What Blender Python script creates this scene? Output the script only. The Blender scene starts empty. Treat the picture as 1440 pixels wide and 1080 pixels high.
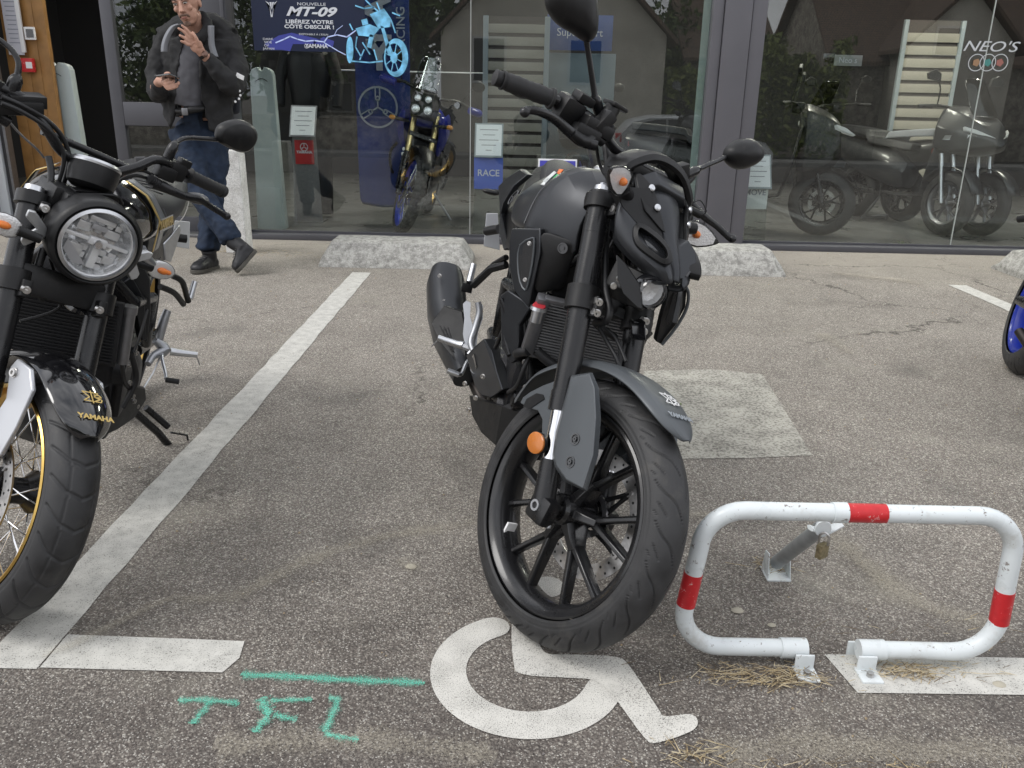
import bpy, bmesh, math, random
import numpy as np
from mathutils import Matrix, Vector
R_ = math.radians
random.seed(7); rng = np.random.default_rng(7)
SC = bpy.context.scene
# ------------------------------------------------------------------ camera
CF, CTH, CRO, CH = 1185.0, R_(18.794), R_(1.2567), 1.1394
_c, _s = math.cos(CTH), math.sin(CTH)
FW = np.array([0, _c, -_s]); _U0 = np.array([0, _s, _c]); _R0 = np.array([1.0, 0, 0])
CR = math.cos(CRO)*_R0 + math.sin(CRO)*_U0
CU = -math.sin(CRO)*_R0 + math.cos(CRO)*_U0
CO = np.array([0, 0, CH])
cd = bpy.data.cameras.new('camera'); cam = bpy.data.objects.new('camera', cd); SC.collection.objects.link(cam)
cd.sensor_fit = 'HORIZONTAL'; cd.sensor_width = 36.0; cd.lens = 36.0*CF/1440.0
cd.clip_start = 0.02; cd.clip_end = 3000
cam.matrix_world = Matrix(((CR[0], CU[0], -FW[0], CO[0]), (CR[1], CU[1], -FW[1], CO[1]), (CR[2], CU[2], -FW[2], CO[2]), (0, 0, 0, 1)))
SC.camera = cam
# ------------------------------------------------------------------ world + sun + exposure
SUN_EL, SUN_AZ = R_(52), R_(200)          # azimuth measured from +x, sun behind and left of the camera
W = bpy.data.worlds.new('World'); SC.world = W; W.use_nodes = True
nt = W.node_tree; nt.nodes.clear()
def N(tp, tree=None, **kw):
    n = (tree or nt).nodes.new(tp)
    for k, v in kw.items(): setattr(n, k, v)
    return n
sky = N('ShaderNodeTexSky', sky_type='NISHITA', sun_disc=False, sun_elevation=SUN_EL, sun_rotation=R_(90)-SUN_AZ, air_density=1.0, dust_density=4.0)
bg1 = N('ShaderNodeBackground'); bg1.inputs[1].default_value = 0.07; nt.links.new(sky.outputs[0], bg1.inputs[0])
tc = N('ShaderNodeTexCoord'); mp = N('ShaderNodeMapping'); mp.inputs['Scale'].default_value = (1, 1, 3.0)
nz = N('ShaderNodeTexNoise'); nz.inputs['Scale'].default_value = 2.2; nz.inputs['Detail'].default_value = 6; nz.inputs['Roughness'].default_value = .55
nt.links.new(tc.outputs['Generated'], mp.inputs[0]); nt.links.new(mp.outputs[0], nz.inputs[0])
cr = N('ShaderNodeValToRGB'); cr.color_ramp.elements[0].position = .33; cr.color_ramp.elements[0].color = (.34, .36, .40, 1)
cr.color_ramp.elements[1].position = .68; cr.color_ramp.elements[1].color = (1.0, 1.0, 1.02, 1)
nt.links.new(nz.outputs[0], cr.inputs[0])
bg2 = N('ShaderNodeBackground'); nt.links.new(cr.outputs[0], bg2.inputs[0])
# bright even overcast, a little brighter towards the horizon
sz = N('ShaderNodeSeparateXYZ'); nt.links.new(tc.outputs['Generated'], sz.inputs[0]); zr = N('ShaderNodeMapRange'); zr.inputs[1].default_value = 0; zr.inputs[2].default_value = .9; zr.inputs[3].default_value = 1.75; zr.inputs[4].default_value = 1.45
nt.links.new(sz.outputs[2], zr.inputs[0]); nt.links.new(zr.outputs[0], bg2.inputs[1])
mx = N('ShaderNodeMixShader'); mx.inputs[0].default_value = .82
nt.links.new(bg1.outputs[0], mx.inputs[1]); nt.links.new(bg2.outputs[0], mx.inputs[2])
wo = N('ShaderNodeOutputWorld'); nt.links.new(mx.outputs[0], wo.inputs[0])
sd = bpy.data.lights.new('sun', 'SUN'); sd.energy = 1.0; sd.angle = R_(25); sd.color = (1, .985, .96)
sun = bpy.data.objects.new('sun', sd); SC.collection.objects.link(sun)
_sv = Vector((math.cos(SUN_EL)*math.cos(SUN_AZ), math.cos(SUN_EL)*math.sin(SUN_AZ), math.sin(SUN_EL)))
sun.rotation_euler = _sv.to_track_quat('Z', 'Y').to_euler(); sun.location = (-3, -4, 8)
SC.view_settings.view_transform = 'Standard'; SC.view_settings.look = 'None'; SC.view_settings.gamma = 1
SC.view_settings.exposure = 0.56
SC.cycles.max_bounces = 10; SC.cycles.transparent_max_bounces = 24; SC.cycles.glossy_bounces = 6
SC.cycles.caustics_reflective = False; SC.cycles.caustics_refractive = False
# ------------------------------------------------------------------ measuring helpers (pixel of the 1440x1080 survey photo -> point on a known plane)
def ray(px, py): return FW + CR*(px-720)/CF + CU*(540-py)/CF
def G(px, py, z=0.0):
    d = ray(px, py); return CO + d*((z-CH)/d[2])
def V(px, py, Y):
    d = ray(px, py); return CO + d*(Y/d[1])
# ------------------------------------------------------------------ materials
def srgb(r, g, b):
    f = lambda c: (c/255/12.92) if c/255 <= .04045 else ((c/255+.055)/1.055)**2.4
    return (f(r), f(g), f(b), 1)
MATS = {}
def mat(name, col, rough=.5, metal=0.0, var=0.0, vscale=30, bump=0.0, bscale=200, coat=0.0, spec=.5, rvar=0.0, trans=0.0, ior=1.45, emit=None, estr=0, alpha=1.0, sheen=0.0):
    m = bpy.data.materials.new(name); m.use_nodes = True; t = m.node_tree; b = t.nodes['Principled BSDF']
    col = tuple(col)+(1,) if len(col) == 3 else col
    b.inputs['Base Color'].default_value = col; b.inputs['Roughness'].default_value = rough; b.inputs['Metallic'].default_value = metal
    b.inputs['Coat Weight'].default_value = coat; b.inputs['Coat Roughness'].default_value = .08; b.inputs['Specular IOR Level'].default_value = spec
    b.inputs['Transmission Weight'].default_value = trans; b.inputs['IOR'].default_value = ior; b.inputs['Alpha'].default_value = alpha
    if sheen: b.inputs['Sheen Weight'].default_value = sheen
    if emit: b.inputs['Emission Color'].default_value = tuple(emit)+(1,) if len(emit) == 3 else emit; b.inputs['Emission Strength'].default_value = estr
    co = t.nodes.new('ShaderNodeTexCoord')
    if var or rvar:
        n = t.nodes.new('ShaderNodeTexNoise'); n.inputs['Scale'].default_value = vscale; n.inputs['Detail'].default_value = 5
        t.links.new(co.outputs['Object'], n.inputs[0])
        if var:
            mr = t.nodes.new('ShaderNodeMapRange'); mr.inputs[1].default_value = .3; mr.inputs[2].default_value = .7; mr.inputs[3].default_value = 1-var; mr.inputs[4].default_value = 1+var
            t.links.new(n.outputs[0], mr.inputs[0])
            mm = t.nodes.new('ShaderNodeMix'); mm.data_type = 'RGBA'; mm.blend_type = 'MULTIPLY'; mm.inputs[0].default_value = 1; mm.inputs[6].default_value = col
            cb = t.nodes.new('ShaderNodeCombineColor'); 
            for i in range(3): t.links.new(mr.outputs[0], cb.inputs[i])
            t.links.new(cb.outputs[0], mm.inputs[7]); t.links.new(mm.outputs[2], b.inputs['Base Color'])
        if rvar:
            m2 = t.nodes.new('ShaderNodeMapRange'); m2.inputs[1].default_value = .3; m2.inputs[2].default_value = .7; m2.inputs[3].default_value = max(0, rough-rvar); m2.inputs[4].default_value = min(1, rough+rvar)
            t.links.new(n.outputs[0], m2.inputs[0]); t.links.new(m2.outputs[0], b.inputs['Roughness'])
    if bump:
        n2 = t.nodes.new('ShaderNodeTexNoise'); n2.inputs['Scale'].default_value = bscale; n2.inputs['Detail'].default_value = 3
        t.links.new(co.outputs['Object'], n2.inputs[0])
        bp_ = t.nodes.new('ShaderNodeBump'); bp_.inputs['Strength'].default_value = bump; bp_.inputs['Distance'].default_value = .002
        t.links.new(n2.outputs[0], bp_.inputs['Height']); t.links.new(bp_.outputs[0], b.inputs['Normal'])
    MATS[name] = m
    return m
# ------------------------------------------------------------------ mesh builder
I4 = Matrix.Identity(4)
def T(x, y, z): return Matrix.Translation((x, y, z))
def RX(a): return Matrix.Rotation(a, 4, 'X')
def RY(a): return Matrix.Rotation(a, 4, 'Y')
def RZ(a): return Matrix.Rotation(a, 4, 'Z')
def SCL(x, y, z): return Matrix.Diagonal((x, y, z, 1))
def frame(o, zdir, xhint=(0, 0, 1)):
    z = Vector(zdir).normalized(); x = Vector(xhint)
    if abs(x.normalized().dot(z)) > .98: x = Vector((1, 0, 0)) if abs(z.x) < .9 else Vector((0, 1, 0))
    y = z.cross(x).normalized(); x = y.cross(z)
    return Matrix(((x.x, y.x, z.x, o[0]), (x.y, y.y, z.y, o[1]), (x.z, y.z, z.z, o[2]), (0, 0, 0, 1)))
def catmull(P, n=6, closed=False):
    P = [np.array(p, float) for p in P]; out = []; m = len(P)
    segs = m if closed else m-1
    for i in range(segs):
        g = (lambda k: P[k % m]) if closed else (lambda k: P[min(max(k, 0), m-1)])
        p0, p1, p2, p3 = g(i-1), g(i), g(i+1), g(i+2)
        for k in range(n):
            t = k/n
            out.append(.5*((2*p1)+(-p0+p2)*t+(2*p0-5*p1+4*p2-p3)*t*t+(-p0+3*p1-3*p2+p3)*t**3))
    if not closed: out.append(P[-1])
    return out
class MB:
    def __init__(s, M=None): s.v = []; s.f = []; s.mi = []; s.uv = None; s.M = M; s.m = 0
    def add(s, vs, fs, L=None):
        o = len(s.v)
        for p in vs:
            q = Vector(p)
            if L is not None: q = L @ q
            if s.M is not None: q = s.M @ q
            s.v.append(q)
        for f in fs: s.f.append([o+i for i in f]); s.mi.append(s.m)
        return s
    def box(s, c, d, L=None, bev=0.0):
        x, y, z = [k/2 for k in d]; A = T(*c) if L is None else L @ T(*c)
        if bev <= 0:
            vs = [(sx*x, sy*y, sz*z) for sx in (-1, 1) for sy in (-1, 1) for sz in (-1, 1)]
            fs = [(0, 1, 3, 2), (4, 6, 7, 5), (0, 4, 5, 1), (2, 3, 7, 6), (0, 2, 6, 4), (1, 5, 7, 3)]
            return s.add(vs, fs, A)
        bm = bmesh.new(); bmesh.ops.create_cube(bm, size=1); bmesh.ops.scale(bm, vec=d, verts=bm.verts)
        bmesh.ops.bevel(bm, geom=bm.edges[:], offset=min(bev, min(d)*.49), segments=2, profile=.6, affect='EDGES')
        return s.bm(bm, A)
    def bm(s, bm, L=None):
        bm.verts.index_update(); s.add([v.co.copy() for v in bm.verts], [[v.index for v in f.verts] for f in bm.faces], L); bm.free(); return s
    def tube(s, pts, r, n=10, smooth=0, caps=True, closed=False, flat=1.0):
        P = [Vector(p) for p in pts]
        if smooth: 
            rr = r
            if hasattr(r, '__len__'): rr = np.interp(np.linspace(0, len(P)-1, (len(P)-1)*smooth+1), range(len(P)), r)
            P = [Vector(p) for p in catmull(P, smooth, closed)]; r = rr
        m = len(P); rad = list(r) if hasattr(r, '__len__') else [r]*m
        if closed and len(rad) < m: rad = [rad[0]]*m
        vs = []; up = None
        for i in range(m):
            a = P[(i-1) % m] if (closed or i > 0) else P[0]; b = P[(i+1) % m] if (closed or i < m-1) else P[-1]
            d = (b-a)
            if d.length < 1e-9: d = Vector((0, 0, 1))
            d.normalize()
            if up is None: up = Vector((0, 0, 1)) if abs(d.z) < .9 else Vector((1, 0, 0))
            x = (up - d*up.dot(d))
            if x.length < 1e-6: x = d.orthogonal()
            x.normalize(); y = d.cross(x); up = x
            for k in range(n):
                t = 2*math.pi*k/n; vs.append(P[i]+(x*math.cos(t)*flat+y*math.sin(t))*rad[i])
        fs = []
        for i in range(m if closed else m-1):
            j = (i+1) % m
            for k in range(n): fs.append((i*n+k, i*n+(k+1) % n, j*n+(k+1) % n, j*n+k))
        if caps and not closed: fs.append(tuple(range(n))[::-1]); fs.append(tuple((m-1)*n+k for k in range(n)))
        return s.add(vs, fs)
    def lathe(s, prof, L, n=24, a0=0, a1=2*math.pi, flat=(1, 1), cap=True):
        full = abs(a1-a0-2*math.pi) < 1e-6; k = n if full else n+1; vs = []; fs = []; m = len(prof)
        for i in range(k):
            t = a0+(a1-a0)*i/n
            for (r, h) in prof: vs.append((r*math.cos(t)*flat[0], r*math.sin(t)*flat[1], h))
        for i in range(n):
            j = (i+1) % k
            for q in range(m-1):
                fs.append((i*m+q, j*m+q, j*m+q+1, i*m+q+1))
        if full and cap:
            if prof[0][0] > 1e-7: fs.append(tuple(i*m for i in range(n))[::-1])
            if prof[-1][0] > 1e-7: fs.append(tuple(i*m+m-1 for i in range(n)))
        return s.add(vs, fs, L)
    def cyl(s, a, b, r, r2=None, n=16, cap=True):
        a = Vector(a); b = Vector(b); L = frame(a, b-a); h = (b-a).length; r2 = r if r2 is None else r2
        return s.lathe([(r, 0), (r2, h)] if cap else [(r, 0), (r2, h)], L, n)
    def ring(s, prof, L, n=24):   # closed profile loop swept round z
        vs = []; m = len(prof); fs = []
        for i in range(n):
            t = 2*math.pi*i/n
            for (r, h) in prof: vs.append((r*math.cos(t), r*math.sin(t), h))
        for i in range(n):
            j = (i+1) % n
            for q in range(m): q2 = (q+1) % m; fs.append((i*m+q, j*m+q, j*m+q2, i*m+q2))
        return s.add(vs, fs, L)
    def prism(s, poly, off):      # poly: 3D points, off: vector
        n = len(poly); off = Vector(off); vs = [Vector(p) for p in poly]+[Vector(p)+off for p in poly]
        fs = [tuple(range(n))[::-1], tuple(n+i for i in range(n))]+[(i, (i+1) % n, n+(i+1) % n, n+i) for i in range(n)]
        return s.add(vs, fs)
    def loft(s, rings, closed=True, caps=True):
        n = len(rings[0]); m = len(rings); vs = [p for r in rings for p in r]; fs = []
        for i in range(m-1):
            for k in range(n if closed else n-1): fs.append((i*n+k, i*n+(k+1) % n, (i+1)*n+(k+1) % n, (i+1)*n+k))
        if caps: fs.append(tuple(range(n))[::-1]); fs.append(tuple((m-1)*n+k for k in range(n)))
        return s.add(vs, fs)
    def sheet(s, rows, t):        # curved panel: grid of points, thickness vector t
        n = len(rows[0]); m = len(rows); t = Vector(t)
        a = [Vector(p) for r in rows for p in r]; b = [p+t for p in a]; N_ = n*m; fs = []
        for i in range(m-1):
            for k in range(n-1):
                q = (i*n+k, i*n+k+1, (i+1)*n+k+1, (i+1)*n+k); fs.append(q); fs.append(tuple(N_+z for z in q[::-1]))
        for k in range(n-1): fs.append((k+1, k, N_+k, N_+k+1)); e = (m-1)*n; fs.append((e+k, e+k+1, N_+e+k+1, N_+e+k))
        for i in range(m-1): fs.append((i*n, (i+1)*n, N_+(i+1)*n, N_+i*n)); e = n-1; fs.append(((i+1)*n+e, i*n+e, N_+i*n+e, N_+(i+1)*n+e))
        return s.add(a+b, fs)
    def ball(s, c, r, n=12, sc=(1, 1, 1), L=None):
        m = n//2; pr = [(math.sin(math.pi*i/m), -math.cos(math.pi*i/m)) for i in range(m+1)]; pr[0] = (0, -1); pr[-1] = (0, 1)
        vs = []; fs = []
        A = (L if L is not None else I4) @ T(*c) @ SCL(r*sc[0], r*sc[1], r*sc[2])
        return s.lathe(pr, A, n)
    def build(s, name, m, parent=None, bev=0, sub=0, ang=38, solid=0, seg=2, weld=True):
        me = bpy.data.meshes.new(name); me.from_pydata([tuple(v) for v in s.v], [], s.f)
        ms = m if isinstance(m, (list, tuple)) else [m]
        for k in ms: me.materials.append(k)
        if len(ms) > 1:
            for p, i in zip(me.polygons, s.mi): p.material_index = min(i, len(ms)-1)
        b2 = bmesh.new(); b2.from_mesh(me)
        if weld: bmesh.ops.remove_doubles(b2, verts=b2.verts, dist=1e-5)
        bmesh.ops.recalc_face_normals(b2, faces=b2.faces); b2.to_mesh(me); b2.free()
        me.shade_smooth() if hasattr(me, 'shade_smooth') else None
        me.set_sharp_from_angle(angle=R_(ang))
        o = bpy.data.objects.new(name, me); SC.collection.objects.link(o)
        if parent is not None: o.parent = parent
        if solid: d = o.modifiers.new('solid', 'SOLIDIFY'); d.thickness = solid; d.offset = 0
        if bev:
            d = o.modifiers.new('bevel', 'BEVEL'); d.width = bev; d.segments = seg; d.limit_method = 'ANGLE'; d.angle_limit = R_(30)
        if sub: d = o.modifiers.new('sub', 'SUBSURF'); d.levels = sub; d.render_levels = sub
        return o
def tag(o, label=None, cat=None, group=None, kind=None):
    if label: o['label'] = label
    if cat: o['category'] = cat
    if group: o['group'] = group
    if kind: o['kind'] = kind
    return o
def empty(name, loc=(0, 0, 0), rz=0.0, M=None):
    o = bpy.data.objects.new(name, None); SC.collection.objects.link(o); o.empty_display_size = .1
    if M is not None: o.matrix_world = M
    else: o.location = loc; o.rotation_euler = (0, 0, rz)
    return o
def textmesh(txt, size, L, ext=.0006, italic=0.0, wide=1.0, align='CENTER', name='lettering', m=None, parent=None, bold=0.0):
    cu = bpy.data.curves.new('t', 'FONT'); cu.body = txt; cu.size = size; cu.extrude = ext; cu.shear = italic; cu.align_x = align; cu.align_y = 'CENTER'; cu.offset = bold; cu.resolution_u = 4
    to = bpy.data.objects.new('t', cu); SC.collection.objects.link(to)
    bpy.context.view_layer.update()
    me = bpy.data.meshes.new_from_object(to.evaluated_get(bpy.context.evaluated_depsgraph_get()))
    bpy.data.objects.remove(to)
    me.transform(L @ SCL(wide, 1, 1)); me.name = name; me.materials.clear(); me.materials.append(m)
    o = bpy.data.objects.new(name, me); SC.collection.objects.link(o)
    if parent is not None: o.parent = parent
    return o
def wallM(x, y, z):   # frame for something facing the viewer (-y): local x right, local y up, local z towards the viewer
    return Matrix(((1, 0, 0, x), (0, 0, -1, y), (0, 1, 0, z), (0, 0, 0, 1)))
# ------------------------------------------------------------------ shared materials
black_matte = mat('matte_black_plastic', (.010, .010, .0105), .40, spec=.38, bump=.15, bscale=900, rvar=.06, vscale=40)
black_satin = mat('satin_black_metal', (.010, .010, .011), .28, rvar=.08, vscale=25)
black_gloss = mat('gloss_black_paint', (.006, .006, .007), .08, coat=1.0)
tank_grey = mat('dark_matte_grey_paint', (.040, .042, .046), .36, rvar=.04, vscale=18, metal=.55)
panel_grey = mat('grey_matte_paint', (.085, .093, .100), .38, rvar=.04, vscale=22, metal=.15)
chrome = mat('polished_chrome', (.75, .75, .76), .08, 1.0)
alu = mat('cast_aluminium', (.55, .56, .58), .33, 1.0, var=.08, vscale=60)
alu_grey = mat('grey_cast_metal', (.22, .22, .23), .42, .9, var=.1, vscale=50)
steel = mat('brushed_steel', (.50, .49, .48), .3, 1.0, var=.15, vscale=90)
rubber = mat('tyre_rubber', (.027, .027, .028), .55, var=.3, vscale=26, bump=.25, bscale=500, rvar=.1)
grip_rubber = mat('grip_rubber', (.018, .018, .019), .6, bump=.3, bscale=700)
gold = mat('gold_anodised', (.60, .40, .12), .3, 1.0)
amber = mat('amber_reflector', (.50, .15, .015), .25, coat=.6, bump=.6, bscale=1200)
blue_paint = mat('blue_paint', (.012, .022, .25), .3, coat=.5)
red_paint = mat('red_paint', (.50, .02, .025), .4, var=.12, vscale=60)
white_paint = mat('white_gloss_paint', (.64, .68, .69), .32, var=.06, vscale=14, rvar=.12)
def scuffs(m, col, lo, hi, sc):
    t = m.node_tree; b = t.nodes['Principled BSDF']; lk = b.inputs['Base Color'].links
    if lk: src = lk[0].from_socket
    else: q = t.nodes.new('ShaderNodeRGB'); q.outputs[0].default_value = tuple(b.inputs['Base Color'].default_value); src = q.outputs[0]
    co = t.nodes.new('ShaderNodeTexCoord'); n = t.nodes.new('ShaderNodeTexNoise'); n.inputs['Scale'].default_value = sc; n.inputs['Detail'].default_value = 7; n.inputs['Roughness'].default_value = .75; t.links.new(co.outputs['Object'], n.inputs[0])
    r = t.nodes.new('ShaderNodeMapRange'); r.inputs[1].default_value = lo; r.inputs[2].default_value = hi; r.inputs[4].default_value = .85; t.links.new(n.outputs[0], r.inputs[0])
    mx = t.nodes.new('ShaderNodeMix'); mx.data_type = 'RGBA'; t.links.new(r.outputs[0], mx.inputs[0]); t.links.new(src, mx.inputs[6]); mx.inputs[7].default_value = col; t.links.new(mx.outputs[2], b.inputs['Base Color'])
scuffs(white_paint, (.16, .13, .11, 1), .61, .64, 55); scuffs(white_paint, (.45, .45, .42, 1), .56, .75, 9); scuffs(red_paint, (.6, .55, .52, 1), .60, .63, 60); scuffs(black_matte, (.05, .048, .044, 1), .60, .85, 7); scuffs(rubber, (.075, .07, .062, 1), .54, .80, 11)
white_sticker = mat('white_print', (.75, .75, .75), .5)
gold_print = mat('gold_print', (.62, .45, .16), .35, .5)
clear_lens = mat('clear_lens', (.9, .9, .9), .05, trans=.95, ior=1.35)
reflector_bowl = mat('lamp_reflector', (.88, .89, .90), .2, .75)
orange_bulb = mat('orange_bulb', (.8, .22, .04), .3)
seat_vinyl = mat('seat_vinyl', (.016, .0165, .019), .48, bump=.35, bscale=600)
brake_hose = mat('black_hose', (.012, .012, .013), .45)
mirror_glass = mat('mirror_glass', (.85, .87, .88), .02, 1.0)

def glass_mat(name, ior=1.62, tint=(.93, .96, .95), smudge=.02):
    m = bpy.data.materials.new(name); m.use_nodes = True; t = m.node_tree; t.nodes.clear()
    tr = t.nodes.new('ShaderNodeBsdfTransparent'); tr.inputs[0].default_value = tint+(1,)
    gl = t.nodes.new('ShaderNodeBsdfGlossy'); gl.inputs['Roughness'].default_value = .0
    fr = t.nodes.new('ShaderNodeFresnel'); ge = t.nodes.new('ShaderNodeNewGeometry'); io = t.nodes.new('ShaderNodeMapRange'); io.inputs[3].default_value = ior; io.inputs[4].default_value = 1/ior; t.links.new(ge.outputs['Backfacing'], io.inputs[0]); t.links.new(io.outputs[0], fr.inputs[0])
    mx = t.nodes.new('ShaderNodeMixShader'); o = t.nodes.new('ShaderNodeOutputMaterial')
    t.links.new(fr.outputs[0], mx.inputs[0]); t.links.new(tr.outputs[0], mx.inputs[1]); t.links.new(gl.outputs[0], mx.inputs[2]); t.links.new(mx.outputs[0], o.inputs[0])
    return m
shop_glass = glass_mat('shop_window_glass', 1.80)
lens_clear = glass_mat('clear_lamp_lens', 1.35, (.97, .97, .97))
clear_lens = lens_clear
ind_refl = mat('indicator_reflector', (.80, .80, .80), .32, .5, bump=1.0, bscale=260)
acrylic = glass_mat('clear_acrylic', 1.5, (.80, .84, .84))

def ground_mat():
    m = bpy.data.materials.new('worn_asphalt'); m.use_nodes = True; t = m.node_tree; b = t.nodes['Principled BSDF']; Lk = t.links.new
    co = t.nodes.new('ShaderNodeTexCoord')
    def vor(scale, feat='F1', rnd=1.0):
        v = t.nodes.new('ShaderNodeTexVoronoi'); v.inputs['Scale'].default_value = scale; v.feature = feat; v.inputs['Randomness'].default_value = rnd; Lk(co.outputs['Object'], v.inputs[0]); return v
    def noi(scale, det=4, rough=.5):
        v = t.nodes.new('ShaderNodeTexNoise'); v.inputs['Scale'].default_value = scale; v.inputs['Detail'].default_value = det; v.inputs['Roughness'].default_value = rough; Lk(co.outputs['Object'], v.inputs[0]); return v
    def mr(src, a, b_, c, d, smooth=False):
        n = t.nodes.new('ShaderNodeMapRange'); n.inputs[1].default_value = a; n.inputs[2].default_value = b_; n.inputs[3].default_value = c; n.inputs[4].default_value = d
        Lk(src, n.inputs[0]); return n.outputs[0]
    def math_(op, a, b_=None, v=None):
        n = t.nodes.new('ShaderNodeMath'); n.operation = op; Lk(a, n.inputs[0])
        if b_ is not None: Lk(b_, n.inputs[1])
        if v is not None: n.inputs[1].default_value = v
        return n.outputs[0]
    def mix(f, a, b_, bt='MIX'):
        n = t.nodes.new('ShaderNodeMix'); n.data_type = 'RGBA'; n.blend_type = bt
        if isinstance(f, float): n.inputs[0].default_value = f
        else: Lk(f, n.inputs[0])
        for i, s in ((6, a), (7, b_)):
            if isinstance(s, tuple): n.inputs[i].default_value = s
            else: Lk(s, n.inputs[i])
        return n.outputs[2]
    v1 = vor(300); v2 = vor(165); v3 = vor(430)
    big = noi(.55, 5, .6); mid = noi(4.5, 5, .6); fine = noi(900, 2)
    # colour per stone
    ramp = t.nodes.new('ShaderNodeValToRGB'); e = ramp.color_ramp.elements
    e[0].position = 0; e[0].color = (.050, .042, .040, 1); e[1].position = 1; e[1].color = (.42, .39, .36, 1)
    for p, c in ((.3, (.085, .072, .068, 1)), (.6, (.13, .112, .105, 1)), (.82, (.20, .18, .168, 1)), (.93, (.30, .275, .255, 1))):
        k = e.new(p); k.color = c
    sep = t.nodes.new('ShaderNodeSeparateColor'); Lk(v1.outputs['Color'], sep.inputs[0]); Lk(sep.outputs[0], ramp.inputs[0])
    ramp2 = t.nodes.new('ShaderNodeValToRGB'); e = ramp2.color_ramp.elements
    e[0].position = .0; e[0].color = (.068, .058, .054, 1); e[1].position = 1; e[1].color = (.30, .28, .26, 1)
    for p, c in ((.55, (.115, .10, .094, 1)), (.9, (.18, .165, .155, 1))):
        k = e.new(p); k.color = c
    sep2 = t.nodes.new('ShaderNodeSeparateColor'); Lk(v2.outputs['Color'], sep2.inputs[0]); Lk(sep2.outputs[1], ramp2.inputs[0])
    c = mix(.42, ramp.outputs[0], ramp2.outputs[0])
    # binder between stones
    gap = mr(v2.outputs['Distance'], .35, .62, 0, 1)
    c = mix(math_('MULTIPLY', gap, v=.55), c, (.055, .048, .046, 1))
    # broad tone: slightly red binder near the entry, paler and greyer towards the shop
    sx = t.nodes.new('ShaderNodeSeparateXYZ'); Lk(co.outputs['Object'], sx.inputs[0])
    far = mr(math_('ADD', sx.outputs[1], mr(mid.outputs[0], 0, 1, -.45, .45)), 1.3, 2.35, 0, 1)
    tone = mix(far, (1.30, 1.30, 1.22, 1), (2.58, 2.66, 2.47, 1))
    c = mix(1.0, c, tone, 'MULTIPLY')
    patch = mr(mid.outputs[0], .35, .68, .92, 1.09); patch2 = mr(big.outputs[0], .35, .65, .92, 1.08)
    cc = t.nodes.new('ShaderNodeCombineColor'); pm = math_('MULTIPLY', patch, patch2)
    for i in range(3): Lk(pm, cc.inputs[i])
    c = mix(1.0, c, cc.outputs[0], 'MULTIPLY')
    # dusty pale strip in front of the shop window
    dust = mr(math_('ADD', sx.outputs[1], mr(mid.outputs[0], 0, 1, -.5, .5)), 5.7, 6.5, 0, .75)
    c = mix(dust, c, (.33, .30, .26, 1))
    # pale grit flecks
    sep3 = t.nodes.new('ShaderNodeSeparateColor'); Lk(v3.outputs['Color'], sep3.inputs[0])
    fl = mr(sep3.outputs[2], .945, .965, 0, .7); c = mix(fl, c, (.56, .54, .49, 1))
    fl2 = mr(sep3.outputs[1], .93, .955, 0, .7); c = mix(fl2, c, (.07, .065, .06, 1))
    vc = vor(.55, 'DISTANCE_TO_EDGE'); wn = noi(3.5, 6, .7); cm = t.nodes.new('ShaderNodeVectorMath'); cm.operation = 'MULTIPLY_ADD'; Lk(wn.outputs['Color'], cm.inputs[0]); cm.inputs[1].default_value = (.5, .5, 0); Lk(co.outputs['Object'], cm.inputs[2]); Lk(cm.outputs[0], vc.inputs[0])
    ck = math_('MULTIPLY', mr(vc.outputs['Distance'], .0012, .0045, .75, 0), mr(big.outputs[0], .47, .56, 0, 1)); c = mix(ck, c, (.045, .04, .036, 1))
    st = mr(noi(1.7, 7, .65).outputs[0], .56, .70, 0, .42); c = mix(st, c, (.36, .34, .28, 1))
    oil = mr(noi(2.3, 5, .5).outputs[0], .30, .42, .35, 0); c = mix(oil, c, (.10, .095, .088, 1))
    Lk(c, b.inputs['Base Color']); b.inputs['Roughness'].default_value = .88; b.inputs['Specular IOR Level'].default_value = .3
    h = math_('ADD', math_('MULTIPLY', v1.outputs['Distance'], v=-.6), math_('MULTIPLY', v2.outputs['Distance'], v=-1.0))
    h = math_('ADD', h, math_('MULTIPLY', mid.outputs[0], v=.5)); h = math_('ADD', h, math_('MULTIPLY', fine.outputs[0], v=.15))
    bp_ = t.nodes.new('ShaderNodeBump'); bp_.inputs['Strength'].default_value = .9; bp_.inputs['Distance'].default_value = .004
    Lk(h, bp_.inputs['Height']); Lk(bp_.outputs[0], b.inputs['Normal'])
    return m
asphalt = ground_mat()
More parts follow.
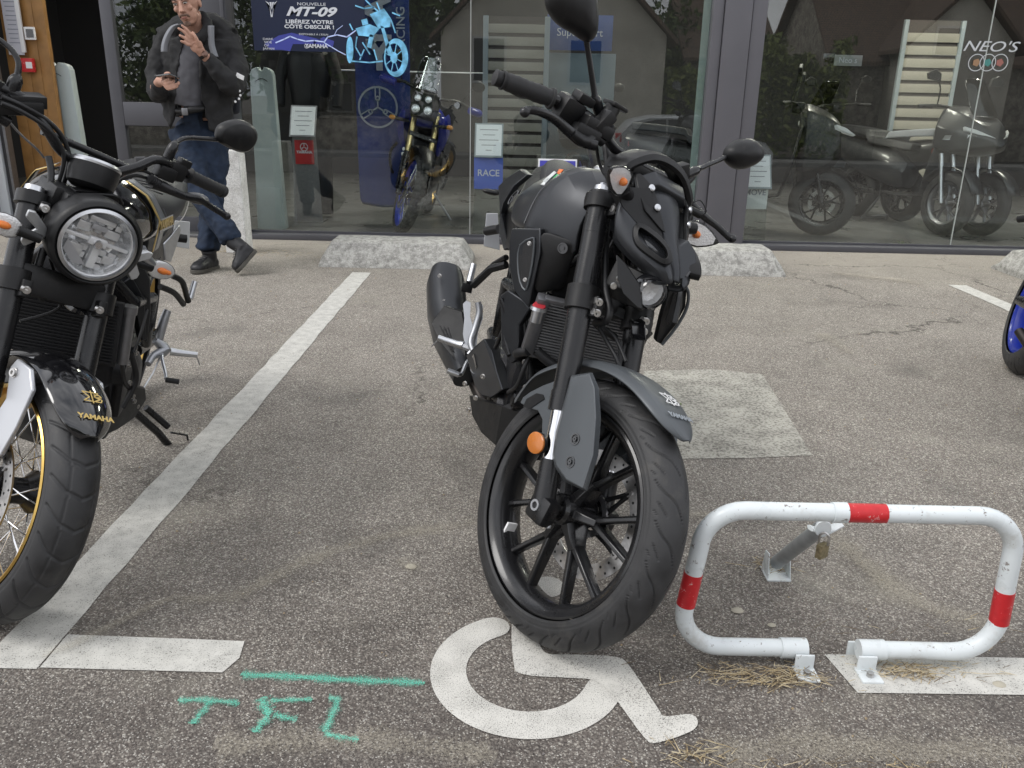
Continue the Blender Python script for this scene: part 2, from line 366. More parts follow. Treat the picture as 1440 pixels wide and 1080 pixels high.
def decal_mat(name, col, a0, a1, scale=260, soft=False, var=.15, rough=.85, chip=8.0, chipamt=.0):
    """road paint or grit lying on asphalt: worn through over the stone tops; UV v (-1..1) softens the edge of a sprayed stroke"""
    m = bpy.data.materials.new(name); m.use_nodes = True; t = m.node_tree; b = t.nodes['Principled BSDF']; Lk = t.links.new
    co = t.nodes.new('ShaderNodeTexCoord')
    v = t.nodes.new('ShaderNodeTexNoise'); v.inputs['Scale'].default_value = scale; v.inputs['Detail'].default_value = 4; v.inputs['Roughness'].default_value = .7; Lk(co.outputs['Object'], v.inputs[0])
    w_ = t.nodes.new('ShaderNodeTexNoise'); w_.inputs['Scale'].default_value = chip; w_.inputs['Detail'].default_value = 5; Lk(co.outputs['Object'], w_.inputs[0])
    ad = t.nodes.new('ShaderNodeMath'); ad.operation = 'MULTIPLY_ADD'; ad.inputs[1].default_value = chipamt; Lk(w_.outputs[0], ad.inputs[0]); Lk(v.outputs[0], ad.inputs[2])
    src = ad.outputs[0]
    if soft:
        uv = t.nodes.new('ShaderNodeUVMap'); sp = t.nodes.new('ShaderNodeSeparateXYZ'); Lk(uv.outputs[0], sp.inputs[0])
        ab = t.nodes.new('ShaderNodeMath'); ab.operation = 'ABSOLUTE'; Lk(sp.outputs[1], ab.inputs[0])
        mr_ = t.nodes.new('ShaderNodeMapRange'); mr_.inputs[1].default_value = .1; mr_.inputs[2].default_value = 1; mr_.inputs[3].default_value = 0; mr_.inputs[4].default_value = -.46
        Lk(ab.outputs[0], mr_.inputs[0]); a2 = t.nodes.new('ShaderNodeMath'); Lk(src, a2.inputs[0]); Lk(mr_.outputs[0], a2.inputs[1]); src = a2.outputs[0]
    r = t.nodes.new('ShaderNodeMapRange'); r.inputs[1].default_value = a0; r.inputs[2].default_value = a1; Lk(src, r.inputs[0]); Lk(r.outputs[0], b.inputs['Alpha'])
    cr_ = t.nodes.new('ShaderNodeMapRange'); cr_.inputs[1].default_value = .3; cr_.inputs[2].default_value = .7; cr_.inputs[3].default_value = 1-var; cr_.inputs[4].default_value = 1+var*.4
    Lk(w_.outputs[0], cr_.inputs[0]); mm = t.nodes.new('ShaderNodeMix'); mm.data_type = 'RGBA'; mm.blend_type = 'MULTIPLY'; mm.inputs[0].default_value = 1; mm.inputs[6].default_value = tuple(col)+(1,)
    cb = t.nodes.new('ShaderNodeCombineColor')
    for i in range(3): Lk(cr_.outputs[0], cb.inputs[i])
    Lk(cb.outputs[0], mm.inputs[7]); Lk(mm.outputs[2], b.inputs['Base Color'])
    b.inputs['Roughness'].default_value = rough; b.inputs['Specular IOR Level'].default_value = .25
    bb = t.nodes.new('ShaderNodeBump'); bb.inputs['Strength'].default_value = .5; bb.inputs['Distance'].default_value = .002; Lk(v.outputs[0], bb.inputs['Height']); Lk(bb.outputs[0], b.inputs['Normal'])
    return m
line_paint = decal_mat('worn_white_road_paint', (.55, .54, .50), .41, .50, 300, chip=26, chipamt=.14, var=.16)
symbol_paint = decal_mat('white_symbol_paint', (.60, .585, .54), .45, .52, 420, var=.10, chipamt=.14, chip=14)
spray_paint = decal_mat('green_spray_paint', (.16, .62, .46), .34, .66, 380, soft=True)
grit_mat = decal_mat('sandy_grit', (.44, .40, .32), .50, 1.05, 200, soft=True, chip=6, chipamt=.25)
def concrete_mat(name, col, dark, s=9):
    m = bpy.data.materials.new(name); m.use_nodes = True; t = m.node_tree; b = t.nodes['Principled BSDF']; Lk = t.links.new
    co = t.nodes.new('ShaderNodeTexCoord'); n = t.nodes.new('ShaderNodeTexNoise'); n.inputs['Scale'].default_value = s; n.inputs['Detail'].default_value = 9; n.inputs['Roughness'].default_value = .72; Lk(co.outputs['Object'], n.inputs[0])
    r = t.nodes.new('ShaderNodeValToRGB'); r.color_ramp.elements[0].position = .36; r.color_ramp.elements[0].color = dark+(1,); r.color_ramp.elements[1].position = .60; r.color_ramp.elements[1].color = col+(1,)
    Lk(n.outputs[0], r.inputs[0]); v = t.nodes.new('ShaderNodeTexVoronoi'); v.inputs['Scale'].default_value = 190; Lk(co.outputs['Object'], v.inputs[0])
    sp = t.nodes.new('ShaderNodeSeparateColor'); Lk(v.outputs['Color'], sp.inputs[0]); mr_ = t.nodes.new('ShaderNodeMapRange'); mr_.inputs[3].default_value = .78; mr_.inputs[4].default_value = 1.15; Lk(sp.outputs[0], mr_.inputs[0])
    cb = t.nodes.new('ShaderNodeCombineColor')
    for i in range(3): Lk(mr_.outputs[0], cb.inputs[i])
    mm = t.nodes.new('ShaderNodeMix'); mm.data_type = 'RGBA'; mm.blend_type = 'MULTIPLY'; mm.inputs[0].default_value = 1; Lk(r.outputs[0], mm.inputs[6]); Lk(cb.outputs[0], mm.inputs[7]); Lk(mm.outputs[2], b.inputs['Base Color'])
    b.inputs['Roughness'].default_value = .9; bb = t.nodes.new('ShaderNodeBump'); bb.inputs['Strength'].default_value = .6; bb.inputs['Distance'].default_value = .003; Lk(n.outputs[0], bb.inputs['Height']); Lk(bb.outputs[0], b.inputs['Normal'])
    return m
stop_concrete = concrete_mat('weathered_white_concrete', (.43, .425, .395), (.20, .195, .18), 26)
patch_concrete = decal_mat('old_concrete_patch', (.42, .405, .355), .40, .64, 90, chip=9, chipamt=.22, var=.22)
# ------------------------------------------------------------------ ground
FY = 6.93           # plane of the shop window
def sheet_obj(name, pts, m, z=.0024, kind='structure', label=None):
    mb = MB(); mb.add([(p[0], p[1], z) for p in pts], [tuple(range(len(pts)))]); o = mb.build(name, m); tag(o, kind=kind, label=label); return o
def zg(y):   # the car park falls gently to the road behind the photographer
    if y > -2.5: return 0.0
    return max(-.72, -.72*(-2.5-y)/6.0)
gm = MB(); ys = [6.92, -2.5, -3.5, -5, -7, -8.5, -12, -18, -60, -400]; xs = [-300, -60, -20, -8, 0, 8, 20, 60, 300]
gm.loft([[(x, y, zg(y)) for x in xs] for y in ys], closed=False, caps=False); tag(gm.build('asphalt_ground', asphalt, ang=80), kind='structure')
# concrete patch let into the asphalt
pp = [G(*q)[:2] for q in [(905, 522), (1000, 520), (1072, 527), (1108, 585), (1142, 641), (1050, 645), (960, 646), (905, 600)]]
sheet_obj('concrete_patch', pp, patch_concrete, .0024)
# painted bay lines (x = const), 12 cm wide, 8 mm above the asphalt
def strip(x0, x1, y0, y1, jag=.004, n=40):
    L = [(x0+random.uniform(-jag, jag), y0+(y1-y0)*i/n) for i in range(n+1)]; R = [(x1+random.uniform(-jag, jag), y1-(y1-y0)*i/n) for i in range(n+1)]
    return L+R
sheet_obj('bay_line', strip(-1.09, -.965, 1.45, 5.60), line_paint)
sheet_obj('bay_line', [(-.964, 1.455), (-.585, 1.452), (-.565, 1.50), (-.572, 1.558), (-.70, 1.562), (-.964, 1.568)], line_paint)
sheet_obj('bay_line', strip(2.93, 3.05, 1.4, 5.62), line_paint)
sheet_obj('bay_line', [(.695, 1.557), (.72, 1.432), (1.3, 1.44), (2.929, 1.44), (2.929, 1.56), (1.3, 1.56)], line_paint)
# wheelchair symbol: a C shaped wheel, a seated body and a head
cx, cy = .045, 1.483; ro, ri = .203, .128
a0, a1 = R_(117), R_(117+223)
wh = [(cx+ro*math.cos(a0+(a1-a0)*i/48), cy+ro*math.sin(a0+(a1-a0)*i/48)*1.0) for i in range(49)]
wh += [(cx+.5*(ro+ri)*math.cos(a1)+.0375*math.cos(a1+math.pi*k/8), cy+.5*(ro+ri)*math.sin(a1)+.0375*math.sin(a1+math.pi*k/8)) for k in range(1, 8)]
wh += [(cx+ri*math.cos(a1-(a1-a0)*i/48), cy+ri*math.sin(a1-(a1-a0)*i/48)) for i in range(49)]
wh += [(cx+.5*(ro+ri)*math.cos(a0)+.0375*math.cos(a0+math.pi+math.pi*k/8), cy+.5*(ro+ri)*math.sin(a0)+.0375*math.sin(a0+math.pi+math.pi*k/8)) for k in range(1, 8)]
def sym_obj(name, pts, z=.0022): 
    mb = MB(); n = len(pts); mb.add([(p[0], p[1], z) for p in pts], [tuple(range(n))]); return mb.build(name, symbol_paint)
sy = empty('wheelchair_marking', (0, 0, 0)); tag(sy, kind='structure')
sym_obj('wheel', wh).parent = sy
body = catmull([np.array(list(G(*q)[:2])) for q in [(722, 868), (722, 932), (736, 950), (800, 955), (832, 958), (858, 975), (905, 1038), (925, 1046), (972, 1030), (981, 1016), (970, 1006), (935, 1009), (925, 998), (884, 937), (862, 925), (800, 922), (768, 920), (757, 900), (752, 868)]], 4, True)
sym_obj('body', body, .0034).parent = sy
hc = G(771, 826); sym_obj('head', [(hc[0]+.040*math.cos(2*math.pi*i/24), hc[1]+.046*math.sin(2*math.pi*i/24)) for i in range(24)]).parent = sy
# strokes laid on the ground (spray paint, swept grit)
def strokes(name, lines, m, z, kind='stuff', parent=None):
    vs, fs, uv = [], [], []
    for pts, wd in lines:
        P = catmull([np.array(list(G(*q)[:2])) for q in pts], 6); o = len(vs)
        for i, p in enumerate(P):
            d = P[min(i+1, len(P)-1)]-P[max(i-1, 0)]; d = d/(np.linalg.norm(d)+1e-9); nn = np.array([-d[1], d[0]]); ww = wd*(1+.25*math.sin(i*1.3))
            e = 1.0 if 0 < i < len(P)-1 else .3
            for k, v_ in ((-1, -1), (0, 0), (1, 1)):
                q = p+nn*ww*e*k; vs.append((q[0], q[1], z+.0004*(len(fs) % 7))); uv.append((i*.1, v_))
        z += .0006
        for i in range(len(P)-1):
            for k in (0, 1): fs.append((o+i*3+k, o+i*3+k+1, o+i*3+3+k+1, o+i*3+3+k))
    me = bpy.data.meshes.new(name); me.from_pydata(vs, [], fs); u = me.uv_layers.new(name='UVMap')
    for l in me.loops: u.data[l.index].uv = uv[l.vertex_index]
    me.materials.append(m); ob = bpy.data.objects.new(name, me); SC.collection.objects.link(ob)
    if parent: ob.parent = parent
    else: tag(ob, kind=kind)
    return ob
strokes('green_spray_marking', [([(338, 950), (400, 952), (470, 956), (540, 959), (598, 961)], 0.0306), ([(250, 988), (290, 987), (338, 992)], 0.0236), ([(297, 988), (285, 1003), (270, 1021)], 0.0236),
    ([(368, 984), (372, 996), (378, 1004)], 0.0331), ([(380, 988), (410, 987), (440, 986)], 0.0189), ([(380, 1002), (372, 1018), (357, 1034)], 0.0259), ([(385, 1008), (400, 1012), (418, 1016)], 0.0236),
    ([(462, 986), (474, 988), (468, 1008), (456, 1034)], 0.0236), ([(456, 1036), (480, 1042), (505, 1045)], 0.0189)], spray_paint, .0024, kind='structure')
strokes('swept_grit', [([(250, 845), (330, 838), (400, 805), (470, 775), (560, 752), (680, 735)], 0.090), ([(1150, 735), (1190, 770), (1235, 805), (1300, 855), (1420, 880)], 0.128), ([(1180, 765), (1250, 830)], 0.102),
    ([(1000, 1062), (1150, 1050), (1300, 1062), (1440, 1055)], 0.128), ([(300, 1052), (420, 1046), (560, 1050), (700, 1064)], 0.102), ([(560, 790), (580, 800), (592, 800)], 0.076), ([(60, 930), (250, 840)], 0.051), ([(1150, 470), (1200, 500)], 0.128),
    ([(700, 738), (720, 734)], 0.102), ([(930, 730), (1000, 725)], 0.076), ([(0, 370), (100, 362)], 0.306), ([(1170, 385), (1300, 400)], 0.255)], grit_mat, .0036)
# ------------------------------------------------------------------ wheel stops
def wheel_stop(x0, x1, label):
    mb = MB(); hw = .30; n = 14; rings = []
    for i in range(n+1):
        x = x0+(x1-x0)*i/n; e = 0.0
        k = min((x-x0), (x1-x))/.05; e = min(1, max(0, k)); h = .165*(.30+.70*e)+random.uniform(-.003, .003)
        yc = 6.05
        rings.append([(x, yc-.28, -.01), (x, yc-.27, .02), (x, yc-.17+random.uniform(-.004, .004), h*.92), (x, yc-.12, h), (x, yc+.10, h), (x, yc+.16, h*.9), (x, yc+.24, .02), (x, yc+.25, -.01)])
    mb.loft(rings); o = mb.build('wheel_stop', stop_concrete, bev=.01, ang=25)
    tag(o, label, 'wheel stop', 'concrete wheel stops along the shop window'); return o
wheel_stop(-1.36, -.30, 'weathered concrete wheel stop at the end of the long white bay line')
wheel_stop(.75, 1.88, 'weathered concrete wheel stop partly behind the headlight of the black motorcycle')
wheel_stop(3.57, 4.7, 'concrete wheel stop cut off by the right edge, below the window')
# ------------------------------------------------------------------ parking hoop
hp = empty('parking_hoop', (.70, 1.53, 0)); tag(hp, 'white fold-down steel parking barrier hoop with red bands, beside the front wheel', 'parking barrier')
Yh = 1.53; r = .0188
def hpt(px, py): q = V(px, py, Yh); return np.array([q[0]-.70, 0, q[2]])
zb = .045
def arc(c, rad, a, b, n=8): return [np.array([c[0]+rad*math.cos(a+(b-a)*i/n), 0, c[1]+rad*math.sin(a+(b-a)*i/n)]) for i in range(n+1)]
pA = hpt(1125, 922); pTL = hpt(992, 722); pTR = hpt(1390, 722); pE = hpt(1210, 932); pBL = hpt(968, 850); pBR = hpt(1398, 850)
xL, xR, zT, zB = hpt(965, 830)[0], hpt(1415, 830)[0], hpt(1190, 721)[2], .036
xLt, xRt = hpt(985, 760)[0], hpt(1428, 760)[0]
rad = .085
pathL = [np.array([pA[0], 0, zB]), np.array([xL+rad, 0, zB])]+arc((xL+rad, zB+rad), rad, -math.pi/2, -math.pi, 8)+arc((xLt+rad, zT-rad), rad, math.pi, math.pi/2, 8)+[np.array([hpt(1170, 721)[0], 0, zT])]
pathR = [np.array([hpt(1170, 721)[0], 0, zT]), np.array([xRt-rad, 0, zT])]+arc((xRt-rad, zT-rad), rad, math.pi/2, 0, 8)+arc((xR-rad, zB+rad), rad, 0, -math.pi/2, 8)+[np.array([pE[0], 0, zB])]
mb = MB(); mb.tube(pathL+pathR[1:], r, 20); mb.build('hoop_tube', white_paint, hp)
mb = MB(); q = hpt(1170, 721)[0]; mb.tube([(q, 0, zT), (hpt(1190, 721)[0], 0, zT)], r+.0025, 20); mb.build('collar', white_paint, hp)
def band(a, b):
    mb = MB(); mb.tube([a, b], r+.0009, 20); mb.build('red_band', red_paint, hp)
band(hpt(1190, 721)*[1, 0, 0]+[0, 0, zT], hpt(1245, 721)*[1, 0, 0]+[0, 0, zT])
def lerpx(xa, za, xb, zb_, z): return xa+(xb-xa)*(z-za)/(zb_-za)
for (a, b), (xt, xb_) in (((810, 855), (xLt, xL)), ((825, 870), (xRt, xR))):
    z0, z1 = hpt(1190, b)[2], hpt(1190, a)[2]
    f = lambda z: lerpx(xb_, zB+rad, xt, zT-rad, z)
    band((f(z0), 0, z0), (f(z1), 0, z1))
for xx, sgn in ((pA[0], 1), (pE[0], -1)):
    mb = MB(); mb.tube([(xx-.045*sgn, 0, zB), (xx+.01*sgn, 0, zB)], r+.003, 20)
    mb.box((xx+.0*sgn, -.028, .014), (.04, .006, .05), bev=.002); mb.box((xx, -.045, .004), (.045, .05, .006), bev=.002); mb.box((xx, .03, .012), (.04, .006, .045), bev=.002)
    o = mb.build('ground_clamp', white_paint, hp)
    b = MB(); b.lathe([(.0, .010), (.007, .010), (.008, .007), (.008, 0)], T(xx, -.050, .006), 8); b.build('bolt', steel, o)
# prop strut with padlock
st = empty('hoop_strut', tuple(G(1090, 808))); tag(st, 'grey steel prop strut with ground bracket holding up the parking hoop', 'strut')
g0 = G(1090, 808); top = V(1160, 738, 1.60); a = np.array([0, 0, .035]); b = top-g0; 
mb = MB(); mb.tube([a, b*.98], .017, 16); mb.build('strut_tube', mat('galvanised_tube', (.36, .38, .39), .45, .5, var=.15), st)
mb = MB()
for sx in (-1, 1): mb.prism([(sx*.028, -.03, 0), (sx*.028, .03, 0), (sx*.026, .02, .06), (sx*.026, -.01, .065)], (.003, 0, 0))
mb.box((0, 0, .003), (.06, .07, .005)); mb.build('ground_bracket', white_paint, st, bev=.001)
mb = MB(); L = frame(b*.99+np.array([-.012, -.02, .004]), (.1, -1, .1)); mb.lathe([(.018, 0), (.018, .006)], L, 16); mb.tube([b+np.array([-.035, -.012, -.002]), b+np.array([0, -.004, -.016]), b+np.array([.035, 0, .004])], .013, 10, flat=.4); mb.build('hinge_lug', white_paint, st, bev=.001)
pl = empty('padlock', tuple(g0+b+np.array([-.012, -.035, -.02]))); tag(pl, 'small old brass padlock hanging under the hoop', 'padlock')
mb = MB(); mb.box((0, 0, -.022), (.026, .014, .032), L=RZ(.6), bev=.002); mb.build('lock_body', mat('dirty_brass', (.26, .22, .13), .5, .6, var=.3, vscale=120), pl)
mb = MB(); mb.tube([(-.008, .004, -.008), (-.008, .004, .012), (0, 0, .02), (.008, -.004, .012), (.008, -.004, -.008)], .0025, 8, smooth=4); mb.build('shackle', steel, pl)
# dry grass and straw
def straw(name, cx, cy, sx, sy, n, kindlab=None, cols=None):
    mb = MB()
    for i in range(n):
        x = cx+random.gauss(0, sx); y = cy+random.gauss(0, sy); a = random.uniform(-.9, .9)+(0 if random.random() < .8 else 1.2); l = random.uniform(.008, .045)*random.choice([.6, 1, 1.6]); h = random.uniform(.001, .012)
        w_ = random.uniform(.0005, .0013); dx, dy = math.cos(a)*l/2, math.sin(a)*l/2; nx, ny = -math.sin(a)*w_, math.cos(a)*w_
        z0 = max(.005, h+random.uniform(-.006, .006)); z1 = max(.005, h+random.uniform(-.006, .006)); mb.m = random.randrange(3)
        mb.add([(x-dx-nx, y-dy-ny, z0), (x-dx+nx, y-dy+ny, z0), (x+dx, y+dy, z1+.001), (x, y, (z0+z1)/2+.002)], [(0, 1, 2), (0, 3, 2)])
    o = mb.build(name, cols or [straw_a, straw_b, straw_c], weld=False); tag(o, kind='stuff'); return o
straw_a = mat('dry_straw', (.42, .33, .19), .8); straw_b = mat('dark_straw', (.16, .12, .075), .85); straw_c = mat('pale_straw', (.55, .47, .32), .8)
straw('dry_grass', .50, 1.475, .06, .016, 210); straw('dry_grass', .60, 1.47, .035, .018, 150); straw('dry_grass', .86, 1.50, .045, .014, 190); straw('dry_grass', .69, 1.92, .03, .02, 90)
straw('dry_grass', .62, 1.225, .16, .010, 70); straw('dry_grass', .95, 1.60, .12, .06, 50); straw('dry_grass', .36, 1.25, .03, .012, 70); straw('dry_grass', -1.9, 6.2, .3, .08, 200)
mb = MB()
for i in range(1500):   # loose grit
    y = random.uniform(1.15, 6.8); x = random.uniform(-2.6, 4.2)*(.35+.65*(y/6.8)); s = random.uniform(.0012, .0036)*(1+.15*y); mb.m = random.randrange(3)
    if y > 5.7 and random.random() < .5: continue
    vs = [(x+s*math.cos(k*2.094)*random.uniform(.6, 1.2), y+s*math.sin(k*2.094)*random.uniform(.6, 1.2), .001) for k in range(3)]+[(x, y, .001+s*.9)]
    mb.add(vs, [(0, 1, 3), (1, 2, 3), (2, 0, 3)])
tag(mb.build('loose_grit', [mat('pale_pebble', (.5, .48, .43), .8), mat('grey_pebble', (.22, .2, .19), .8), mat('tan_pebble', (.35, .27, .17), .8)], weld=False), kind='stuff')
mb = MB()
for px, py, s in ((1037, 860, .012), (1085, 880, .008), (578, 798, .012), (880, 832, .006), (1108, 775, .006), (1405, 964, .011)):
    g = G(px, py); mb.ball((g[0], g[1], s*.25), s, 8, (1.3, 1, .45))
tag(mb.build('pebbles', mat('stone', (.4, .37, .3), .85, bump=1, bscale=90)), kind='stuff')
def weed(px, py, h, n, label):
    g = G(px, py); mb = MB()
    for i in range(n):
        a = random.uniform(0, 6.28); l = h*random.uniform(.5, 1.1); sp = random.uniform(.2, .9)*h; w_ = .0022
        b0 = np.array([random.uniform(-.02, .02), random.uniform(-.015, .015), 0]); m1 = b0+np.array([math.cos(a)*sp*.4, math.sin(a)*sp*.4, l*.7]); e = b0+np.array([math.cos(a)*sp, math.sin(a)*sp, l])
        n_ = np.array([-math.sin(a), math.cos(a), 0])*w_
        mb.add([b0-n_, b0+n_, m1+n_, m1-n_, e], [(0, 1, 2, 3), (3, 2, 4)])
        for k in range(3):
            c = m1+(e-m1)*random.random(); d = np.array([random.uniform(-1, 1), random.uniform(-1, 1), random.uniform(-.3, .8)])*.012; p = np.cross(d, (0, 0, 1)); p = p/(np.linalg.norm(p)+1e-9)*.003
            mb.add([c, c+d*.5+p, c+d, c+d*.5-p], [(0, 1, 2, 3)])
    o = mb.build('weed', mat('weed_green', (.10, .17, .035), .7), weld=False); o.location = tuple(g); tag(o, label, 'weed')
weed(940, 585, .045, 40, 'small green weed in the concrete patch behind the front mudguard')
weed(1266, 352, .07, 30, 'thin yellow-green weed growing at the foot of the right-hand window')
# ------------------------------------------------------------------ shop front
frame_grey = mat('anthracite_aluminium', (.085, .085, .095), .42, .3, var=.04, vscale=8)
pillar_grey = mat('grey_lilac_cladding', (.125, .123, .137), .45, .2, var=.04, vscale=5)
dark_grey = mat('dark_frame', (.03, .03, .033), .5)
def facade_box(name, c, d, m, label=None, cat=None, bev=.003):
    mb = MB(); mb.box(c, d, bev=bev); o = mb.build(name, m)
    if label: tag(o, label, cat)
    return o
# pillar: three folded panels with shadow gaps
pil = empty('cladding_pillar', (1.66, FY, 0)); tag(pil, 'tall grey metal clad pillar between the two shop windows', 'pillar')
for x0, x1, d in ((1.455, 1.535, .02), (1.540, 1.745, 0), (1.750, 1.86, .012)):
    mb = MB(); mb.box(((x0+x1)/2-1.66, -.03+d+.14, 2.1), (x1-x0, .28, 4.2), bev=.004); mb.build('panel', pillar_grey, pil)
mb = MB(); mb.box((0, .17, 2.1), (.40, .24, 4.19)); mb.build('core', dark_grey, pil)
mb = MB(); mb.box((-.232, .10, 2.1), (.055, .012, 4.2)); mb.build('glass_fin', mat('green_glass_edge', (.42, .52, .50), .25, trans=.3), pil)
def window_bay(name, x0, x1, joints, label, group=None):
    w_ = empty(name, ((x0+x1)/2, FY, 0)); tag(w_, label, 'shop window'); cx_ = (x0+x1)/2
    js = [x0]+joints+[x1]
    for a, b in zip(js[:-1], js[1:]):
        mb = MB(); mb.box(((a+b)/2-cx_, .05, 2.05), (b-a-.006, .010, 3.98)); mb.build('glass_pane', shop_glass, w_)
    mb = MB(); mb.box((0, .0, .022), (x1-x0, .13, .044), bev=.004); mb.box((0, .055, .052), (x1-x0, .03, .018), bev=.002); mb.build('bottom_rail', frame_grey, w_)
    mb = MB(); mb.box((0, .02, 4.1), (x1-x0, .13, .12)); mb.build('top_rail', frame_grey, w_)
    for j in joints:
        mb = MB(); mb.box((j-cx_, .05, 2.05), (.005, .012, 3.98)); mb.build('joint', mat('silicone_joint', (.45, .47, .46), .5), w_)
window_bay('shop_window', -2.20, 1.45, [-.375], 'wide plate glass window left of the pillar, showing a blue trail motorcycle and tall dark banner')
window_bay('shop_window', 1.865, 9.5, [3.59], 'wide plate glass window right of the pillar, showing scooters')
pst = facade_box('window_post', (-2.315, FY+.04, 2.1), (.21, .2, 4.2), frame_grey, 'dark grey aluminium window post behind the standing man', 'post')
facade_box('window_mullion', (-2.235, FY-.068, 2.1), (.03, .014, 4.2), frame_grey, 'slim grey mullion on the front of the window post', 'mullion')
# door leaf, standing left of the post
dr = empty('glass_door', (-2.8, 7.10, 0)); tag(dr, 'grey framed glass entrance door with a mid rail, behind the man', 'door')
mb = MB(); x0, x1 = -3.25, -2.44
mb.box((x0+.045+2.8, 0, 1.25), (.09, .06, 2.5), bev=.004); mb.box((x1-.045+2.8, 0, 1.25), (.09, .06, 2.5), bev=.004)
for z0, z1 in ((.0, .14), (.86, 1.04), (2.4, 2.5)): mb.box(((x0+x1)/2+2.8, 0, (z0+z1)/2), (x1-x0-.182, .056, z1-z0), bev=.003)
mb.build('door_frame', frame_grey, dr)
for z0, z1 in ((.14, .86), (1.04, 2.4)):
    mb = MB(); mb.box(((x0+x1)/2+2.8, .005, (z0+z1)/2), (x1-x0-.19, .010, z1-z0-.01)); mb.build('glass_pane', shop_glass, dr)
mb = MB(); mb.box((x0+.5, -.2, 0), (.01, .01, .01))
# door jamb side: white frame, timber reveal
wood = mat('varnished_timber', (.30, .155, .05), .5, var=.25, vscale=7)
tw = empty('timber_wall', (-4.16, 7.62, 0)); tag(tw, 'brown timber wall panel beside the open shop entrance', 'wall')
mb = MB()
for i in range(4): mb.box((-.14+i*.092, .04, 1.4), (.090, .06, 2.8), bev=.003)
mb.build('boards', wood, tw)
tr_ = facade_box('cable_trunking', (-4.165, 7.585, 2.03), (.035, .02, 1.24), white_sticker, 'white cable trunking running up the timber wall', 'trunking')
al = empty('fire_alarm_box', (-4.145, 7.58, 1.31)); tag(al, 'small red fire alarm call point on the timber wall', 'fire alarm')
mb = MB(); mb.box((0, 0, 0), (.10, .05, .11), bev=.006); mb.build('housing', red_paint, al); mb = MB(); mb.box((.02, -.027, 0), (.05, .004, .05)); mb.build('label_plate', white_sticker, al)
th = empty('thermostat', (-4.09, 7.58, 1.56)); tag(th, 'small white wall thermostat with a black screen', 'thermostat')
mb = MB(); mb.box((0, 0, 0), (.085, .025, .10), bev=.004); mb.build('case', white_sticker, th); mb = MB(); mb.box((.005, -.014, 0), (.06, .004, .065)); mb.build('screen', black_gloss, th)
nb = empty('paper_notice', (-4.23, 7.585, 1.62)); tag(nb, 'pale printed notice sheet fixed at the left of the entrance', 'notice')
mb = MB(); mb.box((0, 0, 0), (.13, .004, .46)); mb.build('sheet', mat('notice_paper', (.50, .50, .55), .6), nb)
mb = MB()
for k in range(10): mb.box((0.0, -.003, .18-.035*k), (.09-.01*(k % 3), .002, .006))
mb.build('printed_lines', mat('grey_print', (.22, .24, .28), .6), nb)
jb = empty('door_jamb', (-4.38, 7.4, 0)); tag(jb, 'white door frame upright with dark seals at the far left', 'door frame')
mb = MB(); mb.box((-.06, 0, 1.4), (.14, .1, 2.8), bev=.004); mb.build('white_profile', mat('white_frame', (.62, .65, .68), .4), jb)
mb = MB(); mb.box((.030, .02, 1.4), (.03, .08, 2.8)); mb.box((-.17, -.02, .36), (.08, .1, .72)); mb.build('dark_seal', dark_grey, jb)
mb = MB(); mb.box((.058, .01, 1.4), (.022, .08, 2.8)); mb.build('inner_profile', alu_grey, jb)
facade_box('shop_wall', (-6.5, 7.3, 2.1), (4.1, .3, 4.2), mat('rendered_wall', (.42, .42, .42), .8), 'plain rendered wall left of the shop entrance', 'wall')
facade_box('roof_fascia', (1.5, 9.8, 4.35), (16.4, 6.0, .3), frame_grey, 'flat grey shop roof and fascia above the windows', 'roof')
# interior
floor_m = mat('showroom_floor', (.10, .10, .10), .35, var=.25, vscale=3, rvar=.1)
in_dark = mat('dark_interior_wall', (.022, .022, .025), .8)
mb = MB(); mb.box((1.5, 10.0, -.05), (16.4, 6.1, .1)); tag(mb.build('showroom_floor', floor_m), kind='structure')
mb = MB(); mb.box((1.5, 13.0, 2.1), (16.4, .1, 4.2)); mb.box((-6.6, 10, 2.1), (.1, 6, 4.2)); mb.box((9.6, 10, 2.1), (.1, 6, 4.2)); tag(mb.build('showroom_walls', in_dark), kind='structure')
mb = MB(); mb.box((1.5, 10.0, 3.4), (16.3, 5.9, .05)); tag(mb.build('showroom_ceiling', in_dark), kind='structure')
# threshold step
mb = MB(); mb.box((-3.4, 7.05, .012), (2.0, .34, .024), bev=.004); tag(mb.build('threshold', alu_grey), kind='structure')
lit = mat('lit_tube', (.9, .9, .8), .5, emit=(1, .95, .82), estr=32)
for lx, ly, lab in ((-4.05, 10.0, 'small lit ceiling light seen through the entrance'), (-1.6, 8.9, 'unseen ceiling panel added to brighten the blue trail motorcycle'), (.9, 9.2, 'unseen ceiling panel added to brighten the showroom between the two windows'), (3.2, 8.9, 'unseen ceiling panel added to brighten the scooters'), (5.6, 9.2, 'unseen ceiling panel added to brighten the far right of the showroom')):  # all but the entrance light are unseen panels, added to brighten the showroom
    lt = empty('ceiling_light', (lx, ly, 2.62 if lx < -4 else 3.3)); tag(lt, lab, 'ceiling light', 'ceiling lights in the showroom')
    mb = MB(); mb.box((0, 0, .03), (.16 if lx < -4 else .66, .96, .04)); mb.build('housing', alu_grey, lt); mb = MB(); mb.box((0, 0, 0), (.10 if lx < -4 else .6, .9, .02)); mb.build('tube', lit, lt)
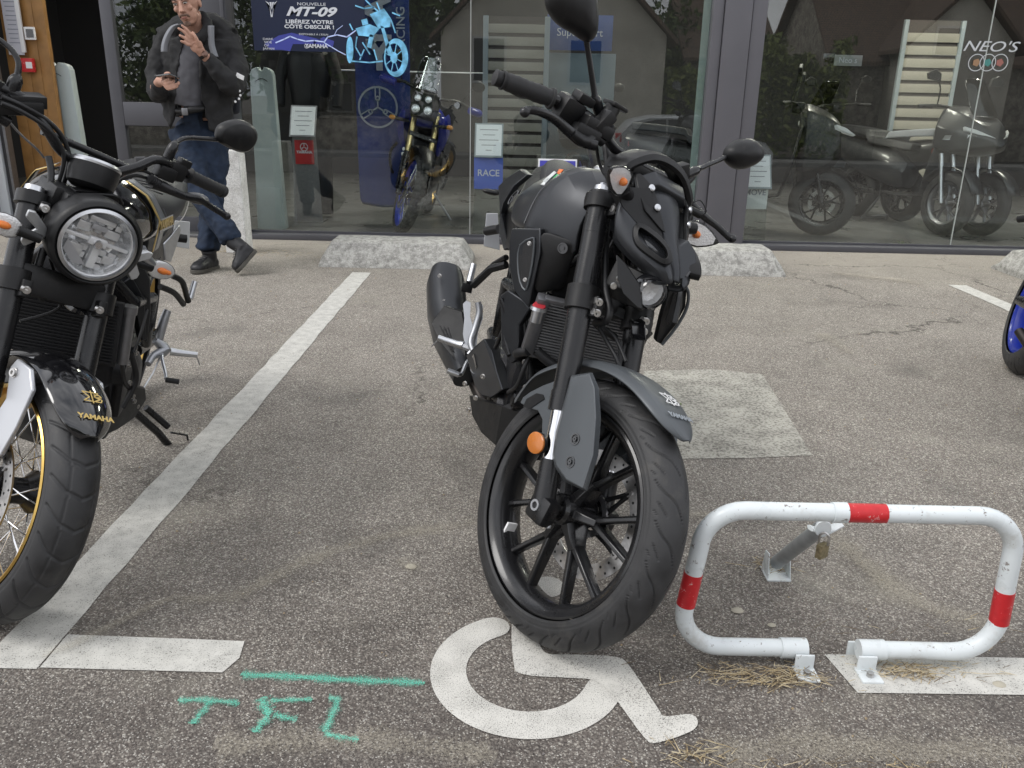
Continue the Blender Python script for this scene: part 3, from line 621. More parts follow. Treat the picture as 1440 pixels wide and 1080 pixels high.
# stanchions (anti theft gates)
gate_m = mat('pale_grey_green_plastic', (.40, .46, .46), .42, var=.05, vscale=6)
def gate(x, y, w_, h, label):
    e = empty('security_gate', (x, y, 0)); tag(e, label, 'security gate', 'anti-theft gates inside the entrance')
    pr = []; n = 12
    for i in range(n+1):
        a = math.pi*i/n; pr.append((-math.cos(a)*w_*.36*1.0, h-.05+.05*math.sin(a)))
    pts = [(-w_/2, 0), (-w_*.44, h*.4), (-w_*.38, h-.06)]+[p for p in pr if abs(p[0]) > .022]
    L_ = [p for p in pts if p[0] < 0]; Rr = [(-p[0], p[1]) for p in L_][::-1]
    poly = L_+[(-.02, h-.02), (0, h-.032), (.02, h-.02)]+Rr
    mb = MB(); mb.prism([(p[0], 0, p[1]) for p in poly], (0, .09, 0)); mb.build('gate_panel', gate_m, e, bev=.008)
    mb = MB(); mb.tube([(-.05+.1*i/8, -.003, h-.115+.022*math.sin(math.pi*i/8)) for i in range(9)], .0028, 6); mb.build('groove', dark_grey, e)
    mb = MB(); mb.box((w_*.02, -.012, .18), (w_*.78, .024, .36), bev=.01); mb.build('foot_cover', gate_m, e)
gate(-4.0, 7.72, .34, 1.345, 'pale grey-green plastic security gate panel left of the open entrance')
gate(-2.135, 7.42, .25, 1.335, 'pale grey-green plastic security gate panel right of the man, behind the glass')
# ------------------------------------------------------------------ wheels (local: wheel centre at origin, axle along y)
def tyre(parent, M, R=.296, hw=.052, rb=.226, nt=1400, npf=84, tread='street', depth=.0042, name='tyre', m=None):
    th = np.linspace(0, 2*np.pi, nt, endpoint=False)
    amax = R_(112); a = np.linspace(-amax, amax, npf)
    hgt = R-(rb+.014)
    y = hw*np.sin(a); r = rb+.014+(hgt)*np.cos(a)*np.where(a*0 == 0, 1, 1); r = np.where(np.cos(a) < 0, rb+.014+.6*hgt*np.cos(a)*.5, r)
    # arclength fraction across
    u = a/amax*1.12     # -1.12..1.12, tread reaches |u|~.9
    Th, Uu = np.meshgrid(th, u, indexing='ij')
    dsp = np.zeros_like(Th)
    def groove(phase, side, u0, u1, fn, wid):
        p = 2*np.pi/pitch; c = fn(Uu*side); d = np.mod(Th-phase-c, p); d = np.minimum(d, p-d)*R
        e = np.clip((Uu*side-u0)/.03, 0, 1)*np.clip((u1-Uu*side)/.03, 0, 1)
        return np.clip(1.25-d/wid, 0, 1)*e
    if tread == 'street':
        pitch = 21
        for sd, ph in ((1, 0), (-1, np.pi/21)):
            dsp = np.maximum(dsp, groove(ph, sd, .03, .66, lambda q: .56*q+.035*np.sin(q*8.5), .0027))
            dsp = np.maximum(dsp, groove(ph+.15, sd, .40, .62, lambda q: .52*q, .0024))
            dsp = np.maximum(dsp, groove(ph+.06, sd, .60, .72, lambda q: .5*q, .0018)*.7)
    elif tread == 'block':
        pitch = 27
        for sd, ph in ((1, 0), (-1, 0)):
            dsp = np.maximum(dsp, groove(ph, sd, -.05, .74, lambda q: .14*np.abs(q)+.10*np.clip(q-.35, 0, 1)*2, .0050))
            dsp = np.maximum(dsp, groove(ph, sd, .0, .72, lambda q: .14*np.abs(q)+.10*np.clip(q-.35, 0, 1)*2, .0030))
        for c_, w_ in ((.30, .0026), (-.30, .0026)):
            dd = np.abs(Uu-c_-.012*np.sign(np.sin(Th*13.5)))*hw*1.7; dsp = np.maximum(dsp, np.clip(1.2-dd/w_, 0, 1)*.8)
    elif tread == 'knob':
        pitch = 34; depth = .008
        dsp = np.maximum(dsp, (np.mod(Th*34+np.sign(Uu)*1.2, 2*np.pi) < 1.9)*(np.abs(Uu) < .75)*1.0)
        dsp = np.maximum(dsp, (np.abs(np.abs(Uu)-.3) < .045)*1.0)
    # sidewall rings
    rings = .0012*(np.exp(-((np.abs(Uu)-.80)/.012)**2)) - .0009*(np.exp(-((np.abs(Uu)-.95)/.02)**2))
    d = dsp*depth + rings
    nr = np.cos(a); ny = np.sin(a)
    Rr = r[None, :]-d*nr[None, :]; Yy = y[None, :]-d*ny[None, :]
    # small beads at the inner edge
    X = Rr*np.cos(Th); Z = Rr*np.sin(Th); Y = Yy+0*Th
    P = np.stack([X, Y, Z], -1).reshape(-1, 3)
    Mn = np.array(M); P = P@Mn[:3, :3].T+Mn[:3, 3]
    i = np.arange(nt)[:, None]; k = np.arange(npf-1)[None, :]; j = (i+1) % nt
    F = np.stack([i*npf+k, i*npf+k+1, j*npf+k+1, j*npf+k], -1).reshape(-1, 4)
    me = bpy.data.meshes.new(name); me.vertices.add(len(P)); me.vertices.foreach_set('co', P.astype(np.float32).ravel())
    me.loops.add(F.size); me.loops.foreach_set('vertex_index', F.astype(np.int32).ravel()); me.polygons.add(len(F))
    me.polygons.foreach_set('loop_start', np.arange(0, F.size, 4, dtype=np.int32)); me.update(calc_edges=True)
    me.shade_smooth(); me.materials.append(m or rubber)
    o = bpy.data.objects.new(name, me); SC.collection.objects.link(o); o.parent = parent
    return o
YZ = Matrix(((1, 0, 0, 0), (0, 0, 1, 0), (0, -1, 0, 0), (0, 0, 0, 1)))   # lathe axis z -> y  (height h becomes +y)
def cast_rim(parent, M, m, rr=.231, hw=.041, n_y=6, phase=14, spl=14, name='rim', hub=.034):
    mb = MB(M @ YZ)
    rim = [(rr, hw-.001), (rr-.005, hw+.001), (rr-.014, hw-.003), (rr-.023, hw-.010), (rr-.033, hw*.3), (rr-.033, -hw*.3), (rr-.023, -hw+.010), (rr-.014, -hw+.003), (rr-.005, -hw-.001), (rr, -hw+.001), (rr-.010, -hw+.014), (rr-.022, 0), (rr-.010, hw-.014)]
    mb.ring(rim, I4, 96)
    mb.lathe([(.010, -.052), (hub-.006, -.052), (hub, -.044), (hub, .044), (hub-.004, .052), (.010, .052)], I4, 32)
    o = mb.build(name, m, parent, ang=30)
    mb = MB(M)
    ri = rr-.030
    for k in range(n_y):
        a = R_(phase+k*360/n_y)
        def pt(r, da, y=0): return Vector((r*math.cos(a+da), y, r*math.sin(a+da)))
        def bar(p, q, w0, w1, d0, d1):
            d = (q-p).normalized(); s = d.cross(Vector((0, 1, 0))).normalized(); rings = []
            for t, w_, dd in ((0, w0, d0), (.5, (w0+w1)/2*.92, (d0+d1)/2), (1, w1, d1)):
                c = p+(q-p)*t; rings.append([c+s*w_-Vector((0, dd*.55, 0)), c+s*w_*.55-Vector((0, dd, 0)), c-s*w_*.55-Vector((0, dd, 0)), c-s*w_-Vector((0, dd*.55, 0)), c-s*w_*.8+Vector((0, dd, 0)), c+s*w_*.8+Vector((0, dd, 0))])
            mb.loft(rings)
        bar(pt(hub*.8, 0, 0), pt(.088, 0, 0), .018, .0120, .034, .019)
        for sg in (-1, 1): bar(pt(.078, sg*.04, 0), pt(ri+.004, sg*R_(spl), 0), .0088, .0078, .017, .013)
    mb.build('spokes', m, o, bev=.0015)
    return o
def brake_disc(parent, M, r=.146, y=.062, m=None, carrier=None, holes=30):
    e = MB(M @ YZ); e.ring([(r, y-.002), (r, y+.002), (r-.036, y+.002), (r-.036, y-.002)], I4, 72)
    o = e.build('brake_disc', m or steel, parent)
    e = MB(M @ YZ)
    for k in range(holes):
        for q, rr_ in ((0, r-.009), (.07, r-.026)):
            a = 2*math.pi*k/holes+q; s_ = .0032
            for sg in (-1, 1): e.lathe([(0, y+sg*.0022-.0002), (s_, y+sg*.0022-.0002), (s_*.9, y+sg*.0024), (0, y+sg*.0024)], T(rr_*math.cos(a), rr_*math.sin(a), 0), 6)
    e.build('drill_holes', black_matte, o)
    e = MB(M @ YZ); e.ring([(.048, y-.004), (.048, y+.004), (.036, y+.004), (.036, y-.004)], I4, 32)
    for k in range(5):
        a = 2*math.pi*k/5+.3
        p = Vector((.044*math.cos(a-.3), .044*math.sin(a-.3), y)); q = Vector(((r-.030)*math.cos(a), (r-.030)*math.sin(a), y))
        for da in (-.5, .5):
            p = Vector((.044*math.cos(a+da*.7), .044*math.sin(a+da*.7), y)); e.tube([p, (p+q)/2, q], [.007, .005, .007], 8)
    e.build('disc_carrier', carrier or black_satin, o, bev=.001)
    e = MB(M @ YZ)
    for k in range(5):
        a = 2*math.pi*k/5+.3; e.lathe([(0, y-.006), (.0085, y-.006), (.0085, y+.006), (0, y+.006)], T((r-.030)*math.cos(a), (r-.030)*math.sin(a), 0), 14)
    e.build('disc_bobbin', steel, o)
    return o
def bolt_at(mb, p, d, r=.005, h=.004):
    L = frame(p, d); mb.lathe([(r*1.25, 0), (r*1.25, h*.3), (r, h*.35), (r, h), (r*.5, h), (r*.45, h*.5), (0, h*.5)], L, 12)
def seg_text(txt, size, L, m, parent, **k): return textmesh(txt, size, L, m=m, parent=parent, **k)
# ------------------------------------------------------------------ naked roadster (hero motorcycle)
PSI, LAM, DL, RK = R_(274.17), R_(12.51), R_(32.65), R_(23.23)
MBK = T(-.035, 2.971, 0) @ RZ(PSI) @ RX(-LAM)
A0 = Vector((1.42, 0, 0)); AXD = Vector((-math.sin(RK), 0, math.cos(RK)))
SM = T(*A0) @ Matrix.Rotation(DL, 4, AXD) @ T(*-A0)
def measure(Mroot, Ms):
    def f(px, py, v, k=1, st=0):
        Mi = (Mroot @ (Ms if st else I4)).inverted(); o = Mi @ Vector(CO); d = (Mi.to_3x3() @ Vector(ray(px, py)))
        return o+d*((v-o[k])/d[k])
    return f
_b = measure(MBK, SM)
def S_(px, py, y): return _b(px, py, y, 1, 1)      # point of the steered group in the plane y
def F_(px, py, x): return _b(px, py, x, 0, 0)      # point of the body in the plane x
bike = empty('motorcycle', M=MBK); tag(bike, 'matt black and grey naked motorcycle parked at an angle over the wheelchair symbol', 'motorcycle')
AXL = Vector((1.325, 0, .296)); fy = .0936
def P3(a): return [Vector(p) for p in a]
def mir(a): return [Vector((p[0], -p[1], p[2])) for p in a]
fw = empty('front_wheel'); fw.parent = bike
WM = SM @ T(*AXL)
tyre(fw, WM); rim_black = mat('black_cast_wheel', (.010, .010, .011), .28, rvar=.05, vscale=20, coat=.3)
cast_rim(fw, WM, rim_black, hw=.046); brake_disc(fw, WM)
mb = MB(WM @ YZ); mb.ring([(.052, .050), (.052, .055), (.040, .055), (.040, .050)], I4, 40)
for k in range(40): a = 2*math.pi*k/40; mb.box((.048, 0, .0535), (.010, .0035, .006), L=RZ(a))
mb.build('sensor_ring', alu_grey, fw)
mb = MB(WM)
for a_ in (-135, ): 
    a = R_(a_); mb.box((.196*math.cos(a), -.008, .196*math.sin(a)), (.006, .03, .03), L=I4, bev=.001)
mb.build('balance_weight', white_sticker, fw)
# fork
def stee(): return MB(SM)
for sy_ in (-1, 1):
    y = sy_*fy; p = lambda t, dy=0, dx=0: AXL+AXD*t+Vector((dx, y+dy, 0))
    mb = stee(); mb.cyl(p(.215), p(.695), .0262, .0272, 28); mb.cyl(p(.205), p(.248), .0285, n=28); mb.cyl(p(.60), p(.62), .0275, n=28); ft = mb.build('fork_tube', black_satin, bike)
    mb = stee(); mb.cyl(p(.695), p(.708), .0205, .0195, 24); mb.lathe([(0, .012), (.008, .012), (.008, .0)], frame(p(.705), AXD), 6); mb.build('fork_cap', alu, ft)
    mb = stee(); mb.cyl(p(.08), p(.22), .0205, n=28); mb.build('fork_stanchion', chrome, ft)
    mb = stee(); mb.cyl(p(-.01), p(.10), .0245, .0235, 24); mb.box(tuple(AXL+Vector((.004, y, -.004))), (.062, .040, .062), bev=.012)
    cl = mb.build('axle_clamp', black_satin, ft)
    mb = stee(); mb.lathe([(.006, -.002), (.0125, -.002), (.0125, .004), (.0075, .004), (.0065, -.001), (0, -.001)], frame(AXL+Vector((.0, y+sy_*.021, 0)), (0, sy_, 0)), 20)
    for dx in (-.010, .012): bolt_at(mb, AXL+Vector((.022+dx*.6, y+dx, -.030)), (.75, 0, -.65), .0055)
    mb.build('axle_bolt', alu, ft)
mb = stee(); mb.cyl(AXL+Vector((0, -.075, 0)), AXL+Vector((0, .075, 0)), .011, n=16); mb.build('axle', steel, bike)
# yokes
for t, rr_, hh, nm in ((.455, .0365, .052, 'lower_yoke'), (.672, .035, .032, 'upper_yoke')):
    mb = stee()
    for sy_ in (-1, 1):
        c = AXL+AXD*t+Vector((0, sy_*fy, 0)); L = frame(c-AXD*hh/2, AXD); mb.lathe([(.0275, 0), (rr_, 0), (rr_, hh), (.0275, hh)], L, 28)
        mb.box((0, 0, 0), (.03, .022, hh*.9), L=T(*(c+Vector((.036, -sy_*.012, -.003))))@RY(-RK), bev=.004)
    c0 = AXL+AXD*(t+.002); mb.box((0, 0, 0), (.050, .17, hh*.8), L=T(*(c0+Vector((-.045, 0, 0))))@RY(-RK), bev=.008)
    for sy_ in (-1, 1): mb.prism([c0+Vector((-.07, sy_*.03, -.012)), c0+Vector((-.03, sy_*.085, -.012)), c0+Vector((.0, sy_*.07, -.012)), c0+Vector((-.02, sy_*.02, -.012))], AXD*.024)
    yk = mb.build(nm, black_matte, bike, bev=.001)
    for sy_ in (-1, 1):
        for dz in ((-.012, .012) if t < .6 else (0,)): 
            mb = stee()
            c = AXL+AXD*(t+dz)+Vector((.042, sy_*(fy-.014), 0)); mb.cyl(c+Vector((0, -.014, 0)), c+Vector((0, .0, 0)), .0072, n=14); bolt_at(mb, c+Vector((.006, -.006*1, 0)), (1, -.7, 0), .0072, .008); mb.build('pinch_bolt', steel, yk)
# mudguard: crowned blade over the tyre
rings = []
for k in range(26):
    a = R_(57+(160-57)*k/25); tp = math.sqrt(max(.02, 1-(1-k/5)**2)) if k < 5 else 1.0
    tp2 = min(1, .45+.55*((25-k)/5)) if k > 20 else 1.0
    w_ = .066*tp*tp2; ro_ = .333-.004*(1-tp); row = []
    for q in range(9):
        s_ = -1+2*q/8; yy = w_*s_; rr_ = ro_-.006*abs(s_)**2-(.016 if abs(s_) > .99 else 0)*tp; row.append(AXL+Vector((rr_*math.cos(a), yy, rr_*math.sin(a))))
    rings.append(row)
mg_root = bike
mb = stee(); mb.loft(rings, closed=False, caps=False); mg = mb.build('mudguard', panel_grey, bike, solid=.004, sub=1)
def side_poly(pts, y, th, m, name, parent, bev=.002, mirror=True, st=True):
    for sg in ((-1, 1) if mirror else (-1,)):
        P = [S_(a, b, -abs(y)) for a, b in pts]; 
        if sg > 0: P = mir(P)
        mb = stee(); mb.prism(P, (0, sg*th, 0)); mb.build(name, m, parent, bev=bev)
side_poly([(733, 567), (737, 559), (748, 551), (766, 542), (790, 533), (806, 528), (838, 548), (843, 590), (836, 615), (800, 640), (772, 632), (763, 625), (764, 590), (758, 578), (745, 574)], .066, .004, panel_grey, 'mudguard_side', mg)
side_poly([(736, 572), (741, 561), (755, 553), (764, 555), (766, 561), (757, 567), (745, 575)], .0712, .0015, black_matte, 'side_slot', mg, bev=0)
# fork guard with a bevelled front facet
def fguard(sg):
    yo, yi = .134, .112
    face = [(803, 531), (829, 525.5), (836, 545), (838, 586), (834, 640), (820, 687), (796, 674), (783, 655), (779, 640), (784, 608), (797, 560)]
    edge = [(803, 528), (832, 523.5), (841, 545), (844, 588), (840, 640), (824, 691), (793, 677), (780, 656), (776.5, 640), (781, 607), (795, 558)]
    A_ = [S_(a, b, -yo) for a, b in face]; B_ = [S_(a, b, -yi) for a, b in edge]
    C_ = [p+Vector((0, .004, 0)) for p in B_]
    if sg > 0: A_, B_, C_ = mir(A_), mir(B_), mir(C_)
    n = len(A_); mb = stee(); mb.add(A_+B_+C_, [tuple(range(n))]+[(i, (i+1) % n, n+(i+1) % n, n+i) for i in range(n)]+[(n+i, n+(i+1) % n, 2*n+(i+1) % n, 2*n+i) for i in range(n)]+[tuple(2*n+i for i in range(n))[::-1]])
    g = mb.build('fork_guard', panel_grey, bike, bev=.0025)
    mb = stee()
    for px, py in ((809, 617.5), (802, 649.5)):
        c = S_(px, py, -yo-.0005)
        if sg > 0: c.y = -c.y
        L = frame(c, (0, sg, 0)); mb.lathe([(.0125, -.0005), (.0125, .0012), (.0095, .0012), (.008, -.0005), (0, -.0005)], L, 20); mb.lathe([(.0055, 0), (.0055, .003), (.002, .003), (0, .001)], L, 6)
    mb.build('guard_bolt', black_gloss, g)
fguard(-1); fguard(1)
# script and emblem on the mudguard nose
def on_guard(txt, a_deg, y0, size, m, wide=1.0, name='lettering', up=0, bold=0.0):
    a = R_(a_deg); c = AXL+Vector((.3362*math.cos(a), y0, .3362*math.sin(a))); nrm = Vector((math.cos(a), 0, math.sin(a))); xd = Vector((0, 1, 0)); yd = nrm.cross(xd)
    L = Matrix(((xd.x, yd.x, nrm.x, c.x), (xd.y, yd.y, nrm.y, c.y), (xd.z, yd.z, nrm.z, c.z), (0, 0, 0, 1)))
    return textmesh(txt, size, SM @ L, m=m, parent=mg, name=name, wide=wide, bold=bold)
light_print = mat('silver_grey_print', (.30, .33, .36), .4)
on_guard('YAMAHA', 66.5, 0.0, .0165, light_print, 1.1, bold=.0004)
def fat_emblem(a_deg, m, S0, AX_, par, ra, y0=0, sc=1.0):
    a = R_(a_deg); c = AX_+Vector((ra*math.cos(a), y0, ra*math.sin(a))); nrm = Vector((math.cos(a), 0, math.sin(a))); xd = Vector((0, 1, 0)); yd = nrm.cross(xd)
    L = Matrix(((xd.x, yd.x, nrm.x, c.x), (xd.y, yd.y, nrm.y, c.y), (xd.z, yd.z, nrm.z, c.z), (0, 0, 0, 1))) @ SCL(sc, sc, 1)
    mb = MB(S0 @ L); w_ = .0028
    for ln in ([(-.022, .014), (.018, .014), (.006, .002), (.018, -.006), (.004, -.014), (-.022, -.014), (-.006, -.001), (-.022, .014)], [(0, .02), (0, -.02)], [(.006, .008), (.020, .008), (.024, .002), (.012, 0), (.024, -.006), (.020, -.014), (.006, -.014)]):
        for p, q in zip(ln[:-1], ln[1:]):
            d = Vector((q[0]-p[0], q[1]-p[1], 0)); 
            if d.length < 1e-6: continue
            n_ = Vector((-d.y, d.x, 0)).normalized()*w_/2; p = Vector((p[0], p[1], 0)); q = Vector((q[0], q[1], 0)); mb.prism([p-n_, q-n_, q+n_, p+n_], (0, 0, .0007))
    return mb.build('emblem', m, par)
fat_emblem(75, white_sticker, SM, AXL, mg, .3365, 0, 1.0)
# reflector, hoses, caliper
for sg in (-1, 1):
    c = S_(755, 623, -.128); c.y = sg*.128
    mb = stee(); mb.lathe([(.0265, 0), (.0265, .005), (.023, .007), (0, .0075)], frame(c, (0, sg, 0)) @ SCL(.86, 1.0, 1), 28); rf = mb.build('side_reflector', amber, bike)
    mb = stee(); mb.lathe([(.0275, -.004), (.0275, .004), (.020, .004), (0, .002)], frame(c-Vector((0, sg*.003, 0)), (0, sg, 0)) @ SCL(.86, 1.0, 1), 28); mb.tube([c-Vector((0, sg*.004, 0)), c+Vector((.03, -sg*.025, 0))], .006, 8); mb.build('reflector_bracket', black_matte, rf)
mb = stee(); cc = AXL+Vector((-.115, .070, .055)); mb.box((0, 0, 0), (.055, .062, .115), L=T(*cc)@RY(-.5), bev=.012); mb.box((0, 0.02, 0), (.035, .035, .08), L=T(*cc)@RY(-.5), bev=.01); mb.build('brake_caliper', black_satin, bike)
def hose(pts, r, m=None, name='hose', st=True, sm=8, par=None):
    mb = MB(SM if st else None); mb.tube(pts, r, 12, smooth=sm); return mb.build(name, m or brake_hose, par or bike)
hose([S_(846, 175, -.08), S_(853, 215, -.07), S_(857, 260, -.06), S_(852, 330, -.055), S_(851, 400, -.055), S_(857, 435, -.055), S_(852, 452, -.05), S_(838, 455, -.03), (1.15, .05, .66)], .0085)
hose([(1.17, .05, .66), (1.22, .07, .55), (1.25, .06, .48), (1.22, .07, .40)], .005)
hose([S_(815, 170, -.16), S_(835, 190, -.12), S_(845, 235, -.06), (1.06, -.02, .92), (1.05, .0, .80)], .004)
hose([S_(842, 460, -.03), S_(852, 478, -.02), S_(866, 502, -.01), S_(872, 520, .0)], .005)
hose([S_(852, 462, -.02), S_(866, 476, -.01), S_(880, 508, .0)], .004)
# handlebar
bar_h = [(.941, -.382, 1.044), (.972, -.255, 1.062), (.995, -.16, 1.063), (1.005, -.08, 1.035), (1.01, 0, 1.03)]
barR = P3(bar_h); bl = [(.905, .335, .992), (.955, .235, 1.022), (.985, .16, 1.04), (1.005, .08, 1.035), (1.01, 0, 1.03)]
mb = stee(); mb.tube(barR+P3(bl)[::-1][1:], .0112, 14, smooth=5); hb = mb.build('handlebar', black_satin, bike)
for nm, e0, e1, w0, w1 in (('R', barR[0], barR[1], (740, 160), 0), ('L', Vector(bl[0]), Vector(bl[1]), 0, 0)):
    d = (e1-e0); L = d.length; prof = [(.0165, .0)]
    mb = stee(); fr = frame(e0, d)
    pr = [(0, -.016), (.011, -.016), (.0165, -.013), (.0165, .0), (.014, .002), (.0195, .003), (.0195, .008), (.0165, .010)]
    for i in range(14): t = .012+(.115-.012)*i/13; pr.append((.0172+.0011*(i % 2)+.0016*math.sin(i*.5)**2, t))
    pr += [(.022, .116), (.022, .122), (.0125, .124)]
    mb.lathe(pr, fr, 22); g = mb.build('handlebar_grip', grip_rubber, hb, ang=60)
# switch gear, master cylinder, levers
sw = Vector((.984, -.225, 1.060)); mb = stee()
mb.box((0, 0, 0), (.052, .062, .052), L=T(.978, -.222, 1.060)@RY(.2), bev=.016); mb.box((0, 0, 0), (.036, .045, .02), L=T(.990, -.205, 1.092)@RY(.2), bev=.006); mb.box((0, 0, 0), (.03, .035, .022), L=T(.972, -.205, 1.032), bev=.006)
mb.build('switch_housing', black_matte, hb)
mb = stee(); mb.box((0, 0, 0), (.045, .075, .03), L=T(1.02, -.165, 1.05)@RZ(-.15), bev=.008); mb.cyl((1.015, -.15, 1.045), (1.005, -.135, 1.105), .017, .0185, 18); mb.box((1.005, -.13, 1.112), (.042, .045, .010), bev=.004); mb.cyl((1.03, -.195, 1.035), (1.03, -.14, 1.03), .011, n=14); mb.build('brake_reservoir', black_matte, hb)
lev = [S_(838, 205, -.17), S_(815, 196, -.21), S_(795, 180, -.255), S_(778, 166, -.30), S_(758, 157, -.345), S_(744, 155, -.365), S_(738, 158, -.375)]
def lever(pts, sg):
    pts = [Vector(p) for p in pts]
    mb = stee(); mb.tube(pts, [.0075, .0085, .0075, .0065, .0055, .0055, .0075], 12, smooth=5, flat=1.5); mb.ball(tuple(pts[-1]), .0105, 14); mb.build('hand_lever', black_satin, hb)
lever(lev, -1)
mb = stee(); mb.box((0, 0, 0), (.05, .06, .032), L=T(1.02, -.185, 1.028)@RZ(-.3), bev=.008); mb.tube([S_(862, 185, -.13), S_(845, 180, -.15), S_(825, 200, -.19), S_(805, 188, -.235)], [.012, .015, .013, .009], 10, smooth=3); mb.build('lever_bracket', black_matte, hb)
ll = [(1.0, .175, 1.01), S_(962, 280, .215), S_(975, 291, .25), S_(992, 306, .295), S_(1008, 318, .335), S_(1022, 331, .365), S_(1030, 336, .38)]
lever(ll, 1)
mb = stee(); mb.box((0, 0, 0), (.04, .05, .03), L=T(1.0, .19, 1.015)@RZ(.3), bev=.007); mb.cyl((1.01, .20, 1.0), (1.03, .245, 1.0), .010, n=12); mb.cyl((.985, .19, 1.05), (.97, .215, 1.075), .012, n=10); mb.build('clutch_perch', black_matte, hb)
hose([S_(975, 285, .22), S_(985, 282, .24), S_(993, 296, .26), S_(989, 302, .26)], .0016)
# mirrors
def mirror(base, knee, top, centre, axis, w_, h_, face, name='mirror'):
    mb = stee(); mb.tube([base, knee, top], [.0062, .0058, .0058], 12, smooth=4); mb.cyl(base-(knee-base)*.25, base+(knee-base)*.12, .014, .012, 16); 
    e = mb.build(name, black_satin, hb)
    n_ = Vector(face).normalized(); up = Vector(axis); up = (up-n_*up.dot(n_)).normalized(); rt = up.cross(n_)
    out = [(-.50, -.05), (-.42, .38), (-.10, .50), (.30, .46), (.50, .22), (.46, -.12), (.22, -.42), (-.02, -.54), (-.16, -.50), (-.40, -.30)]
    pts = catmull([np.array([a, b]) for a, b in out], 4, True); rings = []
    for t, sc in ((.012, .96), (.004, 1.0), (-.010, .97), (-.024, .80), (-.034, .45), (-.036, .1)):
        rings.append([centre+rt*(p[0]*w_*sc)+up*(p[1]*h_*sc)+n_*t for p in pts])
    mb = stee(); mb.loft(rings); sh = mb.build('mirror_shell', black_matte, e, bev=.001)
    mb = stee(); mb.prism([centre+rt*(p[0]*w_*.92)+up*(p[1]*h_*.92)+n_*.0122 for p in pts], n_*.001); mb.build('mirror_glass', mirror_glass, e)
def S0(px, py, x): return _b(px, py, x, 0, 1)
def mirror(stalk, base_r, pts, x, nm='mirror', depth=1.0, tilt=0.0):
    mb = stee(); mb.tube(stalk, [.012, .0125, .0068, .0062, .0062, .0062][:len(stalk)], 12, smooth=3); e = mb.build(nm, black_satin, hb)
    P = catmull([np.array(list(S0(a, b, x))) for a, b in pts], 3, True); c = sum(P)/len(P); rings = []
    for t, sc in ((-.008, .96), (0, 1.0), (.012, .98), (.026, .86), (.036, .62), (.041, .3), (.042, .06)): rings.append([Vector(c+(p-c)*sc)+Vector((t*depth, 0, 0)) for p in P])
    mb = stee(); mb.loft(rings); mb.build('mirror_shell', black_matte, e)
    mb = stee(); mb.prism([Vector(c+(p-c)*.93)+Vector((-.0085, 0, 0)) for p in P], (-.001, 0, 0)); mb.build('mirror_glass', mirror_glass, e)
mirror([S0(847, 172, .985), S0(838, 142, .99), S0(836, 132, .99), S0(831, 98, .985), S0(827, 72, .98), S0(824, 52, .98)], .012, [(768, -8), (770, 14), (783, 34), (802, 46), (820, 58), (829, 56), (834, 44), (835, 18), (832, -12), (822, -34), (800, -42), (778, -30)], .975)
mirror([S0(965, 246, .985), S0(978, 240, .98), S0(984, 237, .975), S0(1000, 230, .965), S0(1012, 225, .955), S0(1024, 219, .95)], .012, [(1019, 226), (1020, 212), (1028, 203), (1041, 196), (1056, 195), (1066, 203), (1068, 215), (1060, 226), (1044, 235), (1030, 237)], .945)
mb = stee(); mb.box((0, 0, 0), (.03, .03, .05), L=T(*S_(958, 244, .165))@RX(.6), bev=.004); mb.build('mirror_bracket', black_matte, hb)
mb = stee(); mb.box((0, 0, 0), (.03, .028, .05), L=T(*S_(848, 172, -.16))@RX(-.4), bev=.004); mb.build('mirror_bracket', black_matte, hb)
# ---- head unit ("mask")
def q3(*a): return Vector(a)
def panel(pts, faces, m, name, par, sub=0, solid=.004, bev=.0015, both=True, st=True):
    for sg in ((1, -1) if both else (1,)):
        P = [Vector((p[0], p[1]*sg, p[2])) for p in pts]
        mb = MB(SM if st else None); mb.add(P, faces); mb.build(name, m, par, bev=bev, sub=sub, solid=solid)
hu = empty('headlight_unit'); hu.parent = bike
cen = [(1.086, -.052, 1.010), (1.086, .052, 1.010), (1.150, -.046, .992), (1.150, .046, .992), (1.210, -.030, .916), (1.210, .030, .916), (1.268, -.014, .858), (1.268, .014, .858), (1.284, -.012, .834), (1.284, .012, .834)]
mb = stee()
rowsC = []
for (x, hw_, z) in ((1.10, .052, 1.008), (1.150, .046, .990), (1.182, .039, .955), (1.210, .030, .916), (1.245, .020, .882), (1.270, .014, .856), (1.284, .012, .832)):
    rowsC.append([(x-.010, -hw_, z-.004), (x, -hw_*.6, z+.001), (x+.003, 0, z+.003), (x, hw_*.6, z+.001), (x-.010, hw_, z-.004)])
mb.loft(rowsC, closed=False, caps=False); mb.build('nose_panel', tank_grey, hu, solid=.006, sub=1)
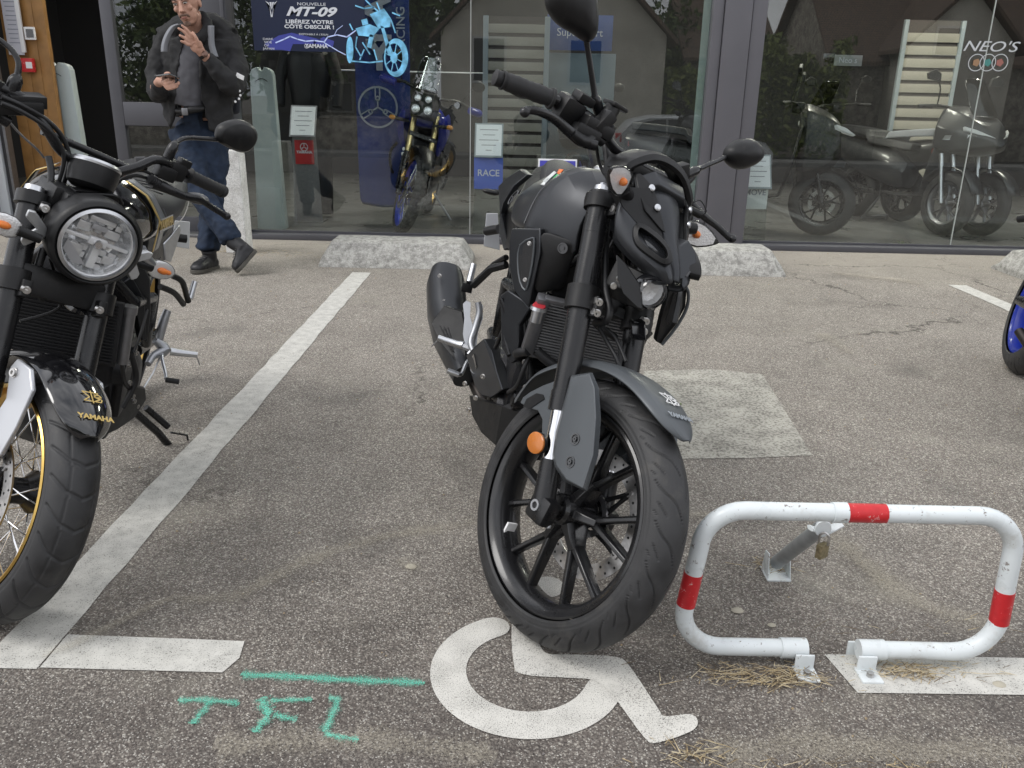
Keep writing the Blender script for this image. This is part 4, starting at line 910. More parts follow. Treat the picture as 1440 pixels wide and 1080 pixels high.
# side cowls: outer skin (row by row from the crease outwards), with a raised slot
for sg in (-1, 1):
    g = lambda x, y, z: Vector((x, sg*y, z))
    rows = [[g(1.118, .100, .948), g(1.160, .074, .924), g(1.203, .043, .905), g(1.247, .025, .878), g(1.272, .0165, .852), g(1.287, .014, .830)],
            [g(1.130, .112, .941), g(1.178, .085, .908), g(1.220, .057, .888), g(1.260, .036, .866), g(1.281, .027, .848), g(1.290, .020, .828)],
            [g(1.138, .119, .925), g(1.190, .092, .893), g(1.232, .070, .870), g(1.266, .050, .855), g(1.283, .038, .846), g(1.289, .024, .824)],
            [g(1.145, .118, .898), g(1.192, .096, .868), g(1.232, .075, .850), g(1.260, .056, .842), g(1.276, .041, .838), g(1.281, .026, .820)],
            [g(1.160, .108, .868), g(1.190, .092, .850), g(1.222, .075, .840), g(1.246, .056, .834), g(1.261, .040, .828), g(1.267, .024, .814)],
            [g(1.130, .085, .856), g(1.160, .078, .842), g(1.195, .065, .832), g(1.215, .050, .826), g(1.23, .036, .820), g(1.24, .022, .806)]]
    mb = stee(); mb.loft(rows, closed=False, caps=False); mb.build('side_cowl', tank_grey, hu, solid=.005, sub=1)
    # dark daytime light slot: rim, recess and lens
    sl = [(897, 324), (903, 324), (922, 338), (934, 351), (937, 362), (931, 366), (918, 357), (903, 345), (896, 335)]
    rimP = [(892, 317), (905, 317), (928, 334), (941, 352), (944, 369), (932, 373), (912, 361), (895, 347), (889, 332)]
    def lift(px, py, e): 
        y0 = -.090+(px-892)*.00098; p = S_(px, py, y0); p = p+Vector((e, -e*.9, e*.3)); return Vector((p.x, -sg*p.y if sg > 0 else p.y, p.z))
    A_ = [lift(a, b, .010) for a, b in rimP]; B_ = [lift(a, b, .014) for a, b in sl]; C_ = [lift(a, b, -.002) for a, b in sl]; D_ = [lift(a, b, -.02) for a, b in rimP]
    mb = stee(); mb.loft([catmull(D_, 3, True), catmull(A_, 3, True), catmull(B_, 3, True), catmull(C_, 3, True)], caps=False); mb.build('light_surround', black_matte, hu, bev=.001)
    mb = stee(); mb.add(catmull(C_, 3, True), [tuple(range(27))]); mb.build('daytime_light', mat('dark_lens', (.03, .032, .036), .12, coat=1.0), hu, solid=.002)
    # upper stay with two bolts
    st_ = [S_(892, 243, -.088), S_(899, 243, -.080), S_(917, 262, -.062), S_(926, 295, -.047), S_(934, 327, -.036), S_(927, 322, -.045), S_(907, 297, -.075), S_(897, 272, -.088)]
    st_ = [Vector((p.x+.006, p.y if sg < 0 else -p.y, p.z)) for p in st_]
    mb = stee(); mb.prism(st_, (-.012, 0, 0)); o_ = mb.build('headlight_stay', black_matte, hu, bev=.0015)
    mb = stee()
    for px, py, y0 in ((913.5, 263.5, -.068), (921.5, 291, -.055)):
        c = S_(px, py, y0); c = Vector((c.x+.006, c.y if sg < 0 else -c.y, c.z)); mb.lathe([(.0075, 0), (.0075, .003), (.004, .005), (0, .005)], frame(c, (.85, sg*.35, .4)), 16)
    mb.build('stay_bolt', alu, o_)
    # inner black bracket below the stay
    mb = stee(); mb.prism([g(1.12, .13, .955), g(1.16, .075, .985), g(1.20, .045, .93), g(1.24, .03, .885), g(1.19, .08, .905), g(1.15, .11, .925)], (-.02, -sg*.012, -.012)); mb.build('inner_bracket', black_matte, hu)
# meter hood: thick arched visor, and dashboard housing beneath it
hd = [(1.108, -.108, .993), (1.108, -.103, 1.012), (1.105, -.055, 1.046), (1.103, 0, 1.056), (1.105, .055, 1.046), (1.108, .103, 1.012), (1.108, .108, .990)]
mb = stee(); rings = []
C0 = catmull([np.array(p) for p in hd], 6)
for i, p in enumerate(C0):
    a = C0[max(0, i-1)]; b = C0[min(len(C0)-1, i+1)]; tdir = (b-a)/np.linalg.norm(b-a); up = np.cross(np.array([1., 0, 0]), tdir); up = up/np.linalg.norm(up)
    if up[2] < 0 and abs(p[1]) < .09: up = -up
    if i == 0: u0 = up
    else:
        if np.dot(up, u0) < 0: up = -up
        u0 = up
    o_ = np.array(p); bk = np.array([-.055, 0, -.004])
    rings.append([o_-up*.010, o_+np.array([.006, 0, -.002]), o_+up*.010, o_+up*.014+bk*.3, o_+up*.012+bk, o_-up*.002+bk])
mb.loft(rings); mb.build('meter_hood', black_matte, hu, bev=.003)
mb = stee(); mb.loft([[(1.118, -.085, .998), (1.122, -.05, 1.026), (1.122, .05, 1.026), (1.118, .085, .998), (1.11, .04, .985), (1.11, -.04, .985)], [(1.140, -.07, .985), (1.152, -.045, 1.002), (1.152, .045, 1.002), (1.140, .07, .985), (1.13, .03, .96), (1.13, -.03, .96)]]); mb.build('dash_housing', tank_grey, hu, bev=.004)
mb = stee(); mb.box((1.05, 0, 1.0), (.10, .17, .05), bev=.01); mb.build('dashboard', black_matte, hu)
# lower black duct with projector lamp
mb = stee(); mb.loft([[(1.235, -.03, .822), (1.245, 0, .826), (1.235, .03, .822), (1.15, .06, .82), (1.12, 0, .82), (1.15, -.06, .82)], [(1.205, -.045, .775), (1.215, 0, .775), (1.205, .045, .775), (1.15, .06, .76), (1.12, 0, .76), (1.15, -.06, .76)], [(1.21, -.025, .745), (1.215, 0, .745), (1.21, .025, .745), (1.15, .03, .74), (1.13, 0, .74), (1.15, -.03, .74)]]); mb.build('lamp_housing', black_matte, hu, bev=.003)
lc = S_(911, 408, -.030); L = frame(lc, (1, -.22, -.05))
mb = stee(); mb.lathe([(.034, -.01), (.035, .022), (.031, .028), (.029, .022), (.0305, .0), (.02, -.012)], L, 28, cap=False); mb.build('projector_bezel', black_gloss, hu)
mb = stee(); mb.lathe([(.030, .012), (.024, .0), (.014, -.006), (0, -.009)], L, 12, cap=False); mb.build('lamp_reflector', ind_refl, hu, ang=5)
mb = stee(); mb.lathe([(.0295, .020), (.026, .031), (.015, .040), (0, .043)], L, 28, cap=False); mb.build('projector_lens', clear_lens, hu)
for sg in (-1, 1):
    P = [Vector((p.x, p.y if sg < 0 else -p.y, p.z)) for p in (S_(866, 357, -.115), S_(879, 370, -.100), S_(900, 401, -.070), S_(902, 435, -.060), S_(896, 432, -.070), S_(876, 413, -.095), S_(868, 392, -.112))]
    mb = stee(); mb.prism(P, (-.004, -sg*.012, -.002)); mb.build('lamp_shroud', black_matte, hu, bev=.002)
mb = stee()
for px, py in ((871, 392), (863, 402)): bolt_at(mb, S_(px, py, -.085), (.8, -.6, 0), .006, .006)
mb.build('bracket_bolt', steel, hu)
mb = stee(); mb.prism([S_(888, 452, .03), S_(908, 452, .03), S_(909, 480, .03), S_(888, 478, .03)], (-.03, .02, 0)); mb.build('horn_cover', black_gloss, hu, bev=.003)
nf = [S_(956, 346, .012), S_(969, 338, .040), S_(979, 354, .050), S_(980, 369, .048), S_(963, 393, .022), S_(953, 393, .006)]
mb = stee(); mb.prism(nf, (-.03, -.006, -.004)); nfo = mb.build('nose_facet', tank_grey, hu, bev=.003)
mb = stee(); mb.prism([p+Vector((.0008, .0004, 0)) for p in (S_(963, 386, .024), S_(976, 367, .047), S_(976, 374, .045), S_(966, 390, .024))], (-.002, 0, 0)); mb.build('facet_opening', black_gloss, nfo)
# indicators
for sg, c, d in ((-1, S_(871, 252, -.168), Vector((.35, -1, .10))), (1, S_(983, 331, .165), Vector((.35, 1, .10)))):
    ax_ = d.normalized(); mb = stee(); mb.tube([Vector((1.13, sg*.085, .945)), Vector((1.145, sg*.125, .958))], [.017, .013], 14); ind = mb.build('indicator', black_matte, bike)
    # teardrop lamp pointing outwards
    fw_ = Vector((1, sg*-.1, .0)).normalized(); rt = ax_; up = rt.cross(fw_).normalized(); fw_ = up.cross(rt).normalized()
    prof = [(-.048, .008), (-.041, .023), (-.022, .030), (.006, .028), (.030, .0185), (.048, .008), (.056, .001)]
    def body_rings(k0, k1, fn):
        rg = []
        for t, r_ in prof: rg.append([c+rt*t+up*(r_*math.cos(a))+fw_*(r_*fn*math.sin(a)) for a in np.linspace(k0, k1, 14)])
        return rg
    mb = stee(); mb.loft(body_rings(math.pi, 2*math.pi, .9), closed=True); mb.build('indicator_shell', black_matte, ind)
    mb = stee(); mb.loft(body_rings(0, math.pi, .62), closed=True, caps=True); mb.build('indicator_lens', clear_lens, ind, bev=0)
    mb = stee(); mb.loft([[c+rt*t*.9+up*(r_*.85*math.cos(a))+fw_*(r_*.05) for a in np.linspace(0, 2*math.pi, 12, endpoint=False)] for t, r_ in prof[:-1]]); mb.build('indicator_reflector', ind_refl, ind)
    mb = stee(); mb.ball(tuple(c-rt*.010+fw_*.004), .009, 12, (1.4, 1, 1)); mb.build('indicator_bulb', orange_bulb, ind)
# ------------------------------------------------------------------ body (not steered)
def body(*a, **k): return MB()
TS = {.995: [(0, .930), (.03, .926), (.052, .895), (.062, .855), (.058, .825), (.05, .80)], .955: [(0, .965), (.05, .960), (.088, .925), (.108, .88), (.112, .828), (.10, .80)], .90: [(0, .984), (.06, .982), (.112, .968), (.152, .90), (.160, .822), (.15, .795)],
      .83: [(0, .988), (.06, .986), (.118, .974), (.178, .90), (.192, .812), (.185, .79)], .75: [(0, .980), (.065, .978), (.130, .962), (.205, .885), (.211, .805), (.20, .785)], .65: [(0, .958), (.075, .955), (.142, .932), (.216, .865), (.212, .80), (.19, .78)],
      .56: [(0, .920), (.07, .916), (.125, .890), (.185, .845), (.18, .79), (.15, .77)], .49: [(0, .880), (.05, .875), (.09, .855), (.12, .83), (.12, .79), (.10, .76)]}
rings = []
for x, s_ in TS.items():
    h_ = [(x-.25*max(0, .9-z)*0, y, z) for y, z in s_]; rings.append([(x, -y, z) for x, y, z in h_[::-1]]+[(x, y, z) for x, y, z in h_[1:]])
mb = MB(); mb.loft(rings); tank = mb.build('fuel_tank', tank_grey, bike, sub=2)
rings = []
for x, s_ in sorted(TS.items(), reverse=True)[:4]:
    if x < .85: x = .862; s_ = [((a[0]+b[0])/2, (a[1]+b[1])/2) for a, b in zip(TS[.83], TS[.90])]
    h_ = [(x+.006, y*1.06+.005*(y > .01), z+.006*(k < 4)-.010*(k >= 4)) for k, (y, z) in enumerate(s_)]; rings.append([(x_, -y, z) for x_, y, z in h_[::-1]]+[(x_, y, z) for x_, y, z in h_[1:]])
mb = MB(); mb.loft(rings, closed=False, caps=False); mb.build('tank_front_panel', tank_grey, tank, solid=.006, sub=1, ang=24)
def tank_pt(x, side, z):   # surface point of the tank flank
    xs = sorted(TS); x = min(max(x, xs[0]), xs[-1]); i = max(j for j in range(len(xs)) if xs[j] <= x); j = min(i+1, len(xs)-1); t = 0 if i == j else (x-xs[i])/(xs[j]-xs[i])
    S = [(a[0]*(1-t)+b[0]*t, a[1]*(1-t)+b[1]*t) for a, b in zip(TS[xs[i]], TS[xs[j]])]
    for a, b in zip(S[:-1], S[1:]):
        if (a[1]-z)*(b[1]-z) <= 0 and abs(a[1]-b[1]) > 1e-6: u = (a[1]-z)/(a[1]-b[1]); return Vector((x, side*(a[0]+(b[0]-a[0])*u), z))
    return Vector((x, side*S[-1][0], z))
for sg in (-1, 1):   # crest strip between flank and nose, and the round badge
    pts = [tank_pt(x, sg, z)+Vector((.004, sg*.003, .003)) for x, z in ((.835, .984), (.848, .955), (.853, .915), (.853, .870), (.850, .818))]
    mb = MB(); mb.tube(pts, .0042, 8, smooth=5); mb.build('tank_crease', black_gloss, tank)
    c = tank_pt(.70, sg, .862)+Vector((0, sg*.0045, 0)); L = frame(c, (.12, sg*1, .45)) @ SCL(1, 1, 1); mb = MB(); mb.ring([(.0225, 0), (.0225, .0015), (.0200, .0015), (.0200, 0)], L, 32)
    for k in range(3):
        a = R_(90+120*k); mb.box((.010*math.cos(a), .010*math.sin(a), .0008), (.020, .0022, .0014), L=L @ T(.010*math.cos(a), .010*math.sin(a), 0) @ RZ(a) @ T(-.010*math.cos(a), -.010*math.sin(a), 0))
    mb.build('tank_badge', alu_grey, tank)
mb = MB(); mb.lathe([(.044, -.004), (.044, .006), (.040, .010), (.024, .012), (0, .012)], frame((.80, 0, .984), (.12, 0, 1)), 32); mb.build('fuel_cap', alu, tank)
# sticker on the tank top (blue-grey, green and orange)
mb = MB()
for k, cl in enumerate((0, 1, 2)): pass
for nm, q, col in (('pale', [(764, 258), (780, 244), (783, 246), (768, 261)], (.6, .62, .62)), ('black', [(769, 257), (781, 246), (786, 247), (776, 259)], (.02, .025, .03)), ('pale2', [(776, 259), (786, 247), (788, 248), (779, 260)], (.5, .52, .52)), ('green', [(777, 254), (783, 248), (787, 249), (782, 255)], (.02, .45, .12)), ('orange', [(783, 248), (787, 241), (793, 242), (787, 249)], (.75, .16, .03)), ('dot', [(761, 263), (765, 259), (770, 260), (766, 264)], (.7, .72, .72)), ('dot2', [(771, 262), (774, 258), (778, 259), (776, 263)], (.7, .72, .72))):
    P = []
    for a_, b_ in q:
        best = None
        for xx in np.linspace(.62, .94, 65):
            p = F_(a_, b_, xx); t_ = tank_pt(xx, -1, min(.9835, p.z)); e_ = abs(t_.y-p.y)
            if best is None or e_ < best[0]: best = (e_, p)
        P.append(best[1]+Vector((.010, -.004, .006)))
    mb = MB(); mb.add(P, [(0, 1, 2, 3)]); mb.build('tank_sticker', mat('sticker_'+nm, col, .5), tank, solid=.0012)
# side shrouds with recessed mesh insert and winglet blade
for sg in (-1, 1):
    g = lambda x, y, z: Vector((x, sg*y, z))
    m_ = lambda px, py, x, dy=0: (lambda p: Vector((p.x, -sg*(p.y+dy) if sg > 0 else p.y+dy, p.z)))(F_(px, py, x))
    outer = [m_(719, 321, .86), m_(760, 321, .95), m_(759, 356, .97), m_(748, 408, .955), m_(744, 433, .95), m_(736, 424, .94), m_(722, 408, .90), m_(715, 374, .87), m_(716, 340, .85)]
    inner = [m_(733, 345, .89), m_(750, 335, .93), m_(753, 341, .94), m_(750, 372, .945), m_(744, 400, .94), m_(740, 408, .935), m_(733, 396, .915), m_(730, 370, .895)]
    mb = MB(); n = len(outer)
    A_ = [p+Vector((.006, sg*.010, 0)) for p in outer]; ctr = sum(inner, Vector())/len(inner)
    mb.prism(outer, (-.035, -sg*.028, 0)); sh = mb.build('side_shroud', tank_grey, bike, bev=.004)
    mb = MB(); inn2 = [p+Vector((.0035, sg*.0035, 0)) for p in inner]; mb.prism(inn2, (-.01, -sg*.005, 0)); mb.build('shroud_insert', mat('mesh_black', (.012, .012, .013), .55, bump=1, bscale=900), sh, bev=.001)
    mb = MB(); mb.tube([p+Vector((.003, sg*.003, 0)) for p in inner], .003, 8, closed=True, smooth=2); mb.build('shroud_rim', panel_grey, sh)
    mb = MB()
    for px, py in ((747, 343), (741, 394)): bolt_at(mb, m_(px, py, .955)+Vector((.0, sg*.004, 0)), (.7, sg*.7, 0), .0045, .004)
    mb.build('shroud_screw', steel, sh)
    low = [m_(703, 415, .86), m_(713, 408, .90), m_(737, 423, .94), m_(746, 434, .95), m_(730, 458, .95), m_(729, 480, .96), m_(727, 506, .96), m_(718, 512, .95), m_(704, 488, .90), m_(704, 455, .88)]
    mb = MB(); mb.prism(low, (-.03, -sg*.02, 0)); mb.build('lower_shroud', tank_grey, sh, bev=.005)
    mb = MB(); mb.tube([m_(705, 420, .875), m_(711, 440, .885), m_(709, 470, .895), m_(716, 500, .94)], .006, 8, smooth=4); mb.build('shroud_edge', black_satin, sh)
    # knee side air duct panel between tank and shroud
    ip = [[m_(758, 320, .95), m_(790, 333, .975), m_(815, 341, 1.0)], [m_(757, 350, .955), m_(788, 352, .985), m_(809, 358, .99)], [m_(752, 385, .95), m_(782, 382, .98), m_(797, 388, .975)], [m_(748, 418, .94), m_(775, 408, .96), m_(793, 410, .96)]]
    mb = MB(); mb.loft(ip, closed=False, caps=False); pn = mb.build('duct_panel', black_matte, bike, solid=.005, sub=2)
    mb = MB(); c = m_(791.5, 349, .995); L = frame(c, (.85, sg*.5, 0)); mb.lathe([(.013, 0), (.013, .002), (.010, .002), (.009, -.001), (.005, -.001), (.005, .003), (0, .003)], L, 20); mb.build('panel_bolt', black_gloss, pn)
wl = [F_(958, 398, .97), F_(966, 409, .96), F_(964, 432, .95), F_(950, 458, .95), F_(929, 484, .95), F_(922, 480, .96), F_(930, 445, .98), F_(944, 400, 1.0)]
mb = MB(); mb.prism(wl, (-.03, .0, 0)); wg = mb.build('winglet', black_matte, bike, bev=.003)
mb = MB(); mb.tube([p+Vector((.004, .002, 0)) for p in (wl[0], wl[1], wl[2], wl[3], wl[4])], .0042, 8, smooth=3); mb.build('winglet_edge', panel_grey, wg)
mb = MB(); mb.prism([F_(948, 412, .985), F_(958, 414, .985), F_(956, 432, .985), F_(940, 456, .985), F_(936, 452, .985)], (-.004, 0, 0)); mb.build('winglet_insert', black_satin, wg)
# radiator
rad_m = mat('radiator_core', (.24, .24, .245), .42, .4)
RL = T(1.015, 0, .606) @ RY(.32)
mb = MB(); mb.box((-.012, 0, 0), (.018, .212, .150), L=RL); rd = mb.build('radiator', mat('radiator_dark', (.008, .008, .008), .8), bike)
mb = MB()
for k in range(19): mb.box((0, 0, -.072+k*.008), (.008, .210, .0034), L=RL)
mb.build('radiator_fins', rad_m, rd)
mb = MB(); 
for sg in (-1, 1): mb.box((-.010, sg*.120, 0), (.034, .030, .164), L=RL, bev=.004)
mb.box((-.006, 0, .080), (.022, .235, .010), L=RL, bev=.002); mb.box((-.006, 0, -.080), (.022, .235, .008), L=RL, bev=.002)
mb.build('radiator_tank', alu_grey, rd)
mb = MB(); c = F_(757, 436, 1.045); mb.cyl(c+Vector((0, 0, -.03)), c+Vector((0, 0, .004)), .013, .015, 20); mb.cyl(c+Vector((0, 0, .0)), c+Vector((.0, 0, .008)), .021, .020, 24); mb.build('filler_neck', alu, rd)
mb = MB(); mb.cyl(c+Vector((0, 0, .008)), c+Vector((.002, 0, .013)), .0165, .014, 20); mb.build('filler_cap', mat('red_cap', (.42, .03, .04), .35), rd)
for pts, r_ in (([(1.0, -.10, .545), (1.01, -.05, .522), (1.015, .03, .508), (1.0, .10, .50), (.95, .12, .46)], .013), ([(1.0, .12, .66), (.97, .14, .62), (.93, .12, .60)], .013), ([(1.0, -.12, .54), (.97, -.14, .52), (.93, -.12, .50)], .012)):
    hose(pts, r_, st=False, name='coolant_hose')
# engine
eng = empty('engine'); eng.parent = bike
cast_dark = mat('dark_engine_casting', (.018, .018, .020), .42, .5, var=.2, vscale=60, bump=.4, bscale=300)
mb = MB(); mb.box((.72, 0, .36), (.34, .26, .22), bev=.03); mb.box((.80, 0, .50), (.17, .17, .20), L=T(.80, 0, .50)@RY(.5)@T(-.80, 0, -.50), bev=.015); mb.box((.83, 0, .62), (.16, .18, .10), L=T(.83, 0, .62)@RY(.5)@T(-.83, 0, -.62), bev=.02)
for k in range(6): mb.box((.855+.0*k, 0, .44+k*.018), (.10, .19, .005), L=T(.855, 0, .5)@RY(.5)@T(-.855, 0, -.5))
mb.build('crankcase', cast_dark, eng)
for sg in (-1, 1):
    mb = MB(); mb.lathe([(0, .028), (.06, .028), (.082, .020), (.090, .006), (.092, 0)], frame((.68, sg*.13, .365), (0, sg, 0)), 40); mb.lathe([(0, .040), (.030, .040), (.036, .030), (.036, .02)], frame((.68, sg*.135, .365), (0, sg, 0)), 32)
    mb.lathe([(0, .02), (.045, .02), (.055, 0)], frame((.82, sg*.125, .32), (0, sg, 0)), 28); o_ = mb.build('engine_cover', cast_dark, eng)
    mb = MB()
    for k in range(8): a = 2*math.pi*k/8+.2; bolt_at(mb, (.68+.083*math.cos(a), sg*.142, .365+.083*math.sin(a)), (0, sg, 0), .005, .006)
    mb.build('cover_bolt', steel, o_)
mb = MB(); mb.cyl((.93, -.115, .395), (.93, .09, .395), .034, .034, 24); mb.cyl((.93, -.120, .395), (.93, -.105, .395), .026, .03, 20); mb.build('starter_canister', black_satin, eng)
mb = MB(); mb.tube([(.90, -.02, .56), (.96, -.025, .54), (.985, -.03, .48), (.965, -.03, .38), (.90, -.03, .27), (.75, -.06, .20), (.55, -.12, .20), (.42, -.18, .25)], .019, 14, smooth=6); mb.build('exhaust_header', mat('dark_exhaust', (.05, .045, .042), .4, .9), eng)
for p, r_ in (((1.0, -.03, .50), .006), ((.985, -.075, .475), .006), ((.97, -.10, .44), .005), ((.96, -.115, .50), .006), ((.975, -.03, .60), .005)):
    mb = MB(); bolt_at(mb, p, (1, -.1, 0), r_, .007); mb.build('engine_bolt', steel, eng)
for pts, r_ in (([(.95, -.10, .56), (.98, -.115, .50), (.97, -.12, .44), (.92, -.13, .40)], .006), ([(.97, -.05, .55), (1.0, -.06, .50), (.98, -.07, .43)], .005), ([(.95, .05, .56), (.99, .06, .50), (.96, .05, .42)], .007), ([(.90, -.13, .62), (.93, -.15, .56), (.90, -.14, .48)], .004), ([(.78, -.15, .62), (.80, -.17, .52), (.74, -.17, .46)], .006)):
    hose(pts, r_, st=False, name='engine_hose')
mb = MB()
for a_, b_, w_ in (((1.02, 0, .86), (.90, -.16, .66), .026), ((.90, -.16, .66), (.62, -.17, .62), .03), ((.62, -.17, .62), (.42, -.14, .42), .03), ((.90, -.16, .66), (.96, -.09, .46), .02), ((.62, -.15, .66), (.12, -.12, .78), .022), ((.45, -.14, .5), (.1, -.12, .74), .018)):
    for sg in (1, -1): mb.tube([(a_[0], a_[1]*sg, a_[2]), (b_[0], b_[1]*sg, b_[2])], w_*.55, 10)
mb.build('frame', black_satin, bike)
mb = MB(); mb.box((.58, 0, .70), (.34, .22, .16), bev=.03); mb.box((.84, 0, .74), (.22, .20, .14), bev=.03); mb.build('airbox', black_matte, bike)
# belly pan with layered right cover
for sg in (-1, 1):
    m_ = lambda px, py, x: (lambda p: Vector((p.x, -p.y if sg > 0 else p.y, p.z)))(F_(px, py, x))
    out_ = [[m_(742, 559, .94), m_(765, 562, .98), m_(790, 566, 1.0)], [m_(707, 571, .90), m_(730, 580, .96), m_(780, 590, .99)], [m_(697, 625, .90), m_(722, 640, .95), m_(775, 650, .97)]]
    mb = MB(); mb.loft(out_, closed=False, caps=False); mb.build('belly_pan', black_matte, bike, solid=.006, bev=.001)
    side = [m_(660, 556, .66), m_(690, 567, .86), m_(707, 571, .905), m_(697, 627, .905), m_(676, 608, .80), m_(664, 585, .70)]
    mb = MB(); mb.prism(side, (-.01, -sg*.02, 0)); mb.build('belly_side', black_matte, bike, bev=.002)
    c1 = [m_(655, 500, .60), m_(667, 487, .64), m_(680, 476, .68), m_(690, 492, .72), m_(697, 520, .80), m_(706, 548, .90), m_(690, 560, .82), m_(677, 557, .74), m_(668, 545, .68), m_(664, 525, .64)]
    mb = MB(); mb.prism(c1, (-.03, -sg*.03, 0)); cv = mb.build('engine_guard', tank_grey, bike, bev=.004)
    mb = MB(); mb.prism([p+Vector((.012, sg*.008, 0)) for p in [m_(664, 505, .61), m_(670, 497, .64), m_(674, 515, .68), m_(670, 527, .66), m_(665, 520, .63)]], (-.004, 0, 0)); mb.build('cover_disc', black_gloss, cv, bev=.002)
    mb = MB()
    for px, py, x in ((683, 527, .76), (673, 557, .73), (658, 537, .66), (663, 574, .69)): bolt_at(mb, m_(px, py, x)+Vector((.02, sg*.008, 0)), (.8, sg*.6, 0), .006, .006)
    mb.build('guard_screw', steel, cv)
# rear wheel, swingarm
rw = empty('rear_wheel'); rw.parent = bike
tyre(rw, T(0, 0, .312), R=.312, hw=.068, rb=.226, nt=500, npf=60); cast_rim(rw, T(0, 0, .312), rim_black, hw=.055)
mb = MB()
for sg in (-1, 1): mb.tube([(.0, sg*.11, .31), (.20, sg*.11, .33), (.42, sg*.09, .36)], [.022, .028, .03], 12)
mb.cyl((0, -.12, .31), (0, .12, .31), .012, n=12); mb.build('swingarm', black_satin, bike)
mb = MB(); mb.loft([[(x, -y, z) for y, z in ((.075, -.03+.0), (.06, .0), (0, .01))]+[(x, y, z) for y, z in ((.06, 0), (.075, -.03))] for x, z0 in ((0, 0),)]*1) if False else None
rings = []
for k in range(10):
    a = R_(40+100*k/9); rings.append([(.335*math.cos(a), y, .312+(.335-.02*abs(y/.07)**2)*math.sin(a)) for y in (-.075, -.04, 0, .04, .075)])
mb = MB(); mb.loft(rings, closed=False, caps=False); mb.build('rear_hugger', black_matte, bike, solid=.004)
mb = MB(); mb.tube([(.36, .0, .42), (.28, 0, .66)], .028, 12); mb.build('shock_absorber', black_satin, bike)
# tail and seat
mb = MB(); mb.loft([[(x, -w_, z0), (x, -w_*.8, z1), (x, 0, z1+.012), (x, w_*.8, z1), (x, w_, z0), (x, 0, z0-.02)] for x, w_, z0, z1 in ((.56, .10, .82, .86), (.42, .14, .79, .83), (.28, .135, .80, .835), (.16, .11, .84, .875), (.10, .10, .86, .93), (-.05, .09, .885, .945), (-.18, .06, .90, .95))]); mb.build('seat', seat_vinyl, bike, sub=1)
mb = MB(); mb.loft([[(x, -w_, z0), (x, -w_*1.08, z1), (x, -w_*.7, z1+.02), (x, w_*.7, z1+.02), (x, w_*1.08, z1), (x, w_, z0)] for x, w_, z0, z1 in ((.62, .17, .70, .80), (.46, .19, .70, .80), (.28, .16, .72, .80), (.05, .12, .78, .86), (-.15, .08, .84, .90), (-.26, .03, .88, .91))]); mb.build('tail_fairing', black_matte, bike, bev=.006)
for sg in (-1,):
    tp_ = [F_(700, 262, .32), F_(712, 250, .36), F_(732, 237, .44), F_(742, 245, .52), F_(722, 262, .50), F_(707, 286, .50), F_(704, 300, .48), F_(716, 350, .52), F_(708, 352, .46), F_(701, 325, .38), F_(703, 290, .36)]
    mb = MB(); mb.prism(tp_, (-.02, .02, 0)); mb.build('side_panel', tank_grey, bike, bev=.004)
# pegs and hangers
hang = mat('silver_hanger', (.40, .41, .43), .45, .8, var=.06)
for sg in (-1, 1):
    m_ = lambda px, py, x: (lambda p: Vector((p.x, -p.y if sg > 0 else p.y, p.z)))(F_(px, py, x))
    mb = MB(); mb.prism([m_(651, 428, .42), m_(656, 423, .42), m_(662, 426, .42), m_(661, 445, .43), m_(666, 462, .45), m_(672, 440, .43), m_(674, 425, .43), m_(679, 430, .43), m_(679, 448, .44), m_(672, 468, .46), m_(670, 488, .48), m_(655, 492, .48), m_(651, 470, .45), m_(653, 448, .43)], (-.010, 0, 0)); mb.tube([m_(672, 425, .43), m_(674, 440, .44), m_(668, 462, .46), m_(662, 482, .49), m_(668, 500, .52)], .010, 10, smooth=4); mb.tube([m_(652, 487, .47), m_(665, 492, .5), m_(660, 500, .51)], .012, 8, smooth=3); hg = mb.build('footpeg_hanger', hang, bike)
    mb = MB(); mb.tube([m_(616, 475, .45), m_(643, 484, .46), m_(652, 486, .47)], [.010, .0115, .014], 12); mb.tube([m_(617, 477, .45), m_(607, 487, .44)], .0022, 6)
    mb.build('footpeg', alu, hg)
    mb = MB(); mb.tube([m_(660, 505, .52), m_(655, 512, .56), m_(650, 524, .60), m_(645, 527, .62), m_(630, 521, .62)], .006, 10, smooth=3); mb.tube([m_(645, 527, .62), m_(629, 521, .62)], .0085, 10); mb.build('foot_pedal', alu, hg)
    mb = MB(); mb.tube([m_(712, 372, .34), m_(690, 378, .30), m_(666, 401, .22)], .013, 8); mb.tube([m_(712, 362, .34), m_(695, 372, .28), m_(668, 400, .21)], .010, 8); mb.box(tuple(m_(657, 404, .2)), (.03, .035, .03), bev=.003); ph = mb.build('passenger_hanger', black_matte, bike)
    mb = MB(); mb.tube([m_(660, 397, .21), m_(666, 372, .17)], [.011, .010], 12); mb.build('passenger_footpeg', alu, ph)
# silencer, right side
mz = black_matte
C1 = [(F_(629, 379, .02), .038), (F_(627, 386, .04), .068), (F_(626, 400, .07), .080), (F_(629, 440, .16), .082), (F_(635, 470, .26), .075), (F_(643, 500, .36), .056), (F_(652, 530, .46), .040)]
mb = MB(); rings = []
for i, (p, r_) in enumerate(C1):
    d = (C1[min(i+1, len(C1)-1)][0]-C1[max(i-1, 0)][0]).normalized(); L = frame(p, d, (0, 1, 0)); k_ = (.86, 1.1)
    rings.append([L @ Vector((r_*.80*math.copysign(abs(math.cos(a))**.75, math.cos(a)), r_*1.0*math.copysign(abs(math.sin(a))**.75, math.sin(a)), 0)) for a in np.linspace(0, 2*math.pi, 20, endpoint=False)])
mb.loft(rings[1:]); sil = mb.build('silencer', tank_grey, bike, ang=50)
mb = MB(); mb.loft(rings[:2]); mb.build('silencer_end', alu_grey, sil)
